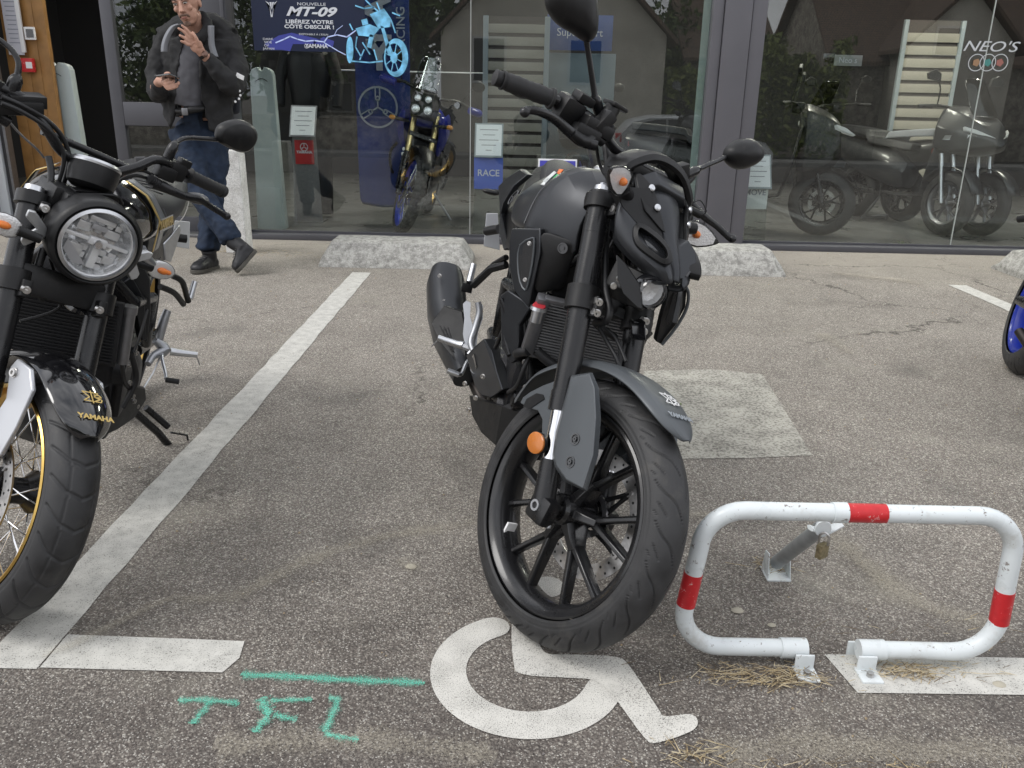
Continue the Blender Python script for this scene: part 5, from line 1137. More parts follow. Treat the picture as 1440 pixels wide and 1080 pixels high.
mb = MB(); hs_ = [F_(606, 455, .30), F_(624, 430, .30), F_(650, 438, .30), F_(654, 470, .36), F_(655, 505, .44), F_(650, 520, .48), F_(638, 505, .44), F_(618, 480, .36)]
mb.prism(hs_, (-.012, .004, 0)); hsd = mb.build('heat_shield', black_matte, sil, bev=.002)
for k in range(6):
    mb = MB(); mb.tube([F_(619+5.5*k, 458+1.5*k, .335), F_(634+3.6*k, 492+2.5*k, .42)], .0016, 6); mb.build('shield_rib', black_satin, hsd)
mb = MB()
for px, py in ((618.5, 388), (624.5, 424)): bolt_at(mb, F_(px, py, .16 if py < 400 else .22), (.8, -.5, .1), .006, .005)
mb.build('silencer_bolt', steel, sil)
# plate holder and rear indicator seen past the tank
mb = MB(); mb.prism([F_(684, 300, -.28), F_(700, 300, -.28), F_(703, 352, -.28), F_(680, 346, -.28)], (-.004, 0, 0)); ph_ = mb.build('plate_holder', mat('plate_back', (.45, .46, .48), .5), bike, bev=.003)
mb = MB(); c = F_(690, 270, -.16); mb.ball(tuple(c), .03, 16, (.6, 1.1, .35)); mb.tube([c, c+Vector((0, .12, .03))], .008, 8); mb.build('rear_indicator', black_matte, bike)
mb = MB(); mb.cyl(F_(684, 325, -.25), F_(702, 322, -.2), .018, n=14); mb.build('plate_lamp', black_matte, bike)
mb = MB(); mb.tube([(.45, .14, .30), (.40, .30, .03), (.385, .33, .004)], [.012, .011, .014], 10); mb.build('side_stand', black_satin, bike)
# ------------------------------------------------------------------ retro roadster at the left (gold spoked wheels)
XPSI, XLAM, XDL = 4.9360227, 0.24779844, 0.66682713
MX = T(-1.5044, 2.9863, 0) @ RZ(XPSI) @ RX(-XLAM)
SX = T(*A0) @ Matrix.Rotation(XDL, 4, AXD) @ T(*-A0)
_x = measure(MX, SX)
def XY(px, py, y): return _x(px, py, y, 1, 1)
def XX(px, py, x): return _x(px, py, x, 0, 1)
def XB(px, py, x): return _x(px, py, x, 0, 0)
ret = empty('motorcycle', M=MX); tag(ret, 'gloss black and gold retro motorcycle with a round headlight, cut off by the left edge', 'motorcycle')
XA = Vector((1.33, 0, .293)); XW = SX @ T(*XA)
def sx(): return MB(SX)
def xp(t, y, dx=0): return XA+AXD*t+Vector((dx, y, 0))
def wire_wheel(parent, M, rr, hw, m_rim, n=18, hubr=.05, hubw=.045, hubm=None, gauge=.0019):
    mb = MB(M @ YZ); mb.ring([(rr, hw-.001), (rr-.004, hw+.002), (rr-.009, hw), (rr-.014, hw-.010), (rr-.024, hw*.35), (rr-.024, -hw*.35), (rr-.014, -hw+.010), (rr-.009, -hw), (rr-.004, -hw-.002), (rr, -hw+.001), (rr-.012, -hw+.014), (rr-.018, 0), (rr-.012, hw-.014)], I4, 96)
    rim = mb.build('rim', m_rim, parent)
    mb = MB(M @ YZ); mb.lathe([(.0, -hubw-.02), (.02, -hubw-.02), (.022, -hubw-.006), (hubr, -hubw-.002), (hubr, -hubw+.003), (hubr*.6, -hubw*.5), (hubr*.6, hubw*.5), (hubr, hubw-.003), (hubr, hubw+.002), (.022, hubw+.006), (.02, hubw+.02), (0, hubw+.02)], I4, 32); mb.build('hub', hubm or black_satin, parent)
    mb = MB(M)
    for k in range(n):
        for sg in (-1, 1):
            for cr_ in (-1, 1):
                a = 2*math.pi*(k+.25*sg)/n; b = a+cr_*R_(34)*1.0+R_(0)
                if (k+(cr_ > 0)) % 2: continue
                p = Vector((hubr*.92*math.cos(b), sg*hubw, hubr*.92*math.sin(b))); q = Vector(((rr-.020)*math.cos(a), sg*.005, (rr-.020)*math.sin(a)))
                mb.tube([p, q], gauge, 6); mb.tube([q+(p-q)*.02, q+(p-q)*.09], gauge*1.7, 6)
    mb.build('wire_spokes', chrome, rim, ang=60)
    return rim
fwx = empty('front_wheel'); fwx.parent = ret
tyre(fwx, XW, R=.293, hw=.056, rb=.226, nt=1400, npf=84, tread='block', depth=.0032); wire_wheel(fwx, XW, .2345, .0575, gold)
brake_disc(fwx, XW, r=.134, y=-.066, holes=26)
for sg in (-1, 1):
    hs = .100
    mb = sx(); mb.cyl(xp(.215, sg*hs), xp(.665, sg*hs), .0262, .0268, 28); mb.cyl(xp(.20, sg*hs), xp(.25, sg*hs), .0285, n=28); ft = mb.build('fork_tube', black_satin, ret)
    mb = sx(); mb.cyl(xp(.08, sg*hs), xp(.22, sg*hs), .0205, n=24); mb.build('fork_stanchion', chrome, ft)
    mb = sx(); mb.cyl(xp(-.02, sg*hs), xp(.10, sg*hs), .025, n=24); mb.build('axle_clamp', black_satin, ft)
    mb = sx(); mb.cyl(xp(.665, sg*hs), xp(.680, sg*hs), .022, .020, 24); mb.build('fork_cap', alu, ft)
for t, rr_, hh, nm in ((.462, .036, .050, 'lower_yoke'), (.650, .035, .030, 'upper_yoke')):
    mb = sx()
    for sg in (-1, 1):
        c = xp(t, sg*.100); mb.lathe([(.0275, 0), (rr_, 0), (rr_, hh), (.0275, hh)], frame(c-AXD*hh/2, AXD), 28); mb.box((0, 0, 0), (.03, .022, hh*.8), L=T(*(c+Vector((.036, -sg*.012, -.003))))@RY(-RK), bev=.004)
    mb.box((0, 0, 0), (.050, .18, hh*.8), L=T(*xp(t, 0, -.04))@RY(-RK), bev=.008); yk = mb.build(nm, black_matte, ret, bev=.001)
    for sg in (-1, 1): mb = sx(); c = xp(t, sg*.085, .046); mb.cyl(c+Vector((0, -.014, 0)), c+Vector((.008, 0, 0)), .008, n=14); bolt_at(mb, c+Vector((.006, -.004, 0)), (1, -.5, 0), .0075, .008); mb.build('pinch_bolt', steel, yk)
# gloss mudguard
rings = []
for k in range(26):
    a = R_(50+(150-50)*k/25); tp = math.sqrt(max(.06, 1-(1-k/6)**2)) if k < 6 else 1.0
    w_ = .071*tp; ro_ = .326
    rings.append([XA+Vector(((ro_-.030*abs(s_)**2.4)*math.cos(a), w_*s_, (ro_-.030*abs(s_)**2.4)*math.sin(a))) for s_ in np.linspace(-1, 1, 11)])
mb = sx(); mb.loft(rings, closed=False, caps=False); xmg = mb.build('mudguard', black_gloss, ret, solid=.004, sub=1)
def on_xg(kind, a_deg, y0, size, par):
    a = R_(a_deg); c = XA+Vector((.3295*math.cos(a), y0, .3295*math.sin(a))); nrm = Vector((math.cos(a), 0, math.sin(a))); xd = Vector((0, 1, 0)); yd = nrm.cross(xd)
    L = Matrix(((xd.x, yd.x, nrm.x, c.x), (xd.y, yd.y, nrm.y, c.y), (xd.z, yd.z, nrm.z, c.z), (0, 0, 0, 1))); return textmesh(kind, size, SX @ L, m=gold_print, parent=par, name='lettering', wide=1.15, bold=.0006)
on_xg('YAMAHA', 58, .004, .0165, xmg); fat_emblem(67.5, gold_print, SX, XA, xmg, .3297, .004, .9)
# silver mudguard stays
for sg in (-1, 1):
    P = [XY(14, 516, -.086), XY(24, 504, -.086), XY(42, 518, -.083), XY(45, 548, -.083), XY(22, 600, -.088), XY(0, 640, -.09), XY(-14, 650, -.09), XY(-18, 600, -.09), XY(8, 560, -.088)]
    P = [Vector((p.x, p.y if sg < 0 else -p.y, p.z)) for p in P]; mb = sx(); mb.prism(P, (0, -sg*.010, 0)); sta = mb.build('mudguard_stay', mat('silver_paint', (.50, .51, .53), .35, .6), xmg, bev=.003)
    mb = sx(); c = XY(20, 524, -.087); c.y *= 1 if sg < 0 else -1; bolt_at(mb, c, (.2, sg, 0), .009, .006); mb.build('stay_bolt', steel, sta)
# headlight
hl = empty('headlight'); hl.parent = ret; bright_opt = mat('bright_optics', (.78, .79, .80), .25, .3); grey_opt = mat('grey_optics', (.66, .665, .67), .25, .4)
LC = Vector((1.165, .012, .868)); LD = Vector((1, -.10, -.02)); 
mb = sx(); mb.lathe([(.02, -.115), (.06, -.10), (.088, -.065), (.100, -.02), (.1015, .03), (.099, .044), (.091, .050), (.084, .044), (.084, .0), (.05, -.06)], frame(LC, LD), 56); mb.build('headlight_shell', black_matte, hl, ang=50)
mb = sx(); mb.ring([(.085, .036), (.085, .050), (.078, .053), (.076, .046)], frame(LC, LD), 56); mb.build('headlight_rim', alu, hl)
mb = sx(); mb.lathe([(.0775, .042), (.073, .030), (.064, .012), (.052, .000), (.034, -.010), (.016, -.015), (0, -.017)], frame(LC, LD), 15, cap=False); mb.build('lamp_reflector', reflector_bowl, hl, ang=4)
mb = sx(); mb.ring([(.0765, .046), (.0738, .044), (.0730, .038), (.0755, .038)], frame(LC, LD), 56); mb.build('inner_ring', bright_opt, hl)
HL = frame(LC, LD, (0, 0, 1)) @ RZ(0.0)
mb = sx()    # inner optics: tilted bar, centre block and lower grids (frame x is up, y is across)
for a_, b_, w_, h_ in (((.010, -.074), (.010, .074), .010, .014),):
    mb.box((.004, 0, .030), (.009, .146, .012), L=HL @ RZ(0), bev=.003)
mb.box((.004, 0, .036), (.020, .042, .016), L=HL, bev=.006); mb.box((-.036, -.008, .022), (.05, .018, .02), L=HL, bev=.003)
for k in range(5):
    for j in range(3): mb.box((-.022-.018*j, -.050+.022*k, .014), (.014, .018, .008), L=HL @ RZ(0), bev=.003)
    for j in range(2): mb.box((.026+.018*j, -.040+.020*k, .014), (.014, .015, .006), L=HL, bev=.003)
mb.build('lamp_optics', bright_opt, hl)
mb = sx()
for xx, yy, w_, h_ in ((.026, -.030, .020, .034), (.026, .034, .022, .030), (-.030, .034, .026, .036), (-.034, -.044, .020, .026), (.050, .0, .012, .06)): mb.box((xx, yy, .012), (w_, h_, .02), L=HL, bev=.004)
mb.build('lamp_chambers', grey_opt, hl)
mb = sx(); mb.lathe([(0, .052), (.008, .052), (.011, .046), (.011, .03)], HL, 18); mb.build('lamp_boss', chrome, hl)
mb = sx(); mb.prism([HL @ Vector((-.055, .005, .034)), HL @ Vector((-.010, .060, .034)), HL @ Vector((-.035, .062, .034)), HL @ Vector((-.062, .03, .034))], LD.normalized()*.002); mb.box((.034, .004, .024), (.014, .036, .012), L=HL, bev=.004); mb.build('lamp_mask', mat('dark_optics', (.34, .34, .35), .3), hl)
mb = sx(); mb.lathe([(.0775, .046), (.070, .054), (.045, .062), (0, .066)], frame(LC, LD), 56, cap=False); mb.build('headlight_lens', lens_clear, hl)
mb = sx()
for sg, pts in ((1, [XX(40, 295, 1.18), XX(50, 298, 1.18), XX(69, 325, 1.17), XX(66, 333, 1.17), XX(34, 347, 1.18), XX(29, 340, 1.18), XX(31, 332, 1.18), XX(51, 322, 1.18), XX(36, 305, 1.18)]),):
    sc_ = mat('silver_cast', (.50, .51, .52), .35, .7); mb.prism(pts, (-.014, .004, 0)); mb.build('lamp_bracket', sc_, hl, bev=.003)
    mb = sx(); mb.prism([Vector((p.x, -p.y+.012, p.z)) for p in pts], (-.014, -.004, 0)); mb.build('lamp_bracket', sc_, hl, bev=.003)
# indicators
def xind(c, ax_, parent, tipdir):
    ax_ = Vector(ax_).normalized(); fw_ = Vector((1, 0, 0)); rt = ax_; up = rt.cross(fw_).normalized(); fw_ = up.cross(rt)*-1
    if fw_.x < 0: fw_ = -fw_
    prof = [(-.040, .005), (-.034, .016), (-.018, .024), (.004, .0245), (.024, .019), (.036, .010), (.041, .002)]
    mb = sx(); mb.tube([c-rt*.078, c-rt*.030], [.010, .012], 12); ind = mb.build('indicator', black_matte, parent)
    def rg(a0, a1, fn, k=14, sc=1.0): return [[c+rt*t*sc+up*(r_*sc*math.cos(a))+fw_*(r_*fn*math.sin(a)) for a in np.linspace(a0, a1, k)] for t, r_ in prof]
    mb = sx(); mb.loft(rg(math.pi, 2*math.pi, 1.0)); mb.build('indicator_shell', white_sticker if 0 else alu_grey, ind)
    mb = sx(); mb.loft(rg(0, math.pi, .55)); mb.build('indicator_lens', lens_clear, ind)
    mb = sx(); mb.loft(rg(0, math.pi, .22, sc=.95)); mb.build('indicator_reflector', ind_refl, ind)
    mb = sx(); mb.ball(tuple(c+fw_*.006), .0095, 12, (1, 1.7, .9)); mb.ball(tuple(c+fw_*.006+rt*.016), .007, 10, (1, 1.4, .9)); mb.build('indicator_bulb', orange_bulb, ind)
xind(XX(4, 315, 1.19), (-.1, -1, .06), ret, -1); xind(XX(227, 380, 1.12), (-.1, 1, .02), ret, 1)
mb = sx(); mb.tube([XX(196, 352, 1.12), XX(205, 364, 1.12), XX(215, 372, 1.12)], [.018, .014, .012], 12); mb.build('lamp_mount', alu, hl)
# gauge pod
gc = Vector((1.045, .012, 1.0)); GD = Vector((-.30, 0, 1)); mb = sx(); mb.lathe([(0, -.045), (.04, -.045), (.052, -.036), (.056, -.01), (.056, .012), (.052, .016)], frame(gc, GD), 40); gg = mb.build('round_gauge', black_matte, ret)
mb = sx(); mb.lathe([(.0565, .010), (.0575, .015), (.054, .021), (.050, .019), (.050, .012), (0, .012)], frame(gc, GD), 40); mb.build('gauge_bezel', alu, gg)
mb = sx(); mb.prism([XX(96, 272, 1.08), XX(108, 268, 1.09), XX(150, 270, 1.09), XX(168, 280, 1.07), XX(166, 296, 1.06), XX(110, 292, 1.07)], (-.03, 0, 0)); mb.tube([XX(92, 283, 1.09), XX(105, 274, 1.1), XX(160, 275, 1.1), XX(172, 287, 1.09)], .004, 8, smooth=3); mb.build('gauge_bracket', black_matte, gg, bev=.003)
mb = sx(); mb.box((0, 0, 0), (.04, .05, .03), L=T(*XX(103, 283, 1.12)), bev=.006); mb.box((0, 0, 0), (.03, .09, .02), L=T(*XX(125, 290, 1.12)), bev=.005); bolt_at(mb, XX(113, 282, 1.145), (1, 0, 0), .008, .004); mb.build('lamp_bridge', black_matte, hl)
mb = sx(); mb.box((0, 0, 0), (.10, .16, .05), L=T(1.06, .0, .92), bev=.01); mb.build('key_housing', black_matte, ret)
# handlebar, grips, mirrors
xb = [(.93, .405, 1.073), (.955, .26, 1.077), (.985, .20, 1.085), (1.0, .155, 1.08), (1.02, .11, 1.045), (1.02, .06, 1.01), (1.02, 0, 1.0)]
mb = sx(); pl_ = [Vector(p) for p in xb]; mb.tube(pl_+mir(pl_)[::-1][1:], .0115, 14, smooth=5); mb.tube([(1.005, .11, 1.035), (1.0, 0, 1.035), (1.005, -.11, 1.035)], .009, 10); mb.cyl((.985, .125, 1.05), (.99, .145, 1.062), .018, n=14); xh = mb.build('handlebar', black_satin, ret)
for sg in (1, -1):
    e0, e1 = Vector((.93, .405*sg, 1.073)), Vector((.958, .262*sg, 1.077)); d = e1-e0; pr = [(0, -.010), (.0165, -.010), (.018, -.006), (.018, .002), (.0155, .004)]+[(.0160+.0012*(i % 2), .006+.0075*i) for i in range(15)]+[(.021, .122), (.021, .128), (.012, .13)]
    mb = sx(); mb.lathe(pr, frame(e0, d), 22); mb.build('handlebar_grip', grip_rubber, xh, ang=60)
    g = lambda x, y, z: Vector((x, y*sg, z))
    mb = sx(); mb.box((0, 0, 0), (.05, .055, .05), L=T(*g(.968, .232, 1.075)), bev=.014); mb.box((0, 0, 0), (.03, .03, .02), L=T(*g(.975, .245, 1.103)), bev=.004); mb.build('switch_housing', black_matte, xh)
    lp = [XX(214, 258, 1.0), XX(228, 262, 1.0), XX(245, 270, 1.01), XX(262, 277, 1.01), XX(280, 280, 1.01), XX(297, 291, 1.0), XX(312, 300, 1.0), XX(319, 304, 1.0)]
    lp = [Vector((p.x, p.y*sg, p.z)) for p in lp]; mb = sx(); mb.tube(lp, [.009, .010, .008, .007, .0065, .006, .006, .008], 12, smooth=4, flat=1.4); mb.ball(tuple(lp[-1]), .011, 12); mb.build('hand_lever', black_satin, xh)
    mb = sx(); mb.box((0, 0, 0), (.04, .05, .035), L=T(*g(.99, .20, 1.06)), bev=.008); mb.build('lever_perch', black_matte, xh)
mb = sx(); mb.tube([XX(222, 258, 1.0), XX(210, 252, 1.0)], [.012, .010], 10); 
for k in range(6): mb.lathe([(.008, 0), (.0135, .003), (.008, .006)], frame(XX(224-2.6*k, 260-1.6*k, 1.0), XX(205, 248, 1.0)-XX(224, 260, 1.0)), 14)
mb.build('cable_boot', grip_rubber, xh)
mb = sx(); mb.tube([XX(236, 222, .975), XX(244, 206, .975), XX(249, 200, .96), XX(258, 195, .95), XX(275, 194, .93), XX(312, 197, .905)], [.013, .013, .006, .006, .006, .006], 12, smooth=3); xm = mb.build('mirror', black_satin, xh)
mo = [(302, 188), (307, 176), (322, 169), (338, 168), (353, 175), (360, 187), (357, 202), (345, 213), (330, 212), (312, 203), (304, 197)]
def mshape(pts, x, thick, par, f=XX):
    P = catmull([np.array(list(f(a, b, x))) for a, b in pts], 3, True); c = sum(P)/len(P); rings = []
    for t, sc in ((-.006, .97), (0, 1.0), (.012, .97), (.024, .82), (.030, .5), (.032, .1)): rings.append([Vector(c+(p-c)*sc)+Vector((t, 0, 0)) for p in P])
    mb = sx(); mb.loft(rings); mb.build('mirror_shell', black_matte, par, bev=.001)
    mb = sx(); mb.prism([Vector(c+(p-c)*.93)+Vector((-.0065, 0, 0)) for p in P], (-.001, 0, 0)); mb.build('mirror_glass', mirror_glass, par)
mshape(mo, .905, .03, xm)
mb = sx(); mb.tube([XX(14, 136, .985), XX(22, 113, .985), XX(25, 104, .98), XX(26, 88, .975), XX(18, 72, .96), XX(2, 58, .94), XX(-20, 45, .92)], [.015, .015, .007, .006, .006, .006, .006], 12, smooth=3); xm2 = mb.build('mirror', black_satin, xh)
mshape([(-60, 20), (-50, 5), (-30, 0), (-12, 8), (-6, 28), (-14, 50), (-32, 58), (-52, 48)], .91, .03, xm2)
mb = sx(); mb.box((0, 0, 0), (.05, .075, .028), L=T(*XX(36, 141, .99))@RX(.42), bev=.004); mb.box((0, 0, 0), (.045, .10, .032), L=T(*XX(24, 150, 1.0))@RX(.42), bev=.008); mb.build('brake_reservoir', black_matte, xh)
def xhose(pts, r, name='hose', mm=None):
    mb = sx(); mb.tube(pts, r, 10, smooth=8); return mb.build(name, mm or brake_hose, ret)
xhose([XX(2, 136, 1.02), XX(30, 148, 1.02), XX(62, 166, 1.02), XX(86, 190, 1.02), XX(97, 220, 1.02), XX(92, 250, 1.02), XX(86, 268, 1.0)], .0055)
xhose([XX(2, 145, 1.03), XX(28, 156, 1.03), XX(58, 174, 1.03), XX(80, 196, 1.03), XX(90, 222, 1.03), XX(84, 252, 1.03), XX(76, 275, 1.02)], .005)
xhose([XX(12, 170, 1.0), XX(30, 190, 1.0), XX(52, 210, 1.0), XX(62, 222, 1.0)], .0025, mm=alu_grey)
xhose([XX(68, 220, 1.03), XX(72, 245, 1.05), XX(66, 290, 1.08), XX(62, 320, 1.08)], .0075)
xhose([XX(205, 250, .99), XX(190, 247, 1.0), XX(172, 252, 1.0), XX(160, 262, 1.0)], .0045); xhose([XX(215, 246, .99), XX(200, 240, .99), XX(180, 242, .99), XX(163, 252, .99)], .004)
xhose([XX(62, 350, 1.13), XX(54, 375, 1.14), XX(52, 400, 1.14), XX(60, 420, 1.1)], .009)
xhose([XX(70, 362, 1.1), XX(85, 420, 1.1), XX(75, 438, 1.1), XX(28, 452, 1.1)], .004)
mb = sx(); mb.lathe([(0, 0), (.040, .0), (.043, .006), (.036, .012), (.028, .010), (.024, .014), (0, .016)], frame(XX(106, 422, 1.14), (.6, .1, .8)), 32); mb.build('horn', black_gloss, ret)
mb = sx(); mb.tube([p for p in [XX(106+22*math.cos(a), 421+7.5*math.sin(a), 1.165) for a in np.linspace(0, 2*math.pi, 24, endpoint=False)]], .0014, 6, closed=True); mb.build('horn_trim', steel, ret)
mb = sx(); mb.box((0, 0, 0), (.10, .20, .07), L=T(1.12, 0, .72)@RY(-.3), bev=.01); mb.build('front_cover', black_matte, ret)
# tank
XT = {1.02: [(0, .90), (.03, .895), (.05, .87), (.055, .84), (.05, .80)], .98: [(0, .94), (.05, .93), (.085, .90), (.098, .86), (.085, .80)], .90: [(0, .968), (.06, .960), (.115, .925), (.142, .870), (.128, .780)], .80: [(0, .975), (.07, .968), (.132, .930), (.165, .868), (.152, .770)], .70: [(0, .968), (.07, .960), (.135, .925), (.170, .862), (.158, .765)], .60: [(0, .948), (.065, .940), (.122, .908), (.155, .850), (.145, .770)], .52: [(0, .92), (.055, .912), (.10, .885), (.125, .84), (.12, .78)], .46: [(0, .88), (.04, .875), (.07, .86), (.09, .83), (.09, .80)]}
rings = []
for x, s_ in XT.items(): rings.append([(x, -y-.008, z) for y, z in s_[::-1]]+[(x, y-.002, z) for y, z in s_[1:]])
mb = MB(); mb.loft(rings); xt = mb.build('fuel_tank', black_gloss, ret, sub=2)
def xtp(x, side, f):   # f: 0 top centre .. 4 bottom edge
    xs = sorted(XT); x = min(max(x, xs[0]), xs[-1]-1e-6); i = max(j for j in range(len(xs)) if xs[j] <= x); j = min(i+1, len(xs)-1); t = (x-xs[i])/(xs[j]-xs[i]) if j > i else 0
    S = [(a[0]*(1-t)+b[0]*t, a[1]*(1-t)+b[1]*t) for a, b in zip(XT[xs[i]], XT[xs[j]])]; k = min(int(f), 3); u = f-k
    return Vector((x, side*(S[k][0]*(1-u)+S[k+1][0]*u)+(-.002 if side > 0 else -.008), S[k][1]*(1-u)+S[k+1][1]*u))
def xband(fx0, fx1, f0, f1, m, name, side, lift=.0022, n=14):
    rows = []
    for i in range(n+1):
        t = i/n; f = f0+(f1-f0)*t; row = []
        for x in (fx0(t), fx1(t)):
            p = xtp(x, side, f); c = Vector((x, 0, .84)); nn = Vector((0, p.y, p.z-.84)).normalized(); row.append(p+nn*lift-nn*.006*math.sin(math.pi*((f) % 1))*0)
        rows.append(row)
    mb = MB(); mb.loft(rows, closed=False, caps=False); return mb.build(name, m, xt, solid=.0012)
stripe_grey = mat('stripe_grey', (.20, .21, .22), .3, coat=.6)
for sd in (1, -1):
    xband(lambda t: .845-.07*t, lambda t: .832-.075*t, 1.2, 3.9, gold_print, 'gold_stripe', sd, .004)
    xband(lambda t: .828-.075*t, lambda t: .775-.09*t, 1.2, 3.9, stripe_grey, 'grey_stripe', sd, .004)
    xband(lambda t: .66-.02*t, lambda t: .645-.03*t, 2.6, 3.9, stripe_grey, 'grey_edge_stripe', sd, .005)
p0 = xtp(.715, 1, 3.1); L = frame(p0+Vector((0, .010, 0)), (.18, 1, .12)); xd = Vector((-1, .1, .0)).normalized(); nz_ = Vector((.18, 1, .10)).normalized(); yd = nz_.cross(xd).normalized()
L = Matrix(((xd.x, yd.x, nz_.x, p0.x), (xd.y, yd.y, nz_.y, p0.y+.008), (xd.z, yd.z, nz_.z, p0.z), (0, 0, 0, 1))); mb = MB(L); mb.box((0, 0, -.001), (.135, .036, .002)); pp_ = mb.build('badge_plate', black_gloss, xt); textmesh('YAMAHA', .034, L @ T(0, 0, .001), m=gold_print, parent=pp_, name='lettering', bold=.001)
mb = MB(); mb.lathe([(.044, 0), (.044, .008), (.038, .012), (0, .014)], frame((.78, -.005, .970), (0, 0, 1)), 32); mb.build('fuel_cap', alu_grey, xt)
# seat, tail
mb = MB(); SR = []
for x, w_, z0, z1 in ((.60, .095, .82, .900), (.54, .128, .795, .915), (.42, .152, .782, .895), (.28, .158, .785, .885), (.12, .150, .80, .895), (-.02, .135, .82, .915), (-.12, .11, .85, .925), (-.16, .06, .88, .92)):
    SR.append([(x, -w_, z0), (x, -w_*1.02, (z0+z1)/2), (x, -w_*.82, z1-.008), (x, 0, z1+.004), (x, w_*.82, z1-.008), (x, w_*1.02, (z0+z1)/2), (x, w_, z0), (x, 0, z0-.02)])
mb.loft(SR); seat = mb.build('seat', seat_vinyl, ret, sub=2)
for x, w_ in ((.50, .13), (.44, .135), (.38, .138), (.32, .14), (.26, .14)):   # stitched chevron seams
    mb = MB()
    for sg in (-1, 1): mb.tube([(x+.03, 0, .8935), (x, sg*w_*.5, .8925), (x-.05, sg*w_*.80, .8835)], .0022, 6, smooth=4)
    mb.build('seat_seam', seat_vinyl, seat)
mb = MB()
for sg in (-1, 1): mb.tube([(x, sg*(w_*1.02+.002), z0+.018) for x, w_, z0 in ((.56, .118, .79), (.42, .152, .785), (.28, .158, .787), (.12, .150, .802), (-.02, .135, .822))], .0016, 6, smooth=4)
mb.build('seat_piping', mat('pale_stitch', (.45, .43, .40), .7), seat)
mb = MB(); mb.loft([[(x, -w_, z0), (x, -w_, z1), (x, w_, z1), (x, w_, z0)] for x, w_, z0, z1 in ((.62, .12, .64, .79), (.42, .135, .62, .77), (.22, .13, .68, .79), (-.02, .10, .76, .83), (-.14, .06, .80, .85))]); mb.build('side_cover', black_matte, ret, bev=.01)
mb = MB(); mb.prism([XB(228, 342, .46), XB(240, 330, .42), XB(250, 316, .36), XB(252, 324, .36), XB(246, 345, .40), XB(238, 368, .44), XB(230, 366, .46)], (0, .006, 0)); mb.build('silver_badge_panel', alu, ret, bev=.002)
mb = MB(); mb.prism([XB(246, 310, -.22), XB(267, 312, -.22), XB(266, 350, -.22), XB(240, 346, -.22)], (-.004, 0, 0)); xpl = mb.build('number_plate', mat('plate_white', (.55, .56, .56), .5), ret, bev=.003)
mb = MB(); mb.cyl(XB(240, 333, -.1), XB(262, 336, -.12), .016, n=14); mb.build('plate_lamp', black_matte, ret)
mb = MB(); c = XB(277, 279, -.08); mb.ball(tuple(c), .034, 16, (.7, 1.3, .62)); mb.tube([c+Vector((0, -.03, 0)), c+Vector((0, -.10, .02))], .008, 8); mb.build('rear_indicator', mat('grey_indicator_shell', (.10, .10, .105), .3), ret)
# lower half
mb = MB(); mb.box((1.015, .01, .60), (.02, .27, .17), bev=.003); xr = mb.build('radiator', mat('radiator_dark2', (.010, .010, .011), .7), ret)
mb = MB()
for k in range(19): mb.box((1.028, .01, .525+k*.0085), (.006, .25, .003))
mb.build('radiator_fins', mat('dark_fins', (.025, .025, .027), .5, .4), xr)
mb = MB(); mb.cyl((.995, .155, .52), (.995, .155, .66), .016, n=14); mb.cyl((.995, .155, .655), (.995, .155, .675), .02, n=16); mb.build('radiator_side', alu_grey, xr)
mb = MB(); mb.box((.72, .0, .36), (.34, .26, .24), bev=.03); mb.box((.82, 0, .52), (.17, .18, .20), L=T(.82, 0, .52)@RY(.5)@T(-.82, 0, -.52), bev=.015); mb.box((.62, 0, .62), (.34, .24, .20), bev=.03); mb.lathe([(0, .03), (.055, .03), (.078, .018), (.085, 0)], frame((.70, .13, .38), (0, 1, 0)), 36); mb.lathe([(0, .03), (.045, .03), (.055, 0)], frame((.84, .12, .45), (0, 1, 0)), 30); mb.box((.80, .135, .40), (.15, .03, .17), bev=.012)
xe = mb.build('engine', cast_dark, ret)
mb = MB()
for p in ((.83, .16, .50), (.88, .155, .48), (.86, .16, .42), (.80, .165, .36), (.76, .165, .33), (.72, .17, .30), (.90, .12, .55), (.93, .10, .40)): bolt_at(mb, p, (.4, 1, 0), .0065, .007)
mb.build('engine_bolt', steel, xe)
for pts, r_ in (([(.92, .13, .56), (.95, .15, .50), (.92, .16, .44), (.86, .17, .40)], .006), ([(.98, .10, .52), (1.0, .05, .50), (1.0, -.02, .52), (.99, -.09, .53)], .016), ([(.90, .16, .52), (.88, .18, .44), (.90, .16, .36)], .008), ([(.80, .17, .62), (.86, .17, .56), (.90, .16, .50)], .004)):
    mb = MB(); mb.tube(pts, r_, 10, smooth=6); mb.build('engine_hose', brake_hose, ret)
mb = MB(); mb.prism([XB(185, 380, .85), XB(200, 370, .84), XB(212, 392, .80), XB(213, 440, .76), XB(208, 482, .72), XB(200, 470, .74), XB(196, 430, .78)], (-.02, -.02, 0)); mb.prism([XB(172, 398, .86), XB(186, 388, .84), XB(204, 420, .80), XB(207, 478, .74), XB(200, 480, .74), XB(190, 430, .8)], (-.02, -.02, 0)); mb.build('air_scoop', tank_grey, ret, bev=.004)
mb = MB()
for a_, b_, w_ in (((1.02, 0, .84), (.90, .15, .66), .014), ((.90, .15, .66), (.58, .15, .60), .016), ((.58, .15, .60), (.42, .13, .40), .016), ((.60, .13, .64), (.10, .11, .78), .013)):
    for sg in (1, -1): mb.tube([(a_[0], a_[1]*sg, a_[2]), (b_[0], b_[1]*sg, b_[2])], w_, 10)
mb.tube([(0, .11, .31), (.42, .10, .37)], .024, 10); mb.tube([(0, -.11, .31), (.42, -.10, .37)], .024, 10); mb.build('frame', black_satin, ret)
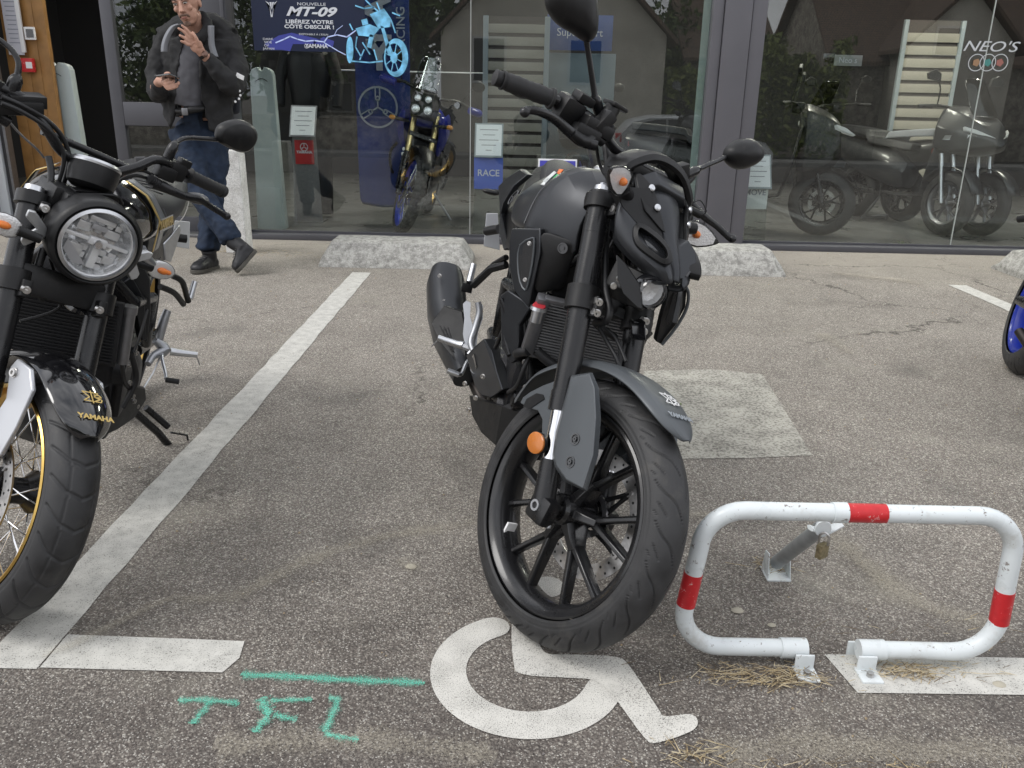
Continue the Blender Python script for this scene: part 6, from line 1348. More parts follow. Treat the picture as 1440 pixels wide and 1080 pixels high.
bp_ = [XB(142, 545, .90), XB(160, 538, .88), XB(185, 540, .80), XB(205, 545, .70), XB(207, 562, .68), XB(190, 588, .72), XB(165, 605, .82), XB(150, 612, .90), XB(143, 612, .92)]
for sg in (1, -1):
    P = [Vector((p.x, p.y*sg, p.z)) for p in bp_]; mb = MB(); mb.prism(P, (-.01, -sg*.02, 0)); mb.build('belly_pan', black_matte, ret, bev=.006)
mb = MB(); mb.loft([[(.93, -.115, .40), (.95, 0, .39), (.93, .115, .40)], [(.94, -.11, .30), (.96, 0, .29), (.94, .11, .30)], [(.90, -.09, .23), (.92, 0, .22), (.90, .09, .23)], [(.70, -.10, .19), (.70, 0, .18), (.70, .10, .19)]], closed=False, caps=False); mb.build('belly_front', black_matte, ret, solid=.006)
rwx = empty('rear_wheel'); rwx.parent = ret
tyre(rwx, T(0, 0, .312), R=.312, hw=.068, rb=.222, nt=600, npf=60, tread='block'); wire_wheel(rwx, T(0, 0, .312), .228, .05, gold)
mb = MB(); mb.tube([XB(236, 436, .46), XB(229, 455, .47), XB(224, 478, .48)], [.012, .015, .012], 10, smooth=3); mb.tube([XB(218, 478, .49), XB(232, 492, .48), XB(216, 500, .52), XB(208, 512, .56)], [.012, .020, .012, .010], 10, smooth=3); hg = mb.build('footpeg_hanger', hang, ret)
mb = MB(); mb.tube([XB(240, 494, .45), XB(250, 496, .45), XB(278, 499, .45)], [.014, .012, .0095], 12); mb.tube([XB(276, 500, .45), XB(281, 513, .44)], .0022, 6); mb.build('footpeg', alu, hg)
mb = MB(); mb.tube([XB(229, 497, .5), XB(228, 505, .53), XB(233, 526, .57), XB(233, 533, .59)], .0055, 10, smooth=3); mb.build('gear_lever', alu, hg)
mb = MB(); mb.tube([XB(233, 534, .59), XB(252, 537, .59)], .0085, 12); mb.build('lever_pad', grip_rubber, hg)
mb = MB(); mb.tube([XB(226, 500, .5), XB(215, 525, .55), XB(198, 552, .65)], .003, 8); mb.build('shift_rod', alu, hg)
mb = MB(); mb.tube([XB(243, 388, .30), XB(256, 396, .26), XB(262, 415, .20), XB(265, 424, .18)], .010, 10, smooth=4); mb.tube([XB(225, 403, .34), XB(245, 412, .28), XB(258, 428, .20)], .010, 10, smooth=4); ph = mb.build('passenger_hanger', black_matte, ret)
mb = MB(); mb.tube([XB(267, 420, .17), XB(274, 396, .14)], [.012, .010], 12); mb.build('passenger_footpeg', alu, ph)
mb = MB(); mb.tube([XB(188, 578, .50), XB(222, 608, .45), XB(243, 633, .40)], .0125, 12); mb.tube([XB(205, 573, .47), XB(236, 600, .43)], .011, 10); mb.tube([XB(240, 608, .43), XB(263, 612, .40), XB(267, 634, .38), XB(246, 636, .40)], .004, 8); mb.box((0, 0, 0), (.05, .045, .006), L=T(*XB(254, 636, .395))); mb.build('side_stand', black_satin, ret)
# ------------------------------------------------------------------ across the road (seen mirrored in the shop windows)
def VR(px, py, Yv): p = V(px, py, Yv); return np.array([p[0], 13.96-p[1], p[2]])
ZR = -.72
stone = concrete_mat('rubble_stone', (.48, .44, .37), (.16, .14, .12), 4); render_m = mat('beige_render', (.66, .62, .53), .85, var=.15, vscale=1.2)
def roof_mat():
    m = bpy.data.materials.new('roof_tiles'); m.use_nodes = True; t = m.node_tree; b = t.nodes['Principled BSDF']; co = t.nodes.new('ShaderNodeTexCoord')
    br = t.nodes.new('ShaderNodeTexBrick'); br.inputs['Color1'].default_value = (.22, .15, .11, 1); br.inputs['Color2'].default_value = (.15, .11, .085, 1); br.inputs['Mortar'].default_value = (.02, .016, .014, 1); br.inputs['Scale'].default_value = 3.2; br.inputs['Brick Width'].default_value = .35; br.inputs['Row Height'].default_value = .3
    t.links.new(co.outputs['Object'], br.inputs[0]); t.links.new(br.outputs[0], b.inputs['Base Color']); b.inputs['Roughness'].default_value = .85; return m
tiles = roof_mat(); win_dark = mat('dark_house_window', (.02, .022, .03), .15); wframe = mat('white_window_frame', (.6, .6, .58), .6)
def house(name, x0, x1, y0, y1, ze, zr, axis, wallm, label, wins=(), chim=()):
    """gable roofed house; axis 'x': ridge runs along x, 'y': ridge runs along y (gable towards the shop, face at y1)"""
    h = empty(name, ((x0+x1)/2, y1, ZR)); tag(h, label, 'house', 'houses across the road'); O_ = Vector(((x0+x1)/2, y1, ZR)); g = lambda x, y, z: Vector((x, y, z))-O_
    mb = MB()
    if axis == 'y':
        xm = (x0+x1)/2; prof = [(x0, ZR), (x1, ZR), (x1, ze), (xm, zr), (x0, ze)]; mb.prism([g(x, y1, z) for x, z in prof], (0, y0-y1, 0))
    else:
        ym = (y0+y1)/2; prof = [(y0, ZR), (y1, ZR), (y1, ze), (ym, zr), (y0, ze)]; mb.prism([g(x0, y, z) for y, z in prof], (x1-x0, 0, 0))
    mb.build('wall', wallm, h)
    mb = MB(); ov = .35
    if axis == 'y':
        xm = (x0+x1)/2; k = (zr-ze)/(x1-xm)
        for s in (-1, 1): mb.prism([g(xm, y1+ov, zr+.05), g(xm+s*(x1-xm+ov), y1+ov, ze-k*ov+.05), g(xm+s*(x1-xm+ov), y1+ov, ze-k*ov+.19), g(xm, y1+ov, zr+.22)], (0, y0-y1-2*ov, 0))
    else:
        ym = (y0+y1)/2; k = (zr-ze)/(y1-ym)
        for s in (-1, 1): mb.prism([g(x0-ov, ym, zr+.05), g(x0-ov, ym+s*(y1-ym+ov), ze-k*ov+.05), g(x0-ov, ym+s*(y1-ym+ov), ze-k*ov+.19), g(x0-ov, ym, zr+.22)], (x1-x0+2*ov, 0, 0))
    rf = mb.build('roof', tiles, h)
    for cx_, cy_, w_, zt in chim:
        mb = MB(); mb.box(tuple(g(cx_, cy_, (ze+zt)/2)), (w_, .6, zt-ze)); mb.box(tuple(g(cx_, cy_, zt)), (w_+.15, .75, .12)); mb.build('chimney', stone, rf)
    for cx_, cz_, w_, hh in wins:
        mb = MB(); mb.box(tuple(g(cx_, y1+.03, cz_)), (w_+.16, .08, hh+.16)); wf = mb.build('window', wframe, h); mb = MB(); mb.box(tuple(g(cx_, y1+.075, cz_)), (w_, .03, hh)); mb.box(tuple(g(cx_, y1+.08, cz_-hh*0)), (.04, .04, hh)); mb.build('pane', win_dark, wf)
    return h
yA = 13.96-30
house('stone_house', -2.6, 4.85, yA-8, yA, 3.15, 6.8, 'y', render_m, 'beige gabled house across the road, mirrored in the middle window', [(2.2, 2.3, 1.0, 1.3), (-1.0, 2.3, 1.0, 1.3)])
yB = 13.96-32
house('stone_house', 11.2, 21.5, yB-8, yB, 2.7, 6.2, 'x', stone, 'long stone house with brown roof across the road, mirrored in the right window', [(14.5, .9, .9, 1.1)], [(11.8, yB-4, .9, 7.2)])
house('stone_house', 13.0, 16.6, yB-6, yB+1.6, 3.1, 4.9, 'y', render_m, 'small rendered gabled wing in front of the long stone house', [(14.3, 3.2, .8, .8)])
house('stone_house', 7.2, 10.6, yB-14, yB-6, 2.9, 5.4, 'x', stone, 'farther brown roofed house with a tall chimney between hedge and stone house', [], [(9.2, yB-10, .8, 6.6)])
house('stone_house', -9.5, -4.6, yB-8, yB-3, 2.3, 4.6, 'x', stone, 'low dark roofed house behind trees, mirrored in the left window', [(-7, 1.0, .9, 1.0)])
# kerb, footway, low garden wall
mb = MB(); mb.box((5, yA+2.3, ZR+.02), (70, 1.7, .20)); tag(mb.build('footway', concrete_mat('footway_concrete', (.30, .29, .27), (.20, .19, .18), 2)), kind='structure')
mb = MB(); mb.box((5, yA+3.2, ZR+.03), (70, .14, .22)); mb.box((5, -6.2, zg(-6.2)+.03), (70, .14, .12)); tag(mb.build('kerb', concrete_mat('kerb_stone', (.42, .41, .38), (.28, .27, .25), 3)), kind='structure')
mb = MB(); mb.box((-8.2, yA+1.2, ZR+.55), (10.4, .25, 1.1), bev=.03); mb.box((-8.2, yA+1.2, ZR+1.13), (10.5, .34, .08)); tag(mb.build('garden_wall', stone), 'low rubble garden wall across the road, mirrored in the glass door', 'wall')
# trees and hedges
leaf_mats = [mat('leaf_green', (.085, .13, .032), .6), mat('leaf_dark', (.040, .065, .020), .6), mat('leaf_pale', (.15, .19, .055), .6)]
leaf_y = [mat('leaf_hedge', (.20, .24, .06), .6), mat('leaf_hedge_dark', (.10, .13, .035), .6), mat('leaf_hedge_pale', (.30, .33, .11), .6)]
bark = mat('bark', (.06, .045, .032), .9)
def tree(name, x, y, z0, h, rx, rz, n, label, mats=leaf_mats, leaf=.16, trunk=True, box=None):
    e = empty(name, (x, y, z0)); tag(e, label, 'hedge' if box else 'tree', 'hedges across the road' if box else 'trees across the road')
    if trunk:
        mb = MB(); mb.tube([(0, 0, 0), (.08, 0, h*.35), (-.05, .1, h*.7)], [.16, .12, .05], 8)
        for k in range(6): a = k*1.05; mb.tube([(0, 0, h*(.3+.06*k)), (math.cos(a)*rx*.5, math.sin(a)*rx*.5, h*(.5+.07*k))], [.06, .02], 6)
        mb.build('trunk', bark, e)
    V_ = []; F_l = []; MI = []
    cl = [(rng.normal(0, rx*.42), rng.normal(0, rx*.42), h-rz+rng.normal(0, rz*.42), rng.uniform(.25, .5)*rx) for _ in range(26)] if box is None else None
    for i in range(n):
        if box is None:
            c = cl[rng.integers(len(cl))]; d = rng.normal(size=3); d /= np.linalg.norm(d); r_ = c[3]*rng.uniform(.5, 1)**.4; p = np.array(c[:3])+d*r_
            if p[2] < h*.12: continue
        else:
            p = np.array([rng.uniform(-box[0], box[0]), rng.uniform(-box[1], box[1]), rng.uniform(0, 1)]); top = box[2]*(1+.12*math.sin(p[0]*2.3+x)+.08*math.sin(p[0]*5.1)); p[2] = top*p[2]**.6
        a = rng.normal(size=3); a /= np.linalg.norm(a); b = np.cross(a, rng.normal(size=3)); b /= np.linalg.norm(b); s = leaf*rng.uniform(.6, 1.3); o = len(V_)
        V_ += [p-a*s, p+b*s*.45, p+a*s, p-b*s*.45]; F_l.append((o, o+1, o+2, o+3)); MI.append(int(rng.choice([0, 1, 2], p=[.5, .32, .18])))
    me = bpy.data.meshes.new('crown'); me.from_pydata([tuple(v) for v in V_], [], F_l)
    for m_ in mats: me.materials.append(m_)
    me.polygons.foreach_set('material_index', MI); o = bpy.data.objects.new('crown', me); SC.collection.objects.link(o); o.parent = e
yT = 13.96-34
tree('broadleaf_tree', 6.6, yT-6, ZR, 6.2, 2.3, 2.6, 5000, 'dark broad tree behind the hedge, right of the beige gabled house')
tree('broadleaf_tree', -11.8, yA-2, ZR, 5.6, 2.2, 2.4, 4000, 'bushy dark tree mirrored in the entrance door glass')
tree('broadleaf_tree', -8.3, yA-1.5, ZR, 7.2, 2.4, 3.0, 5000, 'tall dark tree behind the low garden wall')
tree('broadleaf_tree', -4.4, yA-1.5, ZR, 6.6, 2.0, 2.8, 4500, 'tall dark tree left of the beige gabled house')
tree('broadleaf_tree', -14.6, yA-7, ZR, 4.9, 2.6, 2.0, 3500, 'low spreading tree farthest left across the road')
tree('hedge', 6.6, yA-.5, ZR, 3, 0, 0, 6500, 'tall pale green hedge between the beige house and stone house', mats=leaf_y, trunk=False, box=(1.6, .8, 3.1), leaf=.12)
tree('hedge', 9.6, yA-1.2, ZR, 3, 0, 0, 6500, 'broad yellow-green hedge in front of the stone house', mats=leaf_y, trunk=False, box=(1.7, .8, 3.5), leaf=.12)
# parked silver hatchback, seen only as a reflection
car = empty('parked_car', (4.7, 13.96-24, ZR)); tag(car, 'silver five door hatchback parked at the roadside, mirrored in the middle window', 'car')
silver = mat('silver_car_paint', (.68, .70, .71), .35, .1, coat=.6)
def carside(y, k): return [(-2.05, .30), (-2.12, .55), (-2.10, .88), (-1.98, 1.00), (-1.72+.1*k, 1.34-.02*k), (-1.2, 1.46-.04*k), (-.3, 1.48-.05*k), (.55, 1.36-.06*k), (1.15, 1.00), (1.85, .86), (2.08, .62), (2.10, .32), (1.75, .22), (-1.7, .22)]
mb = MB(); rings = []
for y, k, zs in ((-.84, 1, .97), (-.86, .6, .99), (-.70, .2, 1.0), (0, 0, 1.02), (.70, .2, 1.0), (.86, .6, .99), (.84, 1, .97)):
    rings.append([(x, y*(1-.14*max(0, (z-.95))/.5), z*zs) for x, z in carside(y, k)])
mb.loft(rings); cb_ = mb.build('body', silver, car, bev=.02)
for sg in (1, -1):
    for pts in ([(-1.62, 1.02), (-1.42, 1.30), (-1.05, 1.38), (-.80, 1.39), (-.80, 1.02)], [(-.74, 1.02), (-.74, 1.39), (-.2, 1.40), (.02, 1.38), (.02, 1.02)], [(.08, 1.02), (.08, 1.37), (.45, 1.29), (.95, 1.03)]):
        mb = MB(); mb.prism([(x, sg*(.862-.14*.86*max(0, z-.95)/.5*1.0+.006), z) for x, z in pts], (0, sg*.006, 0)); mb.build('window', win_dark, car)
    for x in (-1.30, 1.28):
        mb = MB(YZ); 
        L = T(x, sg*.80, .31); w_ = MB(L @ YZ); w_.lathe([(0, -.09), (.29, -.09), (.315, -.05), (.315, .05), (.29, .09), (0, .09)], I4, 28); wo_ = w_.build('wheel', rubber, car); w_ = MB(L @ YZ); w_.lathe([(0, sg*.092), (.20, sg*.095), (.205, sg*.07), (0, sg*.06)], I4, 24); w_.build('rim', alu, wo_)
    mb = MB(); mb.box((-2.02, sg*.70, .90), (.16, .26, .24), bev=.03); mb.build('taillight', red_paint, car)
# ------------------------------------------------------------------ inside the showroom
navy = mat('navy_fabric', (.012, .030, .16), .7, var=.2, vscale=3); light_navy = mat('poster_navy', (.008, .014, .042), .35)
lt_blue = mat('poster_light_blue', (.18, .50, .75), .4, var=.5, vscale=14); white_ink = mat('white_ink', (.62, .64, .68), .5); grey_ink = mat('grey_ink', (.20, .22, .27), .6)
def flat(mb, pts, L, z=0.0, t=.0008): mb.prism([L @ Vector((p[0], p[1], z)) for p in pts], (L.to_3x3() @ Vector((0, 0, t))))
def line2(mb, pts, w_, L, z=0.0):
    for p, q in zip(pts[:-1], pts[1:]):
        d = Vector((q[0]-p[0], q[1]-p[1], 0)); n_ = Vector((-d.y, d.x, 0)).normalized()*w_/2; e = d.normalized()*w_*.3; p = Vector((p[0], p[1], 0)); q = Vector((q[0], q[1], 0)); flat(mb, [p-n_-e, q-n_+e, q+n_+e, p+n_-e], L, z)
# poster behind the left window
po = empty('poster', (-1.36, 6.955, 1.44)); tag(po, 'dark blue advertising poster with lightning and a pale blue motorcycle, stuck on the left window', 'poster')
PL = wallM(0, 0, 0)
mb = MB(); mb.box((-.25, .004, .40), (.86, .006, .80)); mb.build('sheet', light_navy, po)
def pt_(txt, x, z, size, **k): return textmesh(txt, size, PL @ T(x, z, .001), m=k.pop('m', white_ink), parent=po, **k)
def pxz(px, py): q = V(px, py, 6.955); return q[0]+1.36, q[2]-1.44
for txt, px, py, size, kw in (('NOUVELLE', 438, 6, .030, dict(wide=1.5)), ('MT-09', 436, 17, .088, dict(italic=.35, wide=1.55, bold=.003)), ('LIBÉREZ VOTRE', 435, 31, .036, dict(wide=1.45, bold=.001)), ('CÔTÉ OBSCUR !', 435, 38, .036, dict(wide=1.45, bold=.001)), ("DISPONIBLE À L'ESSAI", 441, 48.5, .018, dict(wide=1.3)), ('YAMAHA', 445, 65, .040, dict(bold=.001, wide=1.05)), ('DARK', 377, 55, .022, dict(wide=1.4)), ('SIDE', 377, 59.5, .022, dict(wide=1.4)), ('OF', 375, 64, .022, dict(wide=1.4)), ('JAPAN', 378, 68.5, .022, dict(wide=1.4))):
    x, z = pxz(px, py); pt_(txt, x, z, size, **kw)
def tuning_logo(L, r, m, par, w_=.08):
    mb = MB(L); mb.ring([(r, 0), (r, .0012), (r*(1-w_*1.3), .0012), (r*(1-w_*1.3), 0)], I4, 48)
    for k in range(3):
        A_ = RZ(R_(90+120*k)); mb.box((r*.20, 0, .0006), (r*.40, r*w_, .0012), L=A_)
        mb.ring([(r*.13, 0), (r*.13, .0012), (r*.06, .0012), (r*.06, 0)], A_ @ T(r*.42, 0, 0), 12)
        for s in (-1, 1): mb.box((r*.68, s*r*.11, .0006), (r*.46, r*w_*.8, .0012), L=A_)
    return mb.build('round_logo', m, par)
x, z = pxz(431, 65); tuning_logo(T(x, 0, z) @ PL @ T(0, 0, .001), .016, white_ink, po, .12)
mb = MB()
for pts in ([(373, 1), (379, 8), (381, 24), (383, 24), (378, 4)], [(390, 1), (385, 8), (383.5, 24), (382.2, 24), (386, 4)], [(379, 3), (382, 3), (382, 14), (380, 8)], [(385.5, 3), (382.8, 3), (382.8, 14), (384, 8)]): flat(mb, [pxz(*q) for q in pts], PL, .001)
mb.build('winged_logo', white_ink, po)
bolt_m = mat('lightning_print', (.55, .65, 1.0), .5); glow_m = mat('violet_print', (.045, .055, .30), .5)
mb = MB(); flat(mb, [pxz(*q) for q in [(372, 62), (392, 50), (410, 46), (436, 52), (452, 56), (440, 62), (412, 62), (408, 72), (396, 70), (382, 70)]], PL, .0006, .0004); flat(mb, [pxz(*q) for q in [(440, 60), (455, 52), (470, 58), (468, 66), (455, 66)]], PL, .0006, .0004); mb.build('violet_glow', glow_m, po)
mb = MB(); line2(mb, [pxz(*q) for q in [(388, 60), (400, 55), (408, 51), (418, 55), (430, 58), (442, 57), (456, 59), (461, 52), (474, 49), (488, 52), (500, 43)]], .009, PL, .0016); line2(mb, [pxz(*q) for q in [(456, 60), (466, 66), (476, 72), (486, 77)]], .007, PL, .0020); line2(mb, [pxz(*q) for q in [(470, 50), (474, 42), (482, 36)]], .004, PL, .0022); mb.build('lightning', bolt_m, po)
# pale blue motorcycle cut-out on the poster
co_ = empty('advertising_cutout', (-.78, 6.943, 1.45)); tag(co_, 'pale blue glowing motorcycle cut-out overlapping the poster', 'cut-out')
def cx(px, py): q = V(px, py, 6.943); return q[0]+.78, q[2]-1.45
mb = MB()
for c_, ra, rb_ in (((557, 81), (17, 27), (12, 20)),):
    o_ = [cx(c_[0]+ra[0]*math.cos(a)+6*math.sin(a)*0, c_[1]+ra[1]*math.sin(a)) for a in np.linspace(0, 2*math.pi, 40, endpoint=False)]; i_ = [cx(c_[0]-3+rb_[0]*math.cos(a), c_[1]+rb_[1]*math.sin(a)) for a in np.linspace(0, 2*math.pi, 40, endpoint=False)]
    vs = [PL @ Vector((p[0], p[1], .002)) for p in o_]+[PL @ Vector((p[0], p[1], .002)) for p in i_]+[PL @ Vector((p[0], p[1], 0)) for p in o_]; n = 40; mb.add(vs, [(k, (k+1) % n, n+(k+1) % n, n+k) for k in range(n)]+[(k, 2*n+k, 2*n+(k+1) % n, (k+1) % n) for k in range(n)])
    for k in range(8): a = k*math.pi/4+.3; line2(mb, [cx(c_[0]-3, c_[1]), cx(c_[0]-3+12*math.cos(a), c_[1]+20*math.sin(a))], .006, PL, .001)
    flat(mb, [cx(c_[0]-3+5*math.cos(a), c_[1]+8*math.sin(a)) for a in np.linspace(0, 2*math.pi, 16, endpoint=False)], PL, .0015)
flat(mb, [cx(489+5*math.cos(a)+3, 70+19*math.sin(a)) for a in np.linspace(0, 2*math.pi, 20, endpoint=False)], PL, .001)
for pts in ([(520, 20), (540, 12), (550, 26), (548, 38), (532, 40)], [(500, 40), (520, 34), (534, 40), (524, 52), (504, 50)], [(508, 28), (516, 26), (518, 34), (510, 36)], [(520, 48), (526, 50), (522, 68), (516, 66)], [(535, 36), (540, 38), (552, 78), (546, 78)]): flat(mb, [cx(*q) for q in pts], PL, .0012)
for pts in ([(500, 8), (512, 12), (526, 10)], [(514, 0), (522, 8), (532, 16)], [(552, 18), (562, 22)], [(495, 86), (520, 88), (538, 86)], [(502, 52), (500, 66), (508, 80)], [(510, 60), (520, 76)], [(550, 28), (556, 46)], [(530, 4), (534, 14)], [(496, 42), (492, 34)], [(526, 70), (530, 84)], [(506, 84), (512, 70)]): line2(mb, [cx(*q) for q in pts], .010, PL, .0016)
mb.build('motorcycle_print', lt_blue, co_)
# dark blue fabric banner
bn = empty('fabric_banner', (-1.2, 7.9, 0)); tag(bn, 'tall navy fabric banner with a round tuning fork emblem, behind the blue trail motorcycle', 'banner')
rows = []
for i in range(13):
    z = .17+2.6*i/12; rows.append([(-.245+.49*k/10, .012*math.sin(k*.9+z*2)+.01*math.sin(z*5), z-.03*math.sin(k/10*math.pi)*(i == 0)) for k in range(11)])
mb = MB(); mb.loft(rows, closed=False, caps=False); mb.build('fabric', navy, bn, solid=.003, sub=1)
ban_ink = mat('banner_ink', (.30, .32, .38), .7)
tuning_logo(T(-.045, -.03, 1.03) @ PL, .178, ban_ink, bn, .075)
textmesh('Y', .34, T(-.02, -.035, 1.45) @ PL, m=ban_ink, parent=bn, bold=.012, name='lettering'); textmesh('YAMAHA', .34, T(-.02, -.035, 2.2) @ PL @ RZ(R_(90)), m=ban_ink, parent=bn, bold=.01, name='lettering')
textmesh('RACING', .105, T(.175, -.035, 1.66) @ PL @ RZ(R_(90)), m=ban_ink, parent=bn, bold=.001, name='lettering')
# slatted display walls
slat_m = mat('cream_slat', (.33, .31, .26), .6, var=.08, vscale=3); gap_m = mat('slat_gap', (.07, .06, .055), .7); srail = mat('grey_side_rail', (.26, .30, .32), .5)
def slatwall(x0, x1, y, z0, z1, pitch, label):
    e = empty('slat_wall', ((x0+x1)/2, y, 0)); tag(e, label, 'display wall', 'slatted display walls in the showroom'); w_ = x1-x0
    mb = MB(); mb.box((0, .03, (z0+z1)/2), (w_, .02, z1-z0)); mb.build('backing', gap_m, e)
    mb = MB(); k = 0; z = z0
    while z+pitch < z1+.001: mb.box((0, .008, z+pitch*.36), (w_-.04, .024, pitch*.70), bev=.002); z += pitch
    mb.build('slats', slat_m, e)
    for s in (-1, 1): mb = MB(); mb.box((s*(w_/2), .01, (z0+z1)/2), (.05, .05, z1-z0), bev=.003); mb.build('side_rail', srail, e)
slatwall(-.32, .26, 8.6, .38, 1.86, .111, 'cream slatted display wall with grey rails, behind the handlebar of the matt black motorcycle')
slatwall(4.56, 5.23, 10.8, .30, 2.10, .1416, 'cream slatted display wall in the right window behind the scooters')
# posters on the wall further in
def board(name, px0, py0, px1, py1, Y, m, label, txt=None, size=.1, cat='board'):
    a = V(px0, py0, Y); b = V(px1, py1, Y); e = empty(name, ((a[0]+b[0])/2, Y, (a[2]+b[2])/2)); tag(e, label, cat)
    mb = MB(); mb.box((0, 0, 0), (abs(b[0]-a[0]), .012, abs(a[2]-b[2])), bev=.001); mb.build('panel', m, e)
    if txt: textmesh(txt, size, T(0, -.008, 0) @ PL, m=white_ink, parent=e, name='lettering')
    return e
blue_board = mat('blue_board', (.025, .065, .24), .5)
board('wall_poster', 770, 20, 860, 72, 8.9, blue_board, 'blue poster with white lettering behind the tall mirror of the matt black motorcycle', 'Supersport', .10, 'poster')
board('wall_poster', 770, 74, 858, 225, 8.92, mat('pale_blue_board', (.12, .16, .19), .5), 'pale grey-blue wall panel below the blue poster', None, cat='wall panel')
board('small_notice', 1158, 75, 1172, 93, 8.4, black_gloss, 'small black notice in the right window', None, cat='notice')
board('small_notice', 1173, 77, 1211, 93, 8.4, mat('white_tag', (.30, .31, .31), .5), 'pale lettered tag beside the small black notice', 'Neo s', .07, 'tag')
ns = empty('window_lettering', tuple(V(1392, 66, 6.97))); tag(ns, 'white vinyl lettering with three rings at the right window edge', 'lettering')
vinyl = mat('white_vinyl', (.50, .52, .54), .5)
textmesh("NEO'S", .105, PL, m=vinyl, parent=ns, italic=.3, wide=1.45, name='lettering')
for k, px in enumerate((1373, 1389, 1406)):
    q = V(px, 88, 6.97)-V(1392, 66, 6.97); mb = MB(T(*q) @ PL); mb.ring([(.063, 0), (.063, .001), (.057, .001), (.057, 0)], I4, 32); mb.build('ring', vinyl, ns)
    mb = MB(T(*q) @ PL); mb.lathe([(.03, 0), (.03, .001), (0, .001)], I4, 5); mb.build('ring_print', [mat('print_a', (.30, .18, .10), .6), mat('print_b', (.06, .22, .20), .6), mat('print_c', (.30, .12, .10), .6)][k], ns)
# price stands
paper = mat('stand_paper', (.80, .82, .84), .5)
def price_stand(x, y, label, board_m, txt, bz, bw, bh, tz, clear=True, tsize=.05, tm=None):
    e = empty('price_stand', (x, y, 0)); tag(e, label, 'stand', 'price stands beside display bikes')
    m_ = acrylic if clear else alu_grey
    mb = MB(); mb.prism([(-.13, -.02, 0), (.13, -.02, 0), (.105, -.02, tz-.14), (-.105, -.02, tz-.14)], (0, .012, 0)); mb.box((0, .05, .006), (.28, .22, .012)); mb.build('upright', m_, e)
    Lt = T(0, -.02, tz) @ RX(R_(-28)) @ PL
    mb = MB(Lt); mb.box((0, 0, -.006), (.235, .30, .010), bev=.002); mb.build('tray', alu_grey if not clear else srail, e)
    mb = MB(Lt); mb.box((0, 0, .0005), (.21, .27, .002)); pp = mb.build('price_sheet', paper, e); mb = MB(Lt)
    for k, wd in enumerate((.15, .10, .16, .12, .05)): mb.box((0, .09-.045*k, .002), (wd, .006, .001))
    mb.build('printed_lines', mat('ink_grey', (.25, .26, .28), .6), pp)
    mb = MB(); mb.box((0, -.032, bz), (bw, .008, bh), bev=.001); sb = mb.build('sign_board', board_m, e)
    if txt: textmesh(txt, tsize, T(0, -.038, bz) @ PL, m=tm or white_ink, parent=sb, name='lettering', bold=.001)
    return e
rs = price_stand(-.235, 7.25, 'clear price stand with a blue board reading RACE', mat('blue_sign', (.09, .15, .58), .5), 'RACE', .535, .24, .26, .80, tsize=.075)
price_stand(1.99, 7.2, 'clear price stand with a white board reading MOVE, beside the pillar', mat('white_board', (.60, .64, .64), .5), 'MOVE', .43, .21, .27, .60, tsize=.065, tm=grey_ink)
ys_ = price_stand(-1.92, 7.9, 'dark price stand with a small red maker sign, left of the banner', mat('red_sign', (.38, .02, .02), .5), 'YAMAHA', .63, .17, .21, .90, clear=False, tsize=.034); 
tuning_logo(T(0, -.038, .675) @ PL, .036, white_ink, ys_, .12)
# blue disabled parking board standing behind the hero motorcycle
ds = empty('parking_sign', (.315, 6.72, .575)); tag(ds, 'blue disabled parking sign with white border, just behind the tank of the matt black motorcycle', 'sign')
mb = MB(); mb.box((0, 0, -.07), (.30, .008, .38), bev=.002); mb.build('border', white_sticker, ds); mb = MB(); mb.box((0, -.006, -.07), (.275, .008, .355)); mb.build('panel', mat('sign_blue', (.07, .07, .42), .4), ds)
mb = MB(T(0, -.0105, 0) @ PL); mb.lathe([(.026, 0), (.026, .001), (0, .001)], T(-.02, .05, 0), 20); mb.box((-.024, -.01, .0005), (.026, .10, .001)); mb.box((.005, -.06, .0006), (.075, .022, .001)); mb.ring([(.075, 0), (.075, .001), (.056, .001), (.056, 0)], T(-.005, -.11, 0), 28); mb.build('wheelchair_icon', white_sticker, ds)
mb = MB(); mb.box((0, .015, -.34), (.03, .02, .48)); mb.box((0, .02, -.563), (.25, .12, .022)); mb.build('foot', dark_grey, ds)
# display rail
mb = MB(); mb.tube([(-2.1, 8.35, 1.345), (-.35, 8.35, 1.345)], .006, 8); mb.tube([(-.35, 8.35, 1.345), (-.33, 8.35, 1.345)], .006, 8); tag(mb.build('picture_rail', white_ink), 'thin pale rail running across behind the left window', 'rail')
# mannequin with a black riding jacket
mq = empty('mannequin', (-1.93, 8.25, 0)); tag(mq, 'headless mannequin in black riding gear behind the left window', 'mannequin')
mb = MB(); mb.loft([[(c_*w_, d_*math.sin(a)*1.0+0, z) if 0 else (w_*math.cos(a), d_*math.sin(a), z) for a in np.linspace(0, 2*math.pi, 18, endpoint=False)] for z, w_, d_ in ((.95, .19, .13), (1.1, .17, .12), (1.3, .215, .14), (1.45, .22, .13), (1.53, .15, .10), (1.58, .075, .07))]); mb.build('jacket', mat('black_leather', (.008, .008, .009), .5), mq, sub=1)
mb = MB()
for s in (-1, 1): mb.tube([(s*.19, 0, 1.47), (s*.27, -.02, 1.25), (s*.26, -.09, 1.02)], [.07, .055, .045], 10); mb.tube([(s*.09, 0, .98), (s*.10, .02, .5), (s*.10, .02, .03)], [.10, .075, .06], 10)
mb.tube([(-.16, -.13, 1.49), (0, -.15, 1.50), (.16, -.13, 1.49)], .010, 6); mb.build('sleeves_and_trousers', mat('black_cloth', (.010, .010, .011), .7), mq)
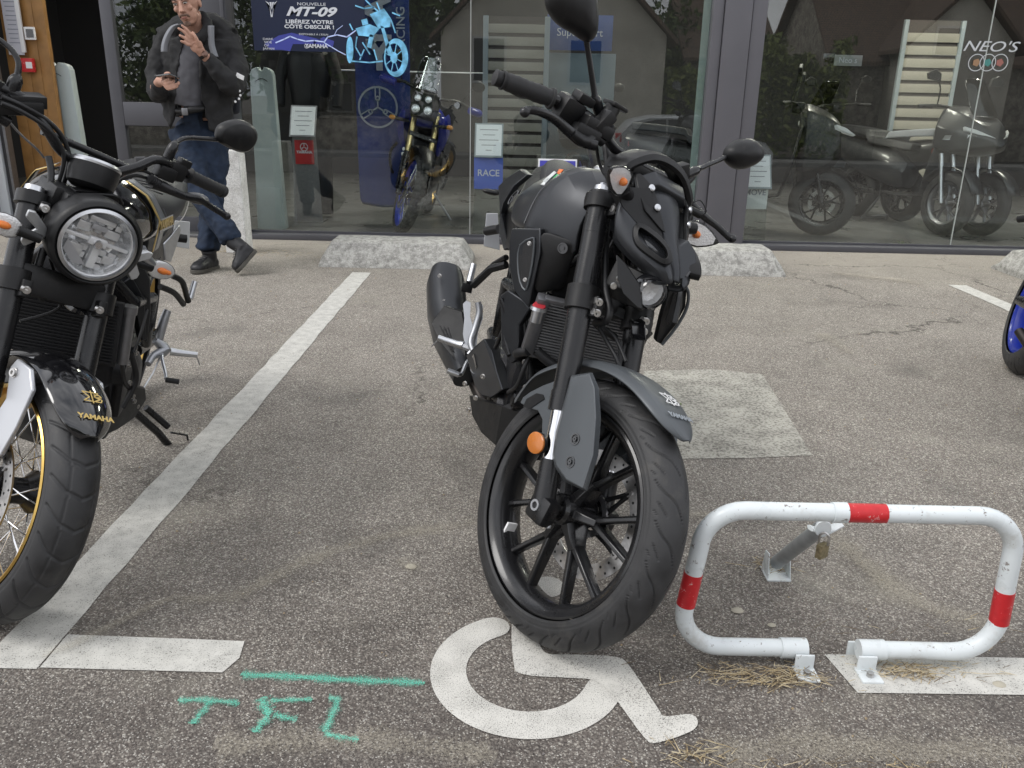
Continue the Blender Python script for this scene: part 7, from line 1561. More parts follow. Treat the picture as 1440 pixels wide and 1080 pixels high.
# ---------------- generic display bikes
gold_fork = mat('champagne_fork', (.55, .45, .22), .3, 1.0); blue_rim = mat('blue_anodised', (.015, .05, .50), .3, .5)
def display_bike(loc, head, lean, steer, label, style='trail', rimm=None, body_m=None):
    M = T(*loc) @ RZ(head) @ RX(-lean); e = empty('motorcycle', M=M); tag(e, label, 'motorcycle')
    A_ = Vector((1.58, 0, 0)); Ra = R_(27); ax_ = Vector((-math.sin(Ra), 0, math.cos(Ra))); Sm = T(*A_) @ Matrix.Rotation(steer, 4, ax_) @ T(*-A_); big = style == 'trail'
    R1 = .345 if big else .30; X = Vector((1.48, 0, R1)); st_ = lambda: MB(Sm); p = lambda t, y, dx=0: X+ax_*t+Vector((dx, y, 0))
    w1 = empty('front_wheel'); w1.parent = e; W1 = Sm @ T(*X)
    tyre(w1, W1, R=R1, hw=.050 if big else .06, rb=R1-.066, nt=420, npf=40, tread='knob' if big else 'street')
    if big: wire_wheel(w1, W1, R1-.058, .034, rimm or blue_rim, n=16, gauge=.0028)
    else: cast_rim(w1, W1, rimm or blue_rim, rr=R1-.064, n_y=5)
    for s in ((-1, 1) if big else (1,)): brake_disc(w1, W1, r=.135, y=s*.068, holes=14)
    w2 = empty('rear_wheel'); w2.parent = e; tyre(w2, T(0, 0, .33), R=.33, hw=.07, rb=.245, nt=320, npf=40, tread='knob' if big else 'street')
    (wire_wheel(w2, T(0, 0, .33), .252, .05, mat('dull_gold', (.25, .17, .06), .4, .8), n=16) if big else cast_rim(w2, T(0, 0, .33), rimm or blue_rim, rr=.252, hw=.055, n_y=5))
    for s in (-1, 1):
        mb = st_(); mb.cyl(p(.33, s*.10), p(.78, s*.10), .026, n=16); f_ = mb.build('fork_tube', gold_fork if big else black_satin, e)
        mb = st_(); mb.cyl(p(-.02, s*.10), p(.36, s*.10), .029, .027, 16); mb.box((0, 0, 0), (.05, .012, .30), L=T(*p(.18, s*.135, .02))@RY(-Ra), bev=.01); mb.build('fork_leg', black_satin, f_)
    if big:
        mb = st_()
        for dz in (0, .045): mb.lathe([(0, 0), (.016, 0), (.012, .006), (0, .008)], frame(p(.33+dz, -.14, .03), (.6, -1, 0)), 14)
        mb.build('reflector_studs', white_sticker, e)
    mb = st_(); mb.box((0, 0, 0), (.06, .24, .04), L=T(*p(.52, 0))@RY(-Ra), bev=.006); mb.box((0, 0, 0), (.06, .24, .03), L=T(*p(.76, 0))@RY(-Ra), bev=.006); mb.build('fork_yoke', black_satin, e)
    rr_ = R1+(.075 if big else .03); mb = st_(); mb.loft([[X+Vector((rr_*math.cos(a), s*.07*(1 if k < 8 else .7), (rr_-.02*abs(s)**2)*math.sin(a))) for s in (-1, -.5, 0, .5, 1)] for k, a in enumerate(np.radians(np.linspace(150, 40, 11)))], closed=False, caps=False); mb.build('mudguard', black_matte, e, solid=.005)
    hz = 1.16 if big else 1.03; bar = [(1.02, .42, hz), (1.08, .25, hz+.03), (1.12, .10, hz), (1.12, 0, hz-.01)]; pl2 = [Vector(q) for q in bar]
    mb = st_(); mb.tube(pl2+mir(pl2)[::-1][1:], .013, 10, smooth=3); hb_ = mb.build('handlebar', black_satin, e)
    for s in (-1, 1):
        mb = st_(); mb.cyl((1.015, s*.425, hz), (1.07, s*.28, hz+.025), .018, n=12); mb.build('handlebar_grip', grip_rubber, hb_)
        mb = st_(); mb.tube([(1.06, s*.27, hz+.03), (1.08, s*.34, hz+.18)], .006, 8); mr_ = mb.build('mirror', black_satin, hb_); mb = st_(); mb.ball((1.09, s*.37, hz+.21), .06, 14, (.25, 1.1, .8)); mb.build('mirror_shell', black_matte, mr_)
        if big: mb = st_(); mb.tube([(1.02, s*.43, hz), (1.13, s*.44, hz+.0), (1.19, s*.34, hz)], [.01, .035, .03], 10, smooth=3); mb.build('hand_guard', body_m or blue_paint, hb_)
        mb = MB(); mb.tube([(1.22, s*.10, .92), (1.22, s*.24, .93)], [.01, .018], 8); ii = mb.build('indicator', black_matte, e); mb = MB(); mb.ball((1.23, s*.25, .93), .022, 10, (.7, 1.4, .9)); mb.build('indicator_lens', mat('amber_lens', (.6, .25, .03), .3), ii)
    bm_ = body_m or blue_paint
    if big:
        mb = MB(); mb.loft([[(1.30, -.085, .98), (1.30, .085, .98), (1.31, .10, 1.05), (1.27, .085, 1.17), (1.27, -.085, 1.17), (1.31, -.10, 1.05)], [(1.15, -.11, .95), (1.15, .11, .95), (1.13, .13, 1.05), (1.12, .10, 1.18), (1.12, -.10, 1.18), (1.13, -.13, 1.05)]]); tw_ = mb.build('headlight_tower', black_matte, e, bev=.01)
        for yy, zz, r_ in ((-.045, 1.125, .030), (.045, 1.125, .030), (-.052, 1.035, .036), (.052, 1.035, .036)):
            mb = MB(); mb.lathe([(r_, 0), (r_, .014), (r_*.85, .018), (r_*.75, .006), (0, 0)], frame((1.295, yy, zz), (1, 0, .1)), 20); lp_ = mb.build('headlight', alu, tw_); mb = MB(); mb.lathe([(r_*.8, .008), (0, .012)], frame((1.295, yy, zz), (1, 0, .1)), 16); mb.build('lamp_lens', reflector_bowl, lp_)
        rows = [[(1.30-.16*t-.05*abs(s)**2, s*(.11-.03*t*t), 1.19+.28*t) for s in (-1, -.5, 0, .5, 1)] for t in (0, .25, .5, .75, 1)]; mb = MB(); mb.loft(rows, closed=False, caps=False); mb.build('wind_screen', glass_mat('smoked_screen', 2.6, (.75, .78, .78)), tw_, solid=.004, sub=1)
        mb = MB(); mb.box((1.24, 0, 1.30), (.004, .10, .20), L=T(0, 0, 0)); mb.build('screen_sticker', mat('screen_glare', (.30, .31, .31), .3), tw_) if False else None
        for s in (-1, 1):
            mb = MB(); mb.loft([[(1.22, s*.13, 1.02), (1.16, s*.20, 1.00), (.95, s*.19, 1.06)], [(1.20, s*.15, .93), (1.12, s*.26, .90), (.90, s*.23, .95)], [(1.12, s*.15, .80), (1.05, s*.24, .76), (.85, s*.20, .85)], [(1.02, s*.12, .66), (.98, s*.17, .62), (.85, s*.16, .74)]], closed=False, caps=False); mb.build('side_fairing', bm_, e, solid=.008, sub=1)
            mb = MB(); mb.tube([(1.10, s*.20, .72), (1.05, s*.26, .62), (.90, s*.25, .45), (.70, s*.2, .35)], .013, 8, smooth=3); mb.build('crash_bar', black_satin, e)
    else:
        mb = MB(); mb.loft([[(1.34, -.03, .86), (1.34, .03, .86), (1.32, .06, .93), (1.26, .05, 1.02), (1.26, -.05, 1.02), (1.32, -.06, .93)], [(1.14, -.16, .72), (1.14, .16, .72), (1.10, .20, .92), (1.08, .12, 1.08), (1.08, -.12, 1.08), (1.10, -.20, .92)]]); mb.build('nose_fairing', bm_, e, bev=.01, sub=1)
        for s in (-1, 1): mb = MB(); mb.loft([[(1.14, s*.17, .95), (.80, s*.22, .90)], [(1.12, s*.22, .75), (.74, s*.24, .65)], [(1.05, s*.20, .50), (.70, s*.21, .40)], [(.98, s*.10, .28), (.60, s*.12, .26)]], closed=False, caps=False); mb.build('side_fairing', bm_, e, solid=.008, sub=1)
    mb = MB(); mb.loft([[(x, y*w_, zc+z*hh) for y, z in ((-1, -.6), (-1, .3), (-.55, 1), (.55, 1), (1, .3), (1, -.6))] for x, w_, zc, hh in ((1.14, .10, .92, .08), (1.0, .17, .95, .13), (.82, .17, .96, .13), (.68, .13, .92, .10))]); mb.build('fuel_tank', bm_, e, sub=2)
    mb = MB(); mb.loft([[(x, y*w_, z+zz) for y, zz in ((-1, 0), (-.9, .07), (.9, .07), (1, 0))] for x, w_, z in ((.72, .10, .84), (.5, .14, .80), (.25, .14, .82), (-.05, .12, .86), (-.25, .07, .88))]); mb.build('seat', seat_vinyl, e, bev=.01)
    mb = MB(); mb.box((.78, 0, .50), (.40, .30, .40), bev=.05); mb.box((.95, 0, .66), (.16, .24, .28), bev=.03); mb.tube([(0, .11, .33), (.5, .11, .45)], .025, 8); mb.tube([(0, -.11, .33), (.5, -.11, .45)], .025, 8); mb.loft([[(x, -w_, z), (x, w_, z), (x, w_, z+.10), (x, -w_, z+.10)] for x, w_, z in ((.6, .14, .66), (.2, .13, .72), (-.2, .08, .80))]); mb.build('engine_and_frame', cast_dark, e)
    mb = MB(); mb.tube([(.55, -.17, .36), (.25, -.19, .45), (.02, -.20, .62), (-.15, -.20, .72)], [.03, .05, .055, .05], 14, smooth=3); mb.build('silencer', alu_grey, e)
    mb = MB(); mb.tube([(.62, .13, .28), (.52, .34, .02)], .012, 8); mb.box((.52, .35, .012), (.06, .05, .012)); mb.build('side_stand', alu, e)
    return e
display_bike((-.93, 8.78, 0), R_(268), R_(9), R_(22), 'blue trail motorcycle with wire wheels and gold fork, behind the left window')
display_bike((.62, 8.35, 0), R_(78), R_(8), R_(-10), 'dark blue sport motorcycle mostly hidden behind the matt black motorcycle', style='sport', body_m=mat('deep_blue', (.01, .015, .10), .3, coat=.5))
# scooters
def scooter(loc, head, label, body_m, three=False, screen=True, seat_m=None, light=False):
    M = T(*loc) @ RZ(head) @ RX(R_(-3)); e = empty('scooter', M=M); tag(e, label, 'scooter', 'scooters shown in the right window')
    for s in ((-.22, .22) if three else (0,)):
        w_ = empty('front_wheel'); w_.parent = e; Wm = T(1.40, s, .29); tyre(w_, Wm, R=.29, hw=.055, rb=.19, nt=400, npf=40, tread='street'); cast_rim(w_, Wm, alu_grey if three else black_satin, rr=.195, hw=.04, n_y=5); brake_disc(w_, Wm, r=.12, y=.06, holes=10)
        mb = MB(); mb.tube([(1.40, s+.075, .29), (1.28, s+.07, .72)], .020, 10); mb.tube([(1.40, s-.075, .29), (1.28, s-.07, .72)], .020, 10); mb.build('fork', alu if three else black_satin, e)
        mb = MB(); mb.loft([[(1.40+.325*math.cos(a), s+t*.075, .29+.325*math.sin(a)) for t in (-1, 0, 1)] for a in np.radians(np.linspace(20, 150, 9))], closed=False, caps=False); mb.build('mudguard', body_m, e, solid=.005)
    w2 = empty('rear_wheel'); w2.parent = e; tyre(w2, T(0, 0, .28), R=.28, hw=.065, rb=.18, nt=320, npf=36, tread='street'); cast_rim(w2, T(0, 0, .28), black_satin, rr=.185, hw=.045, n_y=5)
    k = 1.25 if three else 1.0
    FS = ((1.62, .05, .86, .05), (1.52, .16, .88, .14), (1.36, .24, .90, .22), (1.18, .25, .93, .24), (1.08, .18, .95, .20)) if three else ((1.50, .05, .84, .14), (1.43, .12, .82, .24), (1.32, .18, .80, .31), (1.21, .20, .80, .35), (1.14, .17, .80, .33))
    rg = [[(x+dx, y*w_*k, zc+z*hh) for y, z, dx in ((-1, -.7, 0), (-1.05, .1, 0), (-.7, .8, -.02), (0, 1, -.03), (.7, .8, -.02), (1.05, .1, 0), (1, -.7, 0), (0, -1, .02))] for x, w_, zc, hh in FS]
    mb = MB(); mb.loft(rg); fr_ = mb.build('front_fairing', body_m, e, sub=1, bev=.015)
    mb = MB()
    for s in (-1, 1): mb.prism([(1.585, s*.05, .875), (1.50, s*.15*k, .93), (1.42, s*.205*k, .955), (1.43, s*.20*k, .925), (1.51, s*.14*k, .895)], (.02, 0, .01))
    mb.build('headlights', white_sticker, fr_)
    if three:
        for s in (-1, 1): mb = MB(); mb.prism([(1.48, s*.215, .90), (1.30, s*.315, .88), (1.28, s*.318, .84), (1.45, s*.23, .85)], (.012, s*.006, .0)); mb.build('chrome_flash', alu, fr_)
    if screen:
        mb = MB(); mb.loft([[(1.48-.22*t-.08*abs(s)**2, s*(.17-.04*t), 1.05+.34*t) for s in (-1, -.5, 0, .5, 1)] for t in (0, .33, .66, 1)], closed=False, caps=False); mb.build('wind_screen', glass_mat('dark_screen', 1.6, (.22, .22, .23)), fr_, solid=.004, sub=1)
    mb = MB(); mb.loft([[(x, y, z) for y in (-w_, 0, w_)] for x, w_, z in ((1.16, .22, .95), (1.10, .24, .60), (1.02, .20, .34), (.80, .19, .30), (.55, .20, .31))], closed=False, caps=False); mb.build('leg_shield', body_m if three else black_matte, e, solid=.02)
    mb = MB(); mb.loft([[(x, y*w_, zc+z*hh) for y, z in ((-.8, -1), (-1, .1), (-.75, .9), (.75, .9), (1, .1), (.8, -1))] for x, w_, zc, hh in ((.72, .13, .46, .16), (.50, .20, .56, .22), (.10, .21, .62, .20), (-.25, .17, .70, .16), (-.48, .09, .78, .08))]); mb.build('rear_body', body_m, e, sub=1)
    mb = MB(); mb.loft([[(x, y*w_, z+zz) for y, zz in ((-1, 0), (-.85, .07), (.85, .07), (1, 0))] for x, w_, z in ((.72, .12, .72), (.45, .17, .74), (.18, .17, .76), (.14, .17, .83), (-.15, .16, .86), (-.38, .10, .87))]); mb.build('seat', seat_m or seat_vinyl, e, bev=.01, sub=1)
    hz = 1.12; mb = MB(); bar = [Vector(q) for q in ((.98, .37, hz), (1.04, .20, hz+.02), (1.10, 0, hz))]; mb.tube(bar+mir(bar)[::-1][1:], .013, 10, smooth=3); mb.box((1.10, 0, hz-.02), (.12, .16, .10), bev=.03); hb_ = mb.build('handlebar', black_matte, e)
    for s in (-1, 1):
        mb = MB(); mb.cyl((.975, s*.375, hz), (1.02, s*.25, hz+.012), .018, n=12); mb.build('handlebar_grip', grip_rubber, hb_)
        mb = MB(); mb.tube([(1.04, s*.22, hz+.02), (1.07, s*.25, hz+.16), (1.08, s*.33, hz+.26)], .006, 8, smooth=3); mr_ = mb.build('mirror', black_satin, hb_); mb = MB(); mb.prism([(1.08, s*(.30), hz+.22), (1.08, s*.44, hz+.23), (1.08, s*.46, hz+.28), (1.08, s*.38, hz+.32), (1.08, s*.31, hz+.29)], (.03, 0, 0)); mb.build('mirror_shell', black_matte, mr_, bev=.006)
    mb = MB(); mb.prism([(-.36, -.10, .62), (-.36, .10, .62), (-.40, .10, .48), (-.40, -.10, .48)], (-.006, 0, 0)); mb.build('number_plate', mat('grey_plate', (.25, .27, .30), .5), e)
    mb = MB(); mb.box((-.38, 0, .74), (.05, .20, .05), bev=.01); mb.build('taillight', mat('dark_red_lens', (.20, .01, .01), .3), e)
    mb = MB(); mb.tube([(.45, -.20, .30), (.0, -.22, .32), (-.30, -.22, .42)], [.03, .055, .05], 12); mb.build('silencer', black_satin, e)
    mb = MB(); mb.tube([(.45, .12, .26), (.30, .16, .015)], .012, 8); mb.tube([(.45, -.12, .26), (.30, -.16, .015)], .012, 8); mb.tube([(.30, -.17, .015), (.30, .17, .015)], .012, 8); mb.build('centre_stand', alu_grey, e)
    return e
scooter((1.45, 8.25, 0), R_(-20), 'black scooter nearest the pillar in the right window', mat('scooter_black', (.007, .007, .008), .35, coat=.2), screen=False)
scooter((4.0, 8.9, 0), R_(112), 'black and silver scooter seen from behind, middle of the right window', mat('scooter_dark', (.007, .007, .008), .35, coat=.2), seat_m=mat('silver_seat_panel', (.22, .23, .25), .5))
scooter((3.66, 9.25, 0), R_(290), 'dark grey three wheeled scooter at the right edge of the window', mat('scooter_grey', (.030, .031, .034), .33, coat=.3), three=True)
# ------------------------------------------------------------------ standing man leaning on a white post
wp = empty('bollard', (-2.065, 6.30, 0)); tag(wp, 'weathered white painted wooden post the man leans against', 'post')
mb = MB(); mb.loft([[(x*w_, y*w_, z) for x, y in ((-1, -1), (1, -1), (1, 1), (-1, 1))] for z, w_ in ((0, .078), (.3, .076), (.70, .072), (.735, .066))]); mb.build('post', concrete_mat('flaking_white_paint', (.78, .78, .76), (.56, .55, .52), 9), wp, bev=.006)
mn = empty('person', (-2.0, 5.6, 0)); tag(mn, 'standing man in black jacket and jeans holding a phone, leaning on the white post', 'person')
O3 = np.array([-2.0, 5.6, 0])
def K(px, py, Y): return Vector(V(px, py, Y)-O3)
skin_m = mat('skin', (.46, .26, .19), .5, var=.10, vscale=30); jean_m = mat('dark_denim', (.011, .021, .043), .85, var=.25, vscale=22, bump=.5, bscale=600)
jack_m = mat('black_jacket', (.012, .012, .013), .75, var=.25, vscale=14, bump=.4, bscale=500); shirt_m = mat('grey_shirt', (.085, .085, .095), .85, var=.15, vscale=20)
boot_m = mat('black_boot', (.016, .016, .018), .45); sole_m = mat('boot_sole', (.07, .065, .055), .7); strap_m = mat('grey_strap', (.20, .21, .23), .6); hair_m = mat('short_dark_hair', (.045, .030, .022), .85, var=.3, vscale=60); scarf_m = mat('black_scarf', (.012, .012, .013), .85)
tex = bpy.data.textures.new('folds', 'CLOUDS'); tex.noise_scale = .09; tex.noise_depth = 2
tex2 = bpy.data.textures.new('folds_long', 'CLOUDS'); tex2.noise_scale = .16
def remesh(mb, name, m, parent, vox=.008, sm=6, disp=0.0, tx=tex, ang=180):
    o = mb.build(name, m, parent, ang=ang, weld=False); d = o.modifiers.new('r', 'REMESH'); d.mode = 'VOXEL'; d.voxel_size = vox; d.use_smooth_shade = True
    if sm: d = o.modifiers.new('s', 'SMOOTH'); d.iterations = sm; d.factor = .5
    if disp: d = o.modifiers.new('d', 'DISPLACE'); d.texture = tx; d.strength = disp; d.mid_level = .5; d.texture_coords = 'LOCAL'
    return o
# --- body: head, neck, trunk core, hands in one surface
hc_ = K(262, 5, 5.62); chin = K(269, 37, 5.56)
mb = MB(); HR = T(*hc_) @ RZ(R_(-3)) @ RX(R_(14)) @ RY(R_(-9))     # local: x across, -y face, z up
mb.ball((0, .012, .028), .098, 20, (.80, .98, 1.02), L=HR); mb.ball((0, -.022, -.045), .068, 16, (.86, .95, 1.15), L=HR); mb.ball((0, -.048, -.095), .032, 14, (1.1, .85, .75), L=HR)
mb.loft([[HR @ Vector(p) for p in ((-.007, -.088, .022), (.007, -.088, .022), (.006, -.075, .02), (-.006, -.075, .02))], [HR @ Vector(p) for p in ((-.015, -.112, -.030), (.015, -.112, -.030), (.020, -.080, -.036), (-.020, -.080, -.036))]])
for s in (-1, 1):
    mb.ball((s*.032, -.070, .027), .021, 10, (1.25, .5, .35), L=HR); mb.ball((s*.040, -.066, -.018), .022, 10, (1, .6, .8), L=HR); mb.ball((s*.079, .012, -.005), .028, 12, (.32, .62, 1.15), L=HR)
mb.ball((0, -.086, -.060), .020, 12, (1.25, .55, .42), L=HR); mb.ball((0, -.083, -.074), .017, 12, (1.2, .6, .45), L=HR)
mb.tube([HR @ Vector((0, .02, -.06)), K(279, 52, 5.74)], [.056, .062], 16); mb.tube([K(279, 52, 5.74), K(276, 100, 5.80), K(277, 165, 5.83)], [.07, .12, .12], 16)
hands = []
def finger(pts, r): mb.tube(pts, r, 8, smooth=3); mb.ball(tuple(pts[-1]), r[-1]*1.0, 8)
# his left hand (image right arm) raised to the chin
wr = K(283, 74, 5.50); pm = K(274, 60, 5.46); mb.tube([K(300, 90, 5.56), wr, K(278, 67, 5.48)], [.034, .027, .030], 12)
mb.loft([[wr+Vector((dx*.026, dy*.014, 0)) for dx, dy in ((-1, -1), (1, -1), (1, 1), (-1, 1))], [pm+Vector((dx*.036, dy*.013, dz)) for dx, dy, dz in ((-1, -1, -.01), (1, -1, .012), (1, 1, .012), (-1, 1, -.01))]])
mb.ball(tuple(K(275, 64, 5.47)), .040, 12, (.9, .45, 1.05))
for pts in (((270, 51), (264, 43), (256, 36)), ((267, 54), (259, 45), (251, 40)), ((266, 58), (259, 53), (253, 50)), ((266, 63), (260, 60), (255, 58))):
    finger([K(276, 60, 5.47)]+[K(a, b, 5.45-.01*i) for i, (a, b) in enumerate(pts)], [.012, .0105, .0095, .008])
finger([K(280, 66, 5.46), K(276, 54, 5.44), K(271, 46, 5.44)], [.013, .011, .009])
# his right hand (image left) holding the phone
wr2 = K(225, 113, 5.44); mb.tube([K(219, 124, 5.56), wr2], [.034, .026], 12); mb.ball(tuple(K(235, 116, 5.36)), .040, 12, (1.0, .8, .55)); mb.tube([wr2, K(235, 116, 5.37)], [.027, .03], 10)
for k, (a, b, c, d) in enumerate(((230, 113, 238, 111), (231, 117, 243, 115), (233, 121, 250, 118), (235, 124, 248, 122))):
    finger([K(232, 114+k*2.2, 5.37), K(a+2, b+1, 5.325), K(c, d, 5.315), K(c+1, d-2, 5.335)], [.011, .0105, .0095, .0085])
finger([K(232, 112, 5.37), K(233, 104, 5.34), K(238, 103, 5.33)], [.012, .011, .009])
bod = remesh(mb, 'body', skin_m, mn, .0042, 3)
# face details
mb = MB()
for s in (-1, 1): mb.ball((s*.032, -.083, .012), .0115, 12, (1.25, .45, .5), L=HR)
mb.build('eyes', mat('eye_white', (.42, .38, .35), .3), bod); mb = MB()
for s in (-1, 1): mb.ball((s*.031, -.0885, .010), .0052, 10, (1, .4, 1), L=HR)
mb.build('irises', mat('iris', (.03, .02, .015), .2), bod); mb = MB()
for s in (-1, 1): mb.tube([HR @ Vector((s*.014, -.0905, .030)), HR @ Vector((s*.034, -.090, .037)), HR @ Vector((s*.054, -.077, .030))], [.0032, .0038, .002], 8, smooth=2); mb.tube([HR @ Vector((s*.018, -.0885, .017)), HR @ Vector((s*.032, -.0905, .0205)), HR @ Vector((s*.047, -.081, .015))], [.0016, .0022, .0014], 6, smooth=2)
mb.build('eyebrows', hair_m, bod)
mb = MB(); mb.tube([HR @ Vector((-.030, -.079, -.066)), HR @ Vector((-.022, -.0895, -.053)), HR @ Vector((0, -.0975, -.050)), HR @ Vector((.022, -.0895, -.053)), HR @ Vector((.030, -.079, -.066))], [.004, .006, .006, .006, .004], 8, smooth=3); mb.ball((0, -.079, -.104), .021, 12, (1.2, .42, .75), L=HR); mb.build('beard', mat('stubble', (.16, .10, .075), .85, var=.3, vscale=90), bod)
mb = MB(); mb.ball((0, -.0945, -.0675), .010, 12, (2.0, .5, .45), L=HR); mb.build('lips', mat('lips', (.30, .12, .10), .5), bod)
mb = MB(); mb.ball((0, .024, .040), .101, 24, (.83, .98, 1.0), L=HR @ RX(R_(-14))); o_ = mb.build('hair', hair_m, bod)
# --- jeans
mb = MB()
hipR, hipL = K(262, 185, 5.80), K(301, 187, 5.82)      # his right hip is at the image left
mb.ball(tuple((hipR+hipL)/2+Vector((0, .02, 0))), .165, 16, (1.06, .78, .72)); mb.tube([K(268, 160, 5.80), K(290, 162, 5.80)], [.135, .135], 16)
kneeR = K(281, 272, 5.60); ankR = K(325, 338, 5.50); mb.tube([hipR, (hipR+kneeR)/2, kneeR, kneeR+(ankR-kneeR)*.45, ankR], [.112, .098, .078, .076, .074], 18, smooth=3)
kneeL = K(299, 275, 5.74); ankL = K(293, 350, 5.58); mb.tube([hipL, (hipL+kneeL)/2, kneeL, kneeL+(ankL-kneeL)*.45, ankL], [.110, .098, .080, .074, .072], 18, smooth=3)
for a, b in ((kneeR+(ankR-kneeR)*.75, .080), (kneeR+(ankR-kneeR)*.92, .081), (kneeL+(ankL-kneeL)*.80, .078), (kneeL+(ankL-kneeL)*.95, .079)): mb.ball(tuple(a), b, 14, (1, 1, .32))
jn = remesh(mb, 'jeans', jean_m, mn, .009, 3, .042)
# --- shirt
mb = MB(); mb.tube([K(270, 66, 5.72), K(271, 105, 5.70), K(269, 150, 5.70)], [.105, .125, .122], 18); remesh(mb, 'shirt', shirt_m, mn, .010, 3, .03, tex2)
mb = MB(); mb.tube([K(250, 156, 5.62), K(262, 156, 5.575), K(274, 154, 5.58), K(286, 152, 5.62)], .021, 10, smooth=4, flat=1.0); bl = mb.build('belt', black_matte, mn); mb = MB(); mb.box((0, 0, 0), (.040, .012, .045), L=T(*K(260, 157, 5.552)), bev=.005); mb.build('belt_buckle', alu_grey, bl)
# --- jacket: open front, two sleeves
mb = MB(); sL, sR = K(233, 58, 5.80), K(320, 55, 5.82)
mb.tube([sL, K(258, 42, 5.82), K(300, 40, 5.84), sR], [.085, .09, .09, .09], 14, smooth=2)
mb.loft([[K(235, 55, 5.66), K(252, 52, 5.62), K(257, 62, 5.60), K(249, 100, 5.58), K(252, 130, 5.59), K(246, 158, 5.60), K(240, 181, 5.62), K(229, 160, 5.66), K(226, 120, 5.70), K(224, 80, 5.74)], [K(235, 55, 5.76), K(252, 52, 5.72), K(257, 62, 5.68), K(251, 100, 5.64), K(254, 130, 5.64), K(248, 158, 5.65), K(241, 181, 5.67), K(228, 160, 5.73), K(225, 120, 5.76), K(223, 80, 5.80)]])
mb.loft([[K(288, 56, 5.62), K(322, 55, 5.70), K(329, 90, 5.72), K(328, 140, 5.72), K(326, 176, 5.70), K(305, 187, 5.64), K(294, 184, 5.60), K(287, 160, 5.58), K(281, 130, 5.57), K(280, 90, 5.58)], [K(288, 56, 5.70), K(322, 55, 5.80), K(329, 90, 5.82), K(328, 140, 5.82), K(326, 176, 5.78), K(305, 187, 5.70), K(294, 184, 5.66), K(289, 160, 5.64), K(284, 130, 5.63), K(283, 90, 5.64)]])
mb.tube([K(276, 70, 5.86), K(279, 120, 5.88), K(282, 165, 5.88)], [.15, .17, .17], 18)
mb.tube([sL, K(220, 95, 5.72), K(221, 130, 5.62), K(224, 126, 5.54), K(224, 117, 5.49)], [.078, .066, .062, .050, .044], 14, smooth=3)
mb.tube([sR, K(330, 88, 5.76), K(331, 118, 5.66), K(318, 113, 5.58), K(298, 89, 5.54), K(291, 82, 5.52)], [.085, .076, .076, .066, .050, .042], 14, smooth=3)
jk = remesh(mb, 'jacket', jack_m, mn, .010, 2, .040)
mb = MB(); mb.tube([K(256, 47, 5.64), K(268, 52, 5.60), K(282, 52, 5.60), K(292, 40, 5.64), K(288, 26, 5.70), K(282, 20, 5.76)], [.018, .026, .030, .034, .030, .022], 12, smooth=4); mb.tube([K(284, 60, 5.60), K(292, 46, 5.62), K(293, 28, 5.68)], [.018, .030, .026], 10, smooth=3); remesh(mb, 'scarf', scarf_m, mn, .007, 2, .02)
# rucksack straps, watch, reflective patches, phone
for nm, pts in (('a', ((254, 34), (244, 38), (236, 50), (232, 62), (231, 73))), ('b', ((297, 36), (297, 50), (298, 64), (303, 80)))):
    mb = MB(); P = catmull([np.array(list(K(a, b, 5.595 if nm == 'a' else 5.60))) for a, b in pts], 5); rows = [[p+np.array([-.019, 0, 0]), p+np.array([0, -.008, 0]), p+np.array([.019, 0, 0])] for p in P]; mb.loft(rows, closed=False, caps=False); mb.build('rucksack_strap', strap_m, mn, solid=.008)
mb = MB(); mb.loft([[K(294, 32, 5.95), K(332, 40, 5.95), K(338, 80, 5.95), K(336, 160, 5.95), K(296, 165, 5.95)], [K(294, 32, 6.10), K(334, 42, 6.10), K(340, 80, 6.10), K(338, 160, 6.10), K(296, 165, 6.10)]]); mb.build('rucksack', mat('dark_rucksack', (.02, .022, .03), .8), mn, bev=.02)
mb = MB(); L = frame(K(286, 77, 5.515), K(291, 83, 5.53)-K(280, 70, 5.50)); mb.ring([(.033, -.010), (.033, .010), (.029, .010), (.029, -.010)], L, 20); wt = mb.build('watch_strap', black_matte, mn); mb = MB(); mb.lathe([(0, .006), (.015, .006), (.019, .003), (.019, -.004), (0, -.004)], frame(K(288, 76, 5.478), (.1, -1, .25)), 20); mb.build('watch_case', mat('bronze_watch', (.16, .10, .08), .3, .8), wt)
for q in (((333, 102), (343, 107), (342, 113), (331, 108)),): mb = MB(); mb.prism([K(a, b, 5.575) for a, b in q], (0, .01, 0)); mb.build('reflective_patch', white_sticker, jk)
mb = MB()
for px, py in ((335, 122), (337, 128), (338, 134), (336, 139), (331, 143)): mb.ball(tuple(K(px, py, 5.585)), .008, 8, (1, .4, 1))
mb.build('reflective_dots', white_sticker, jk, weld=False)
mb = MB(); mb.box((0, 0, 0), (.075, .150, .009), L=T(*K(235, 108, 5.315)) @ RX(R_(-20)) @ RZ(R_(55)) @ RX(R_(8)), bev=.003)
ph_o = mb.build('phone', black_gloss, None); ph_o.location = tuple(O3); tag(ph_o, 'thin black mobile phone held in his right hand', 'phone')
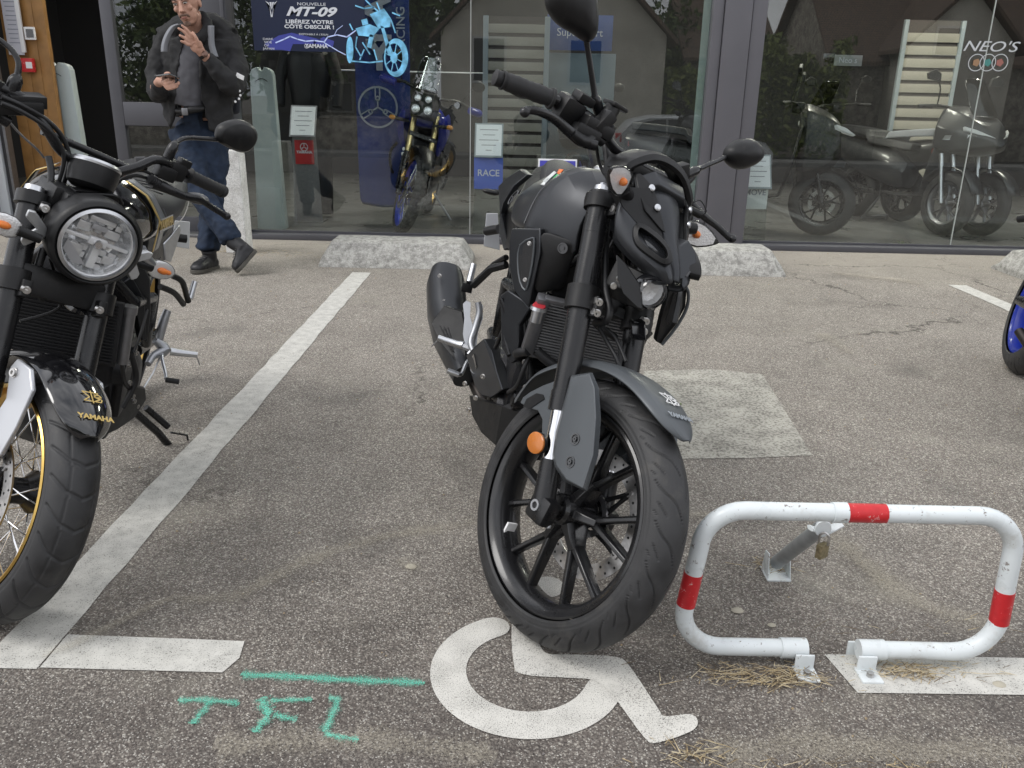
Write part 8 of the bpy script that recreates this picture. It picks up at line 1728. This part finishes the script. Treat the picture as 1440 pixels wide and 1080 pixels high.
# --- boots
def boot(ank, toe, heel, up, name='boot'):
    d = (toe-heel).normalized(); n_ = Vector(up).normalized(); s_ = d.cross(n_).normalized(); n_ = s_.cross(d); L_ = (toe-heel).length; rings = []
    for t, w_, h_ in ((0, .030, .05), (.10, .036, .085), (.28, .037, .095), (.45, .038, .080), (.62, .044, .062), (.80, .046, .050), (.94, .036, .036), (1.0, .018, .022)):
        c = heel+d*(L_*t); rings.append([c-s_*w_, c-s_*w_*1.02+n_*h_*.5, c-s_*w_*.6+n_*h_*.95, c+s_*w_*.6+n_*h_*.95, c+s_*w_*1.02+n_*h_*.5, c+s_*w_])
    mb = MB(); mb.loft(rings); mb.tube([heel+d*L_*.22+n_*.05, ank], [.044, .050], 14); o = remesh(mb, name, boot_m, mn, .006, 2, .008)
    mb = MB(); o_ = []
    for t, w_ in ((-.02, .030), (.05, .038), (.3, .038), (.45, .036), (.65, .047), (.85, .047), (.97, .034), (1.02, .012)): o_.append((t, w_))
    P = [heel+d*(L_*t)-s_*w_ for t, w_ in o_]+[heel+d*(L_*t)+s_*w_ for t, w_ in o_[::-1]]; mb.prism([p-n_*.022 for p in P], n_*.024); mb.build('sole', sole_m, o, bev=.003)
    mb = MB()
    for k in range(5): c = heel+d*(L_*(.36+.07*k))+n_*(.094-.008*k); mb.tube([c-s_*.018, c+n_*.003, c+s_*.018+d*.008], .0025, 6)
    mb.build('laces', mat('grey_laces', (.10, .10, .10), .8), o)
hL = Vector((-.055, .035, .024)); boot(ankL+Vector((0, 0, .0)), K(273, 383, 5.42)*1.0+Vector((0, 0, .012)), K(303, 372, 5.66)+Vector((0, 0, -.005)), (0, 0, 1))
boot(ankR, K(331, 385, 5.42)+Vector((0, 0, .02)), K(357, 351, 5.50), (-.75, -.3, .55))
# ------------------------------------------------------------------ third motorcycle, only its blue rimmed front wheel reaches into the picture
def copy_tree(o, parent, skip=()):
    if any(o.name.split('.')[0] == s for s in skip): return None
    c = o.copy(); SC.collection.objects.link(c); c.parent = parent
    if parent is not None: c.matrix_parent_inverse = o.matrix_parent_inverse.copy()
    for ch in kids.get(o.name, []): copy_tree(ch, c, skip)
    return c
kids = {}
for o in SC.objects:
    if o.parent: kids.setdefault(o.parent.name, []).append(o)
b3 = copy_tree(bike, None, ('silencer', 'tank_sticker', 'plate_holder', 'emblem', 'lettering', 'footpeg_hanger', 'passenger_hanger'))
tgt = G(1538, 690); cw = (MBK @ SM) @ Vector((1.325, 0, .0)); Rz = RZ(R_(-22))
b3.matrix_world = T(tgt[0], tgt[1], 0) @ Rz @ T(-cw.x, -cw.y, 0) @ MBK
b3['label'] = 'motorcycle with a blue front rim, mostly beyond the right edge'
blue_wheel = mat('blue_cast_wheel', (.008, .022, .25), .3, coat=.5)
def recolour(o):
    for ch in o.children:
        if ch.name.split('.')[0] in ('rim',): ch.data = ch.data.copy(); ch.data.materials.clear(); ch.data.materials.append(blue_wheel)
        recolour(ch)
recolour(b3)
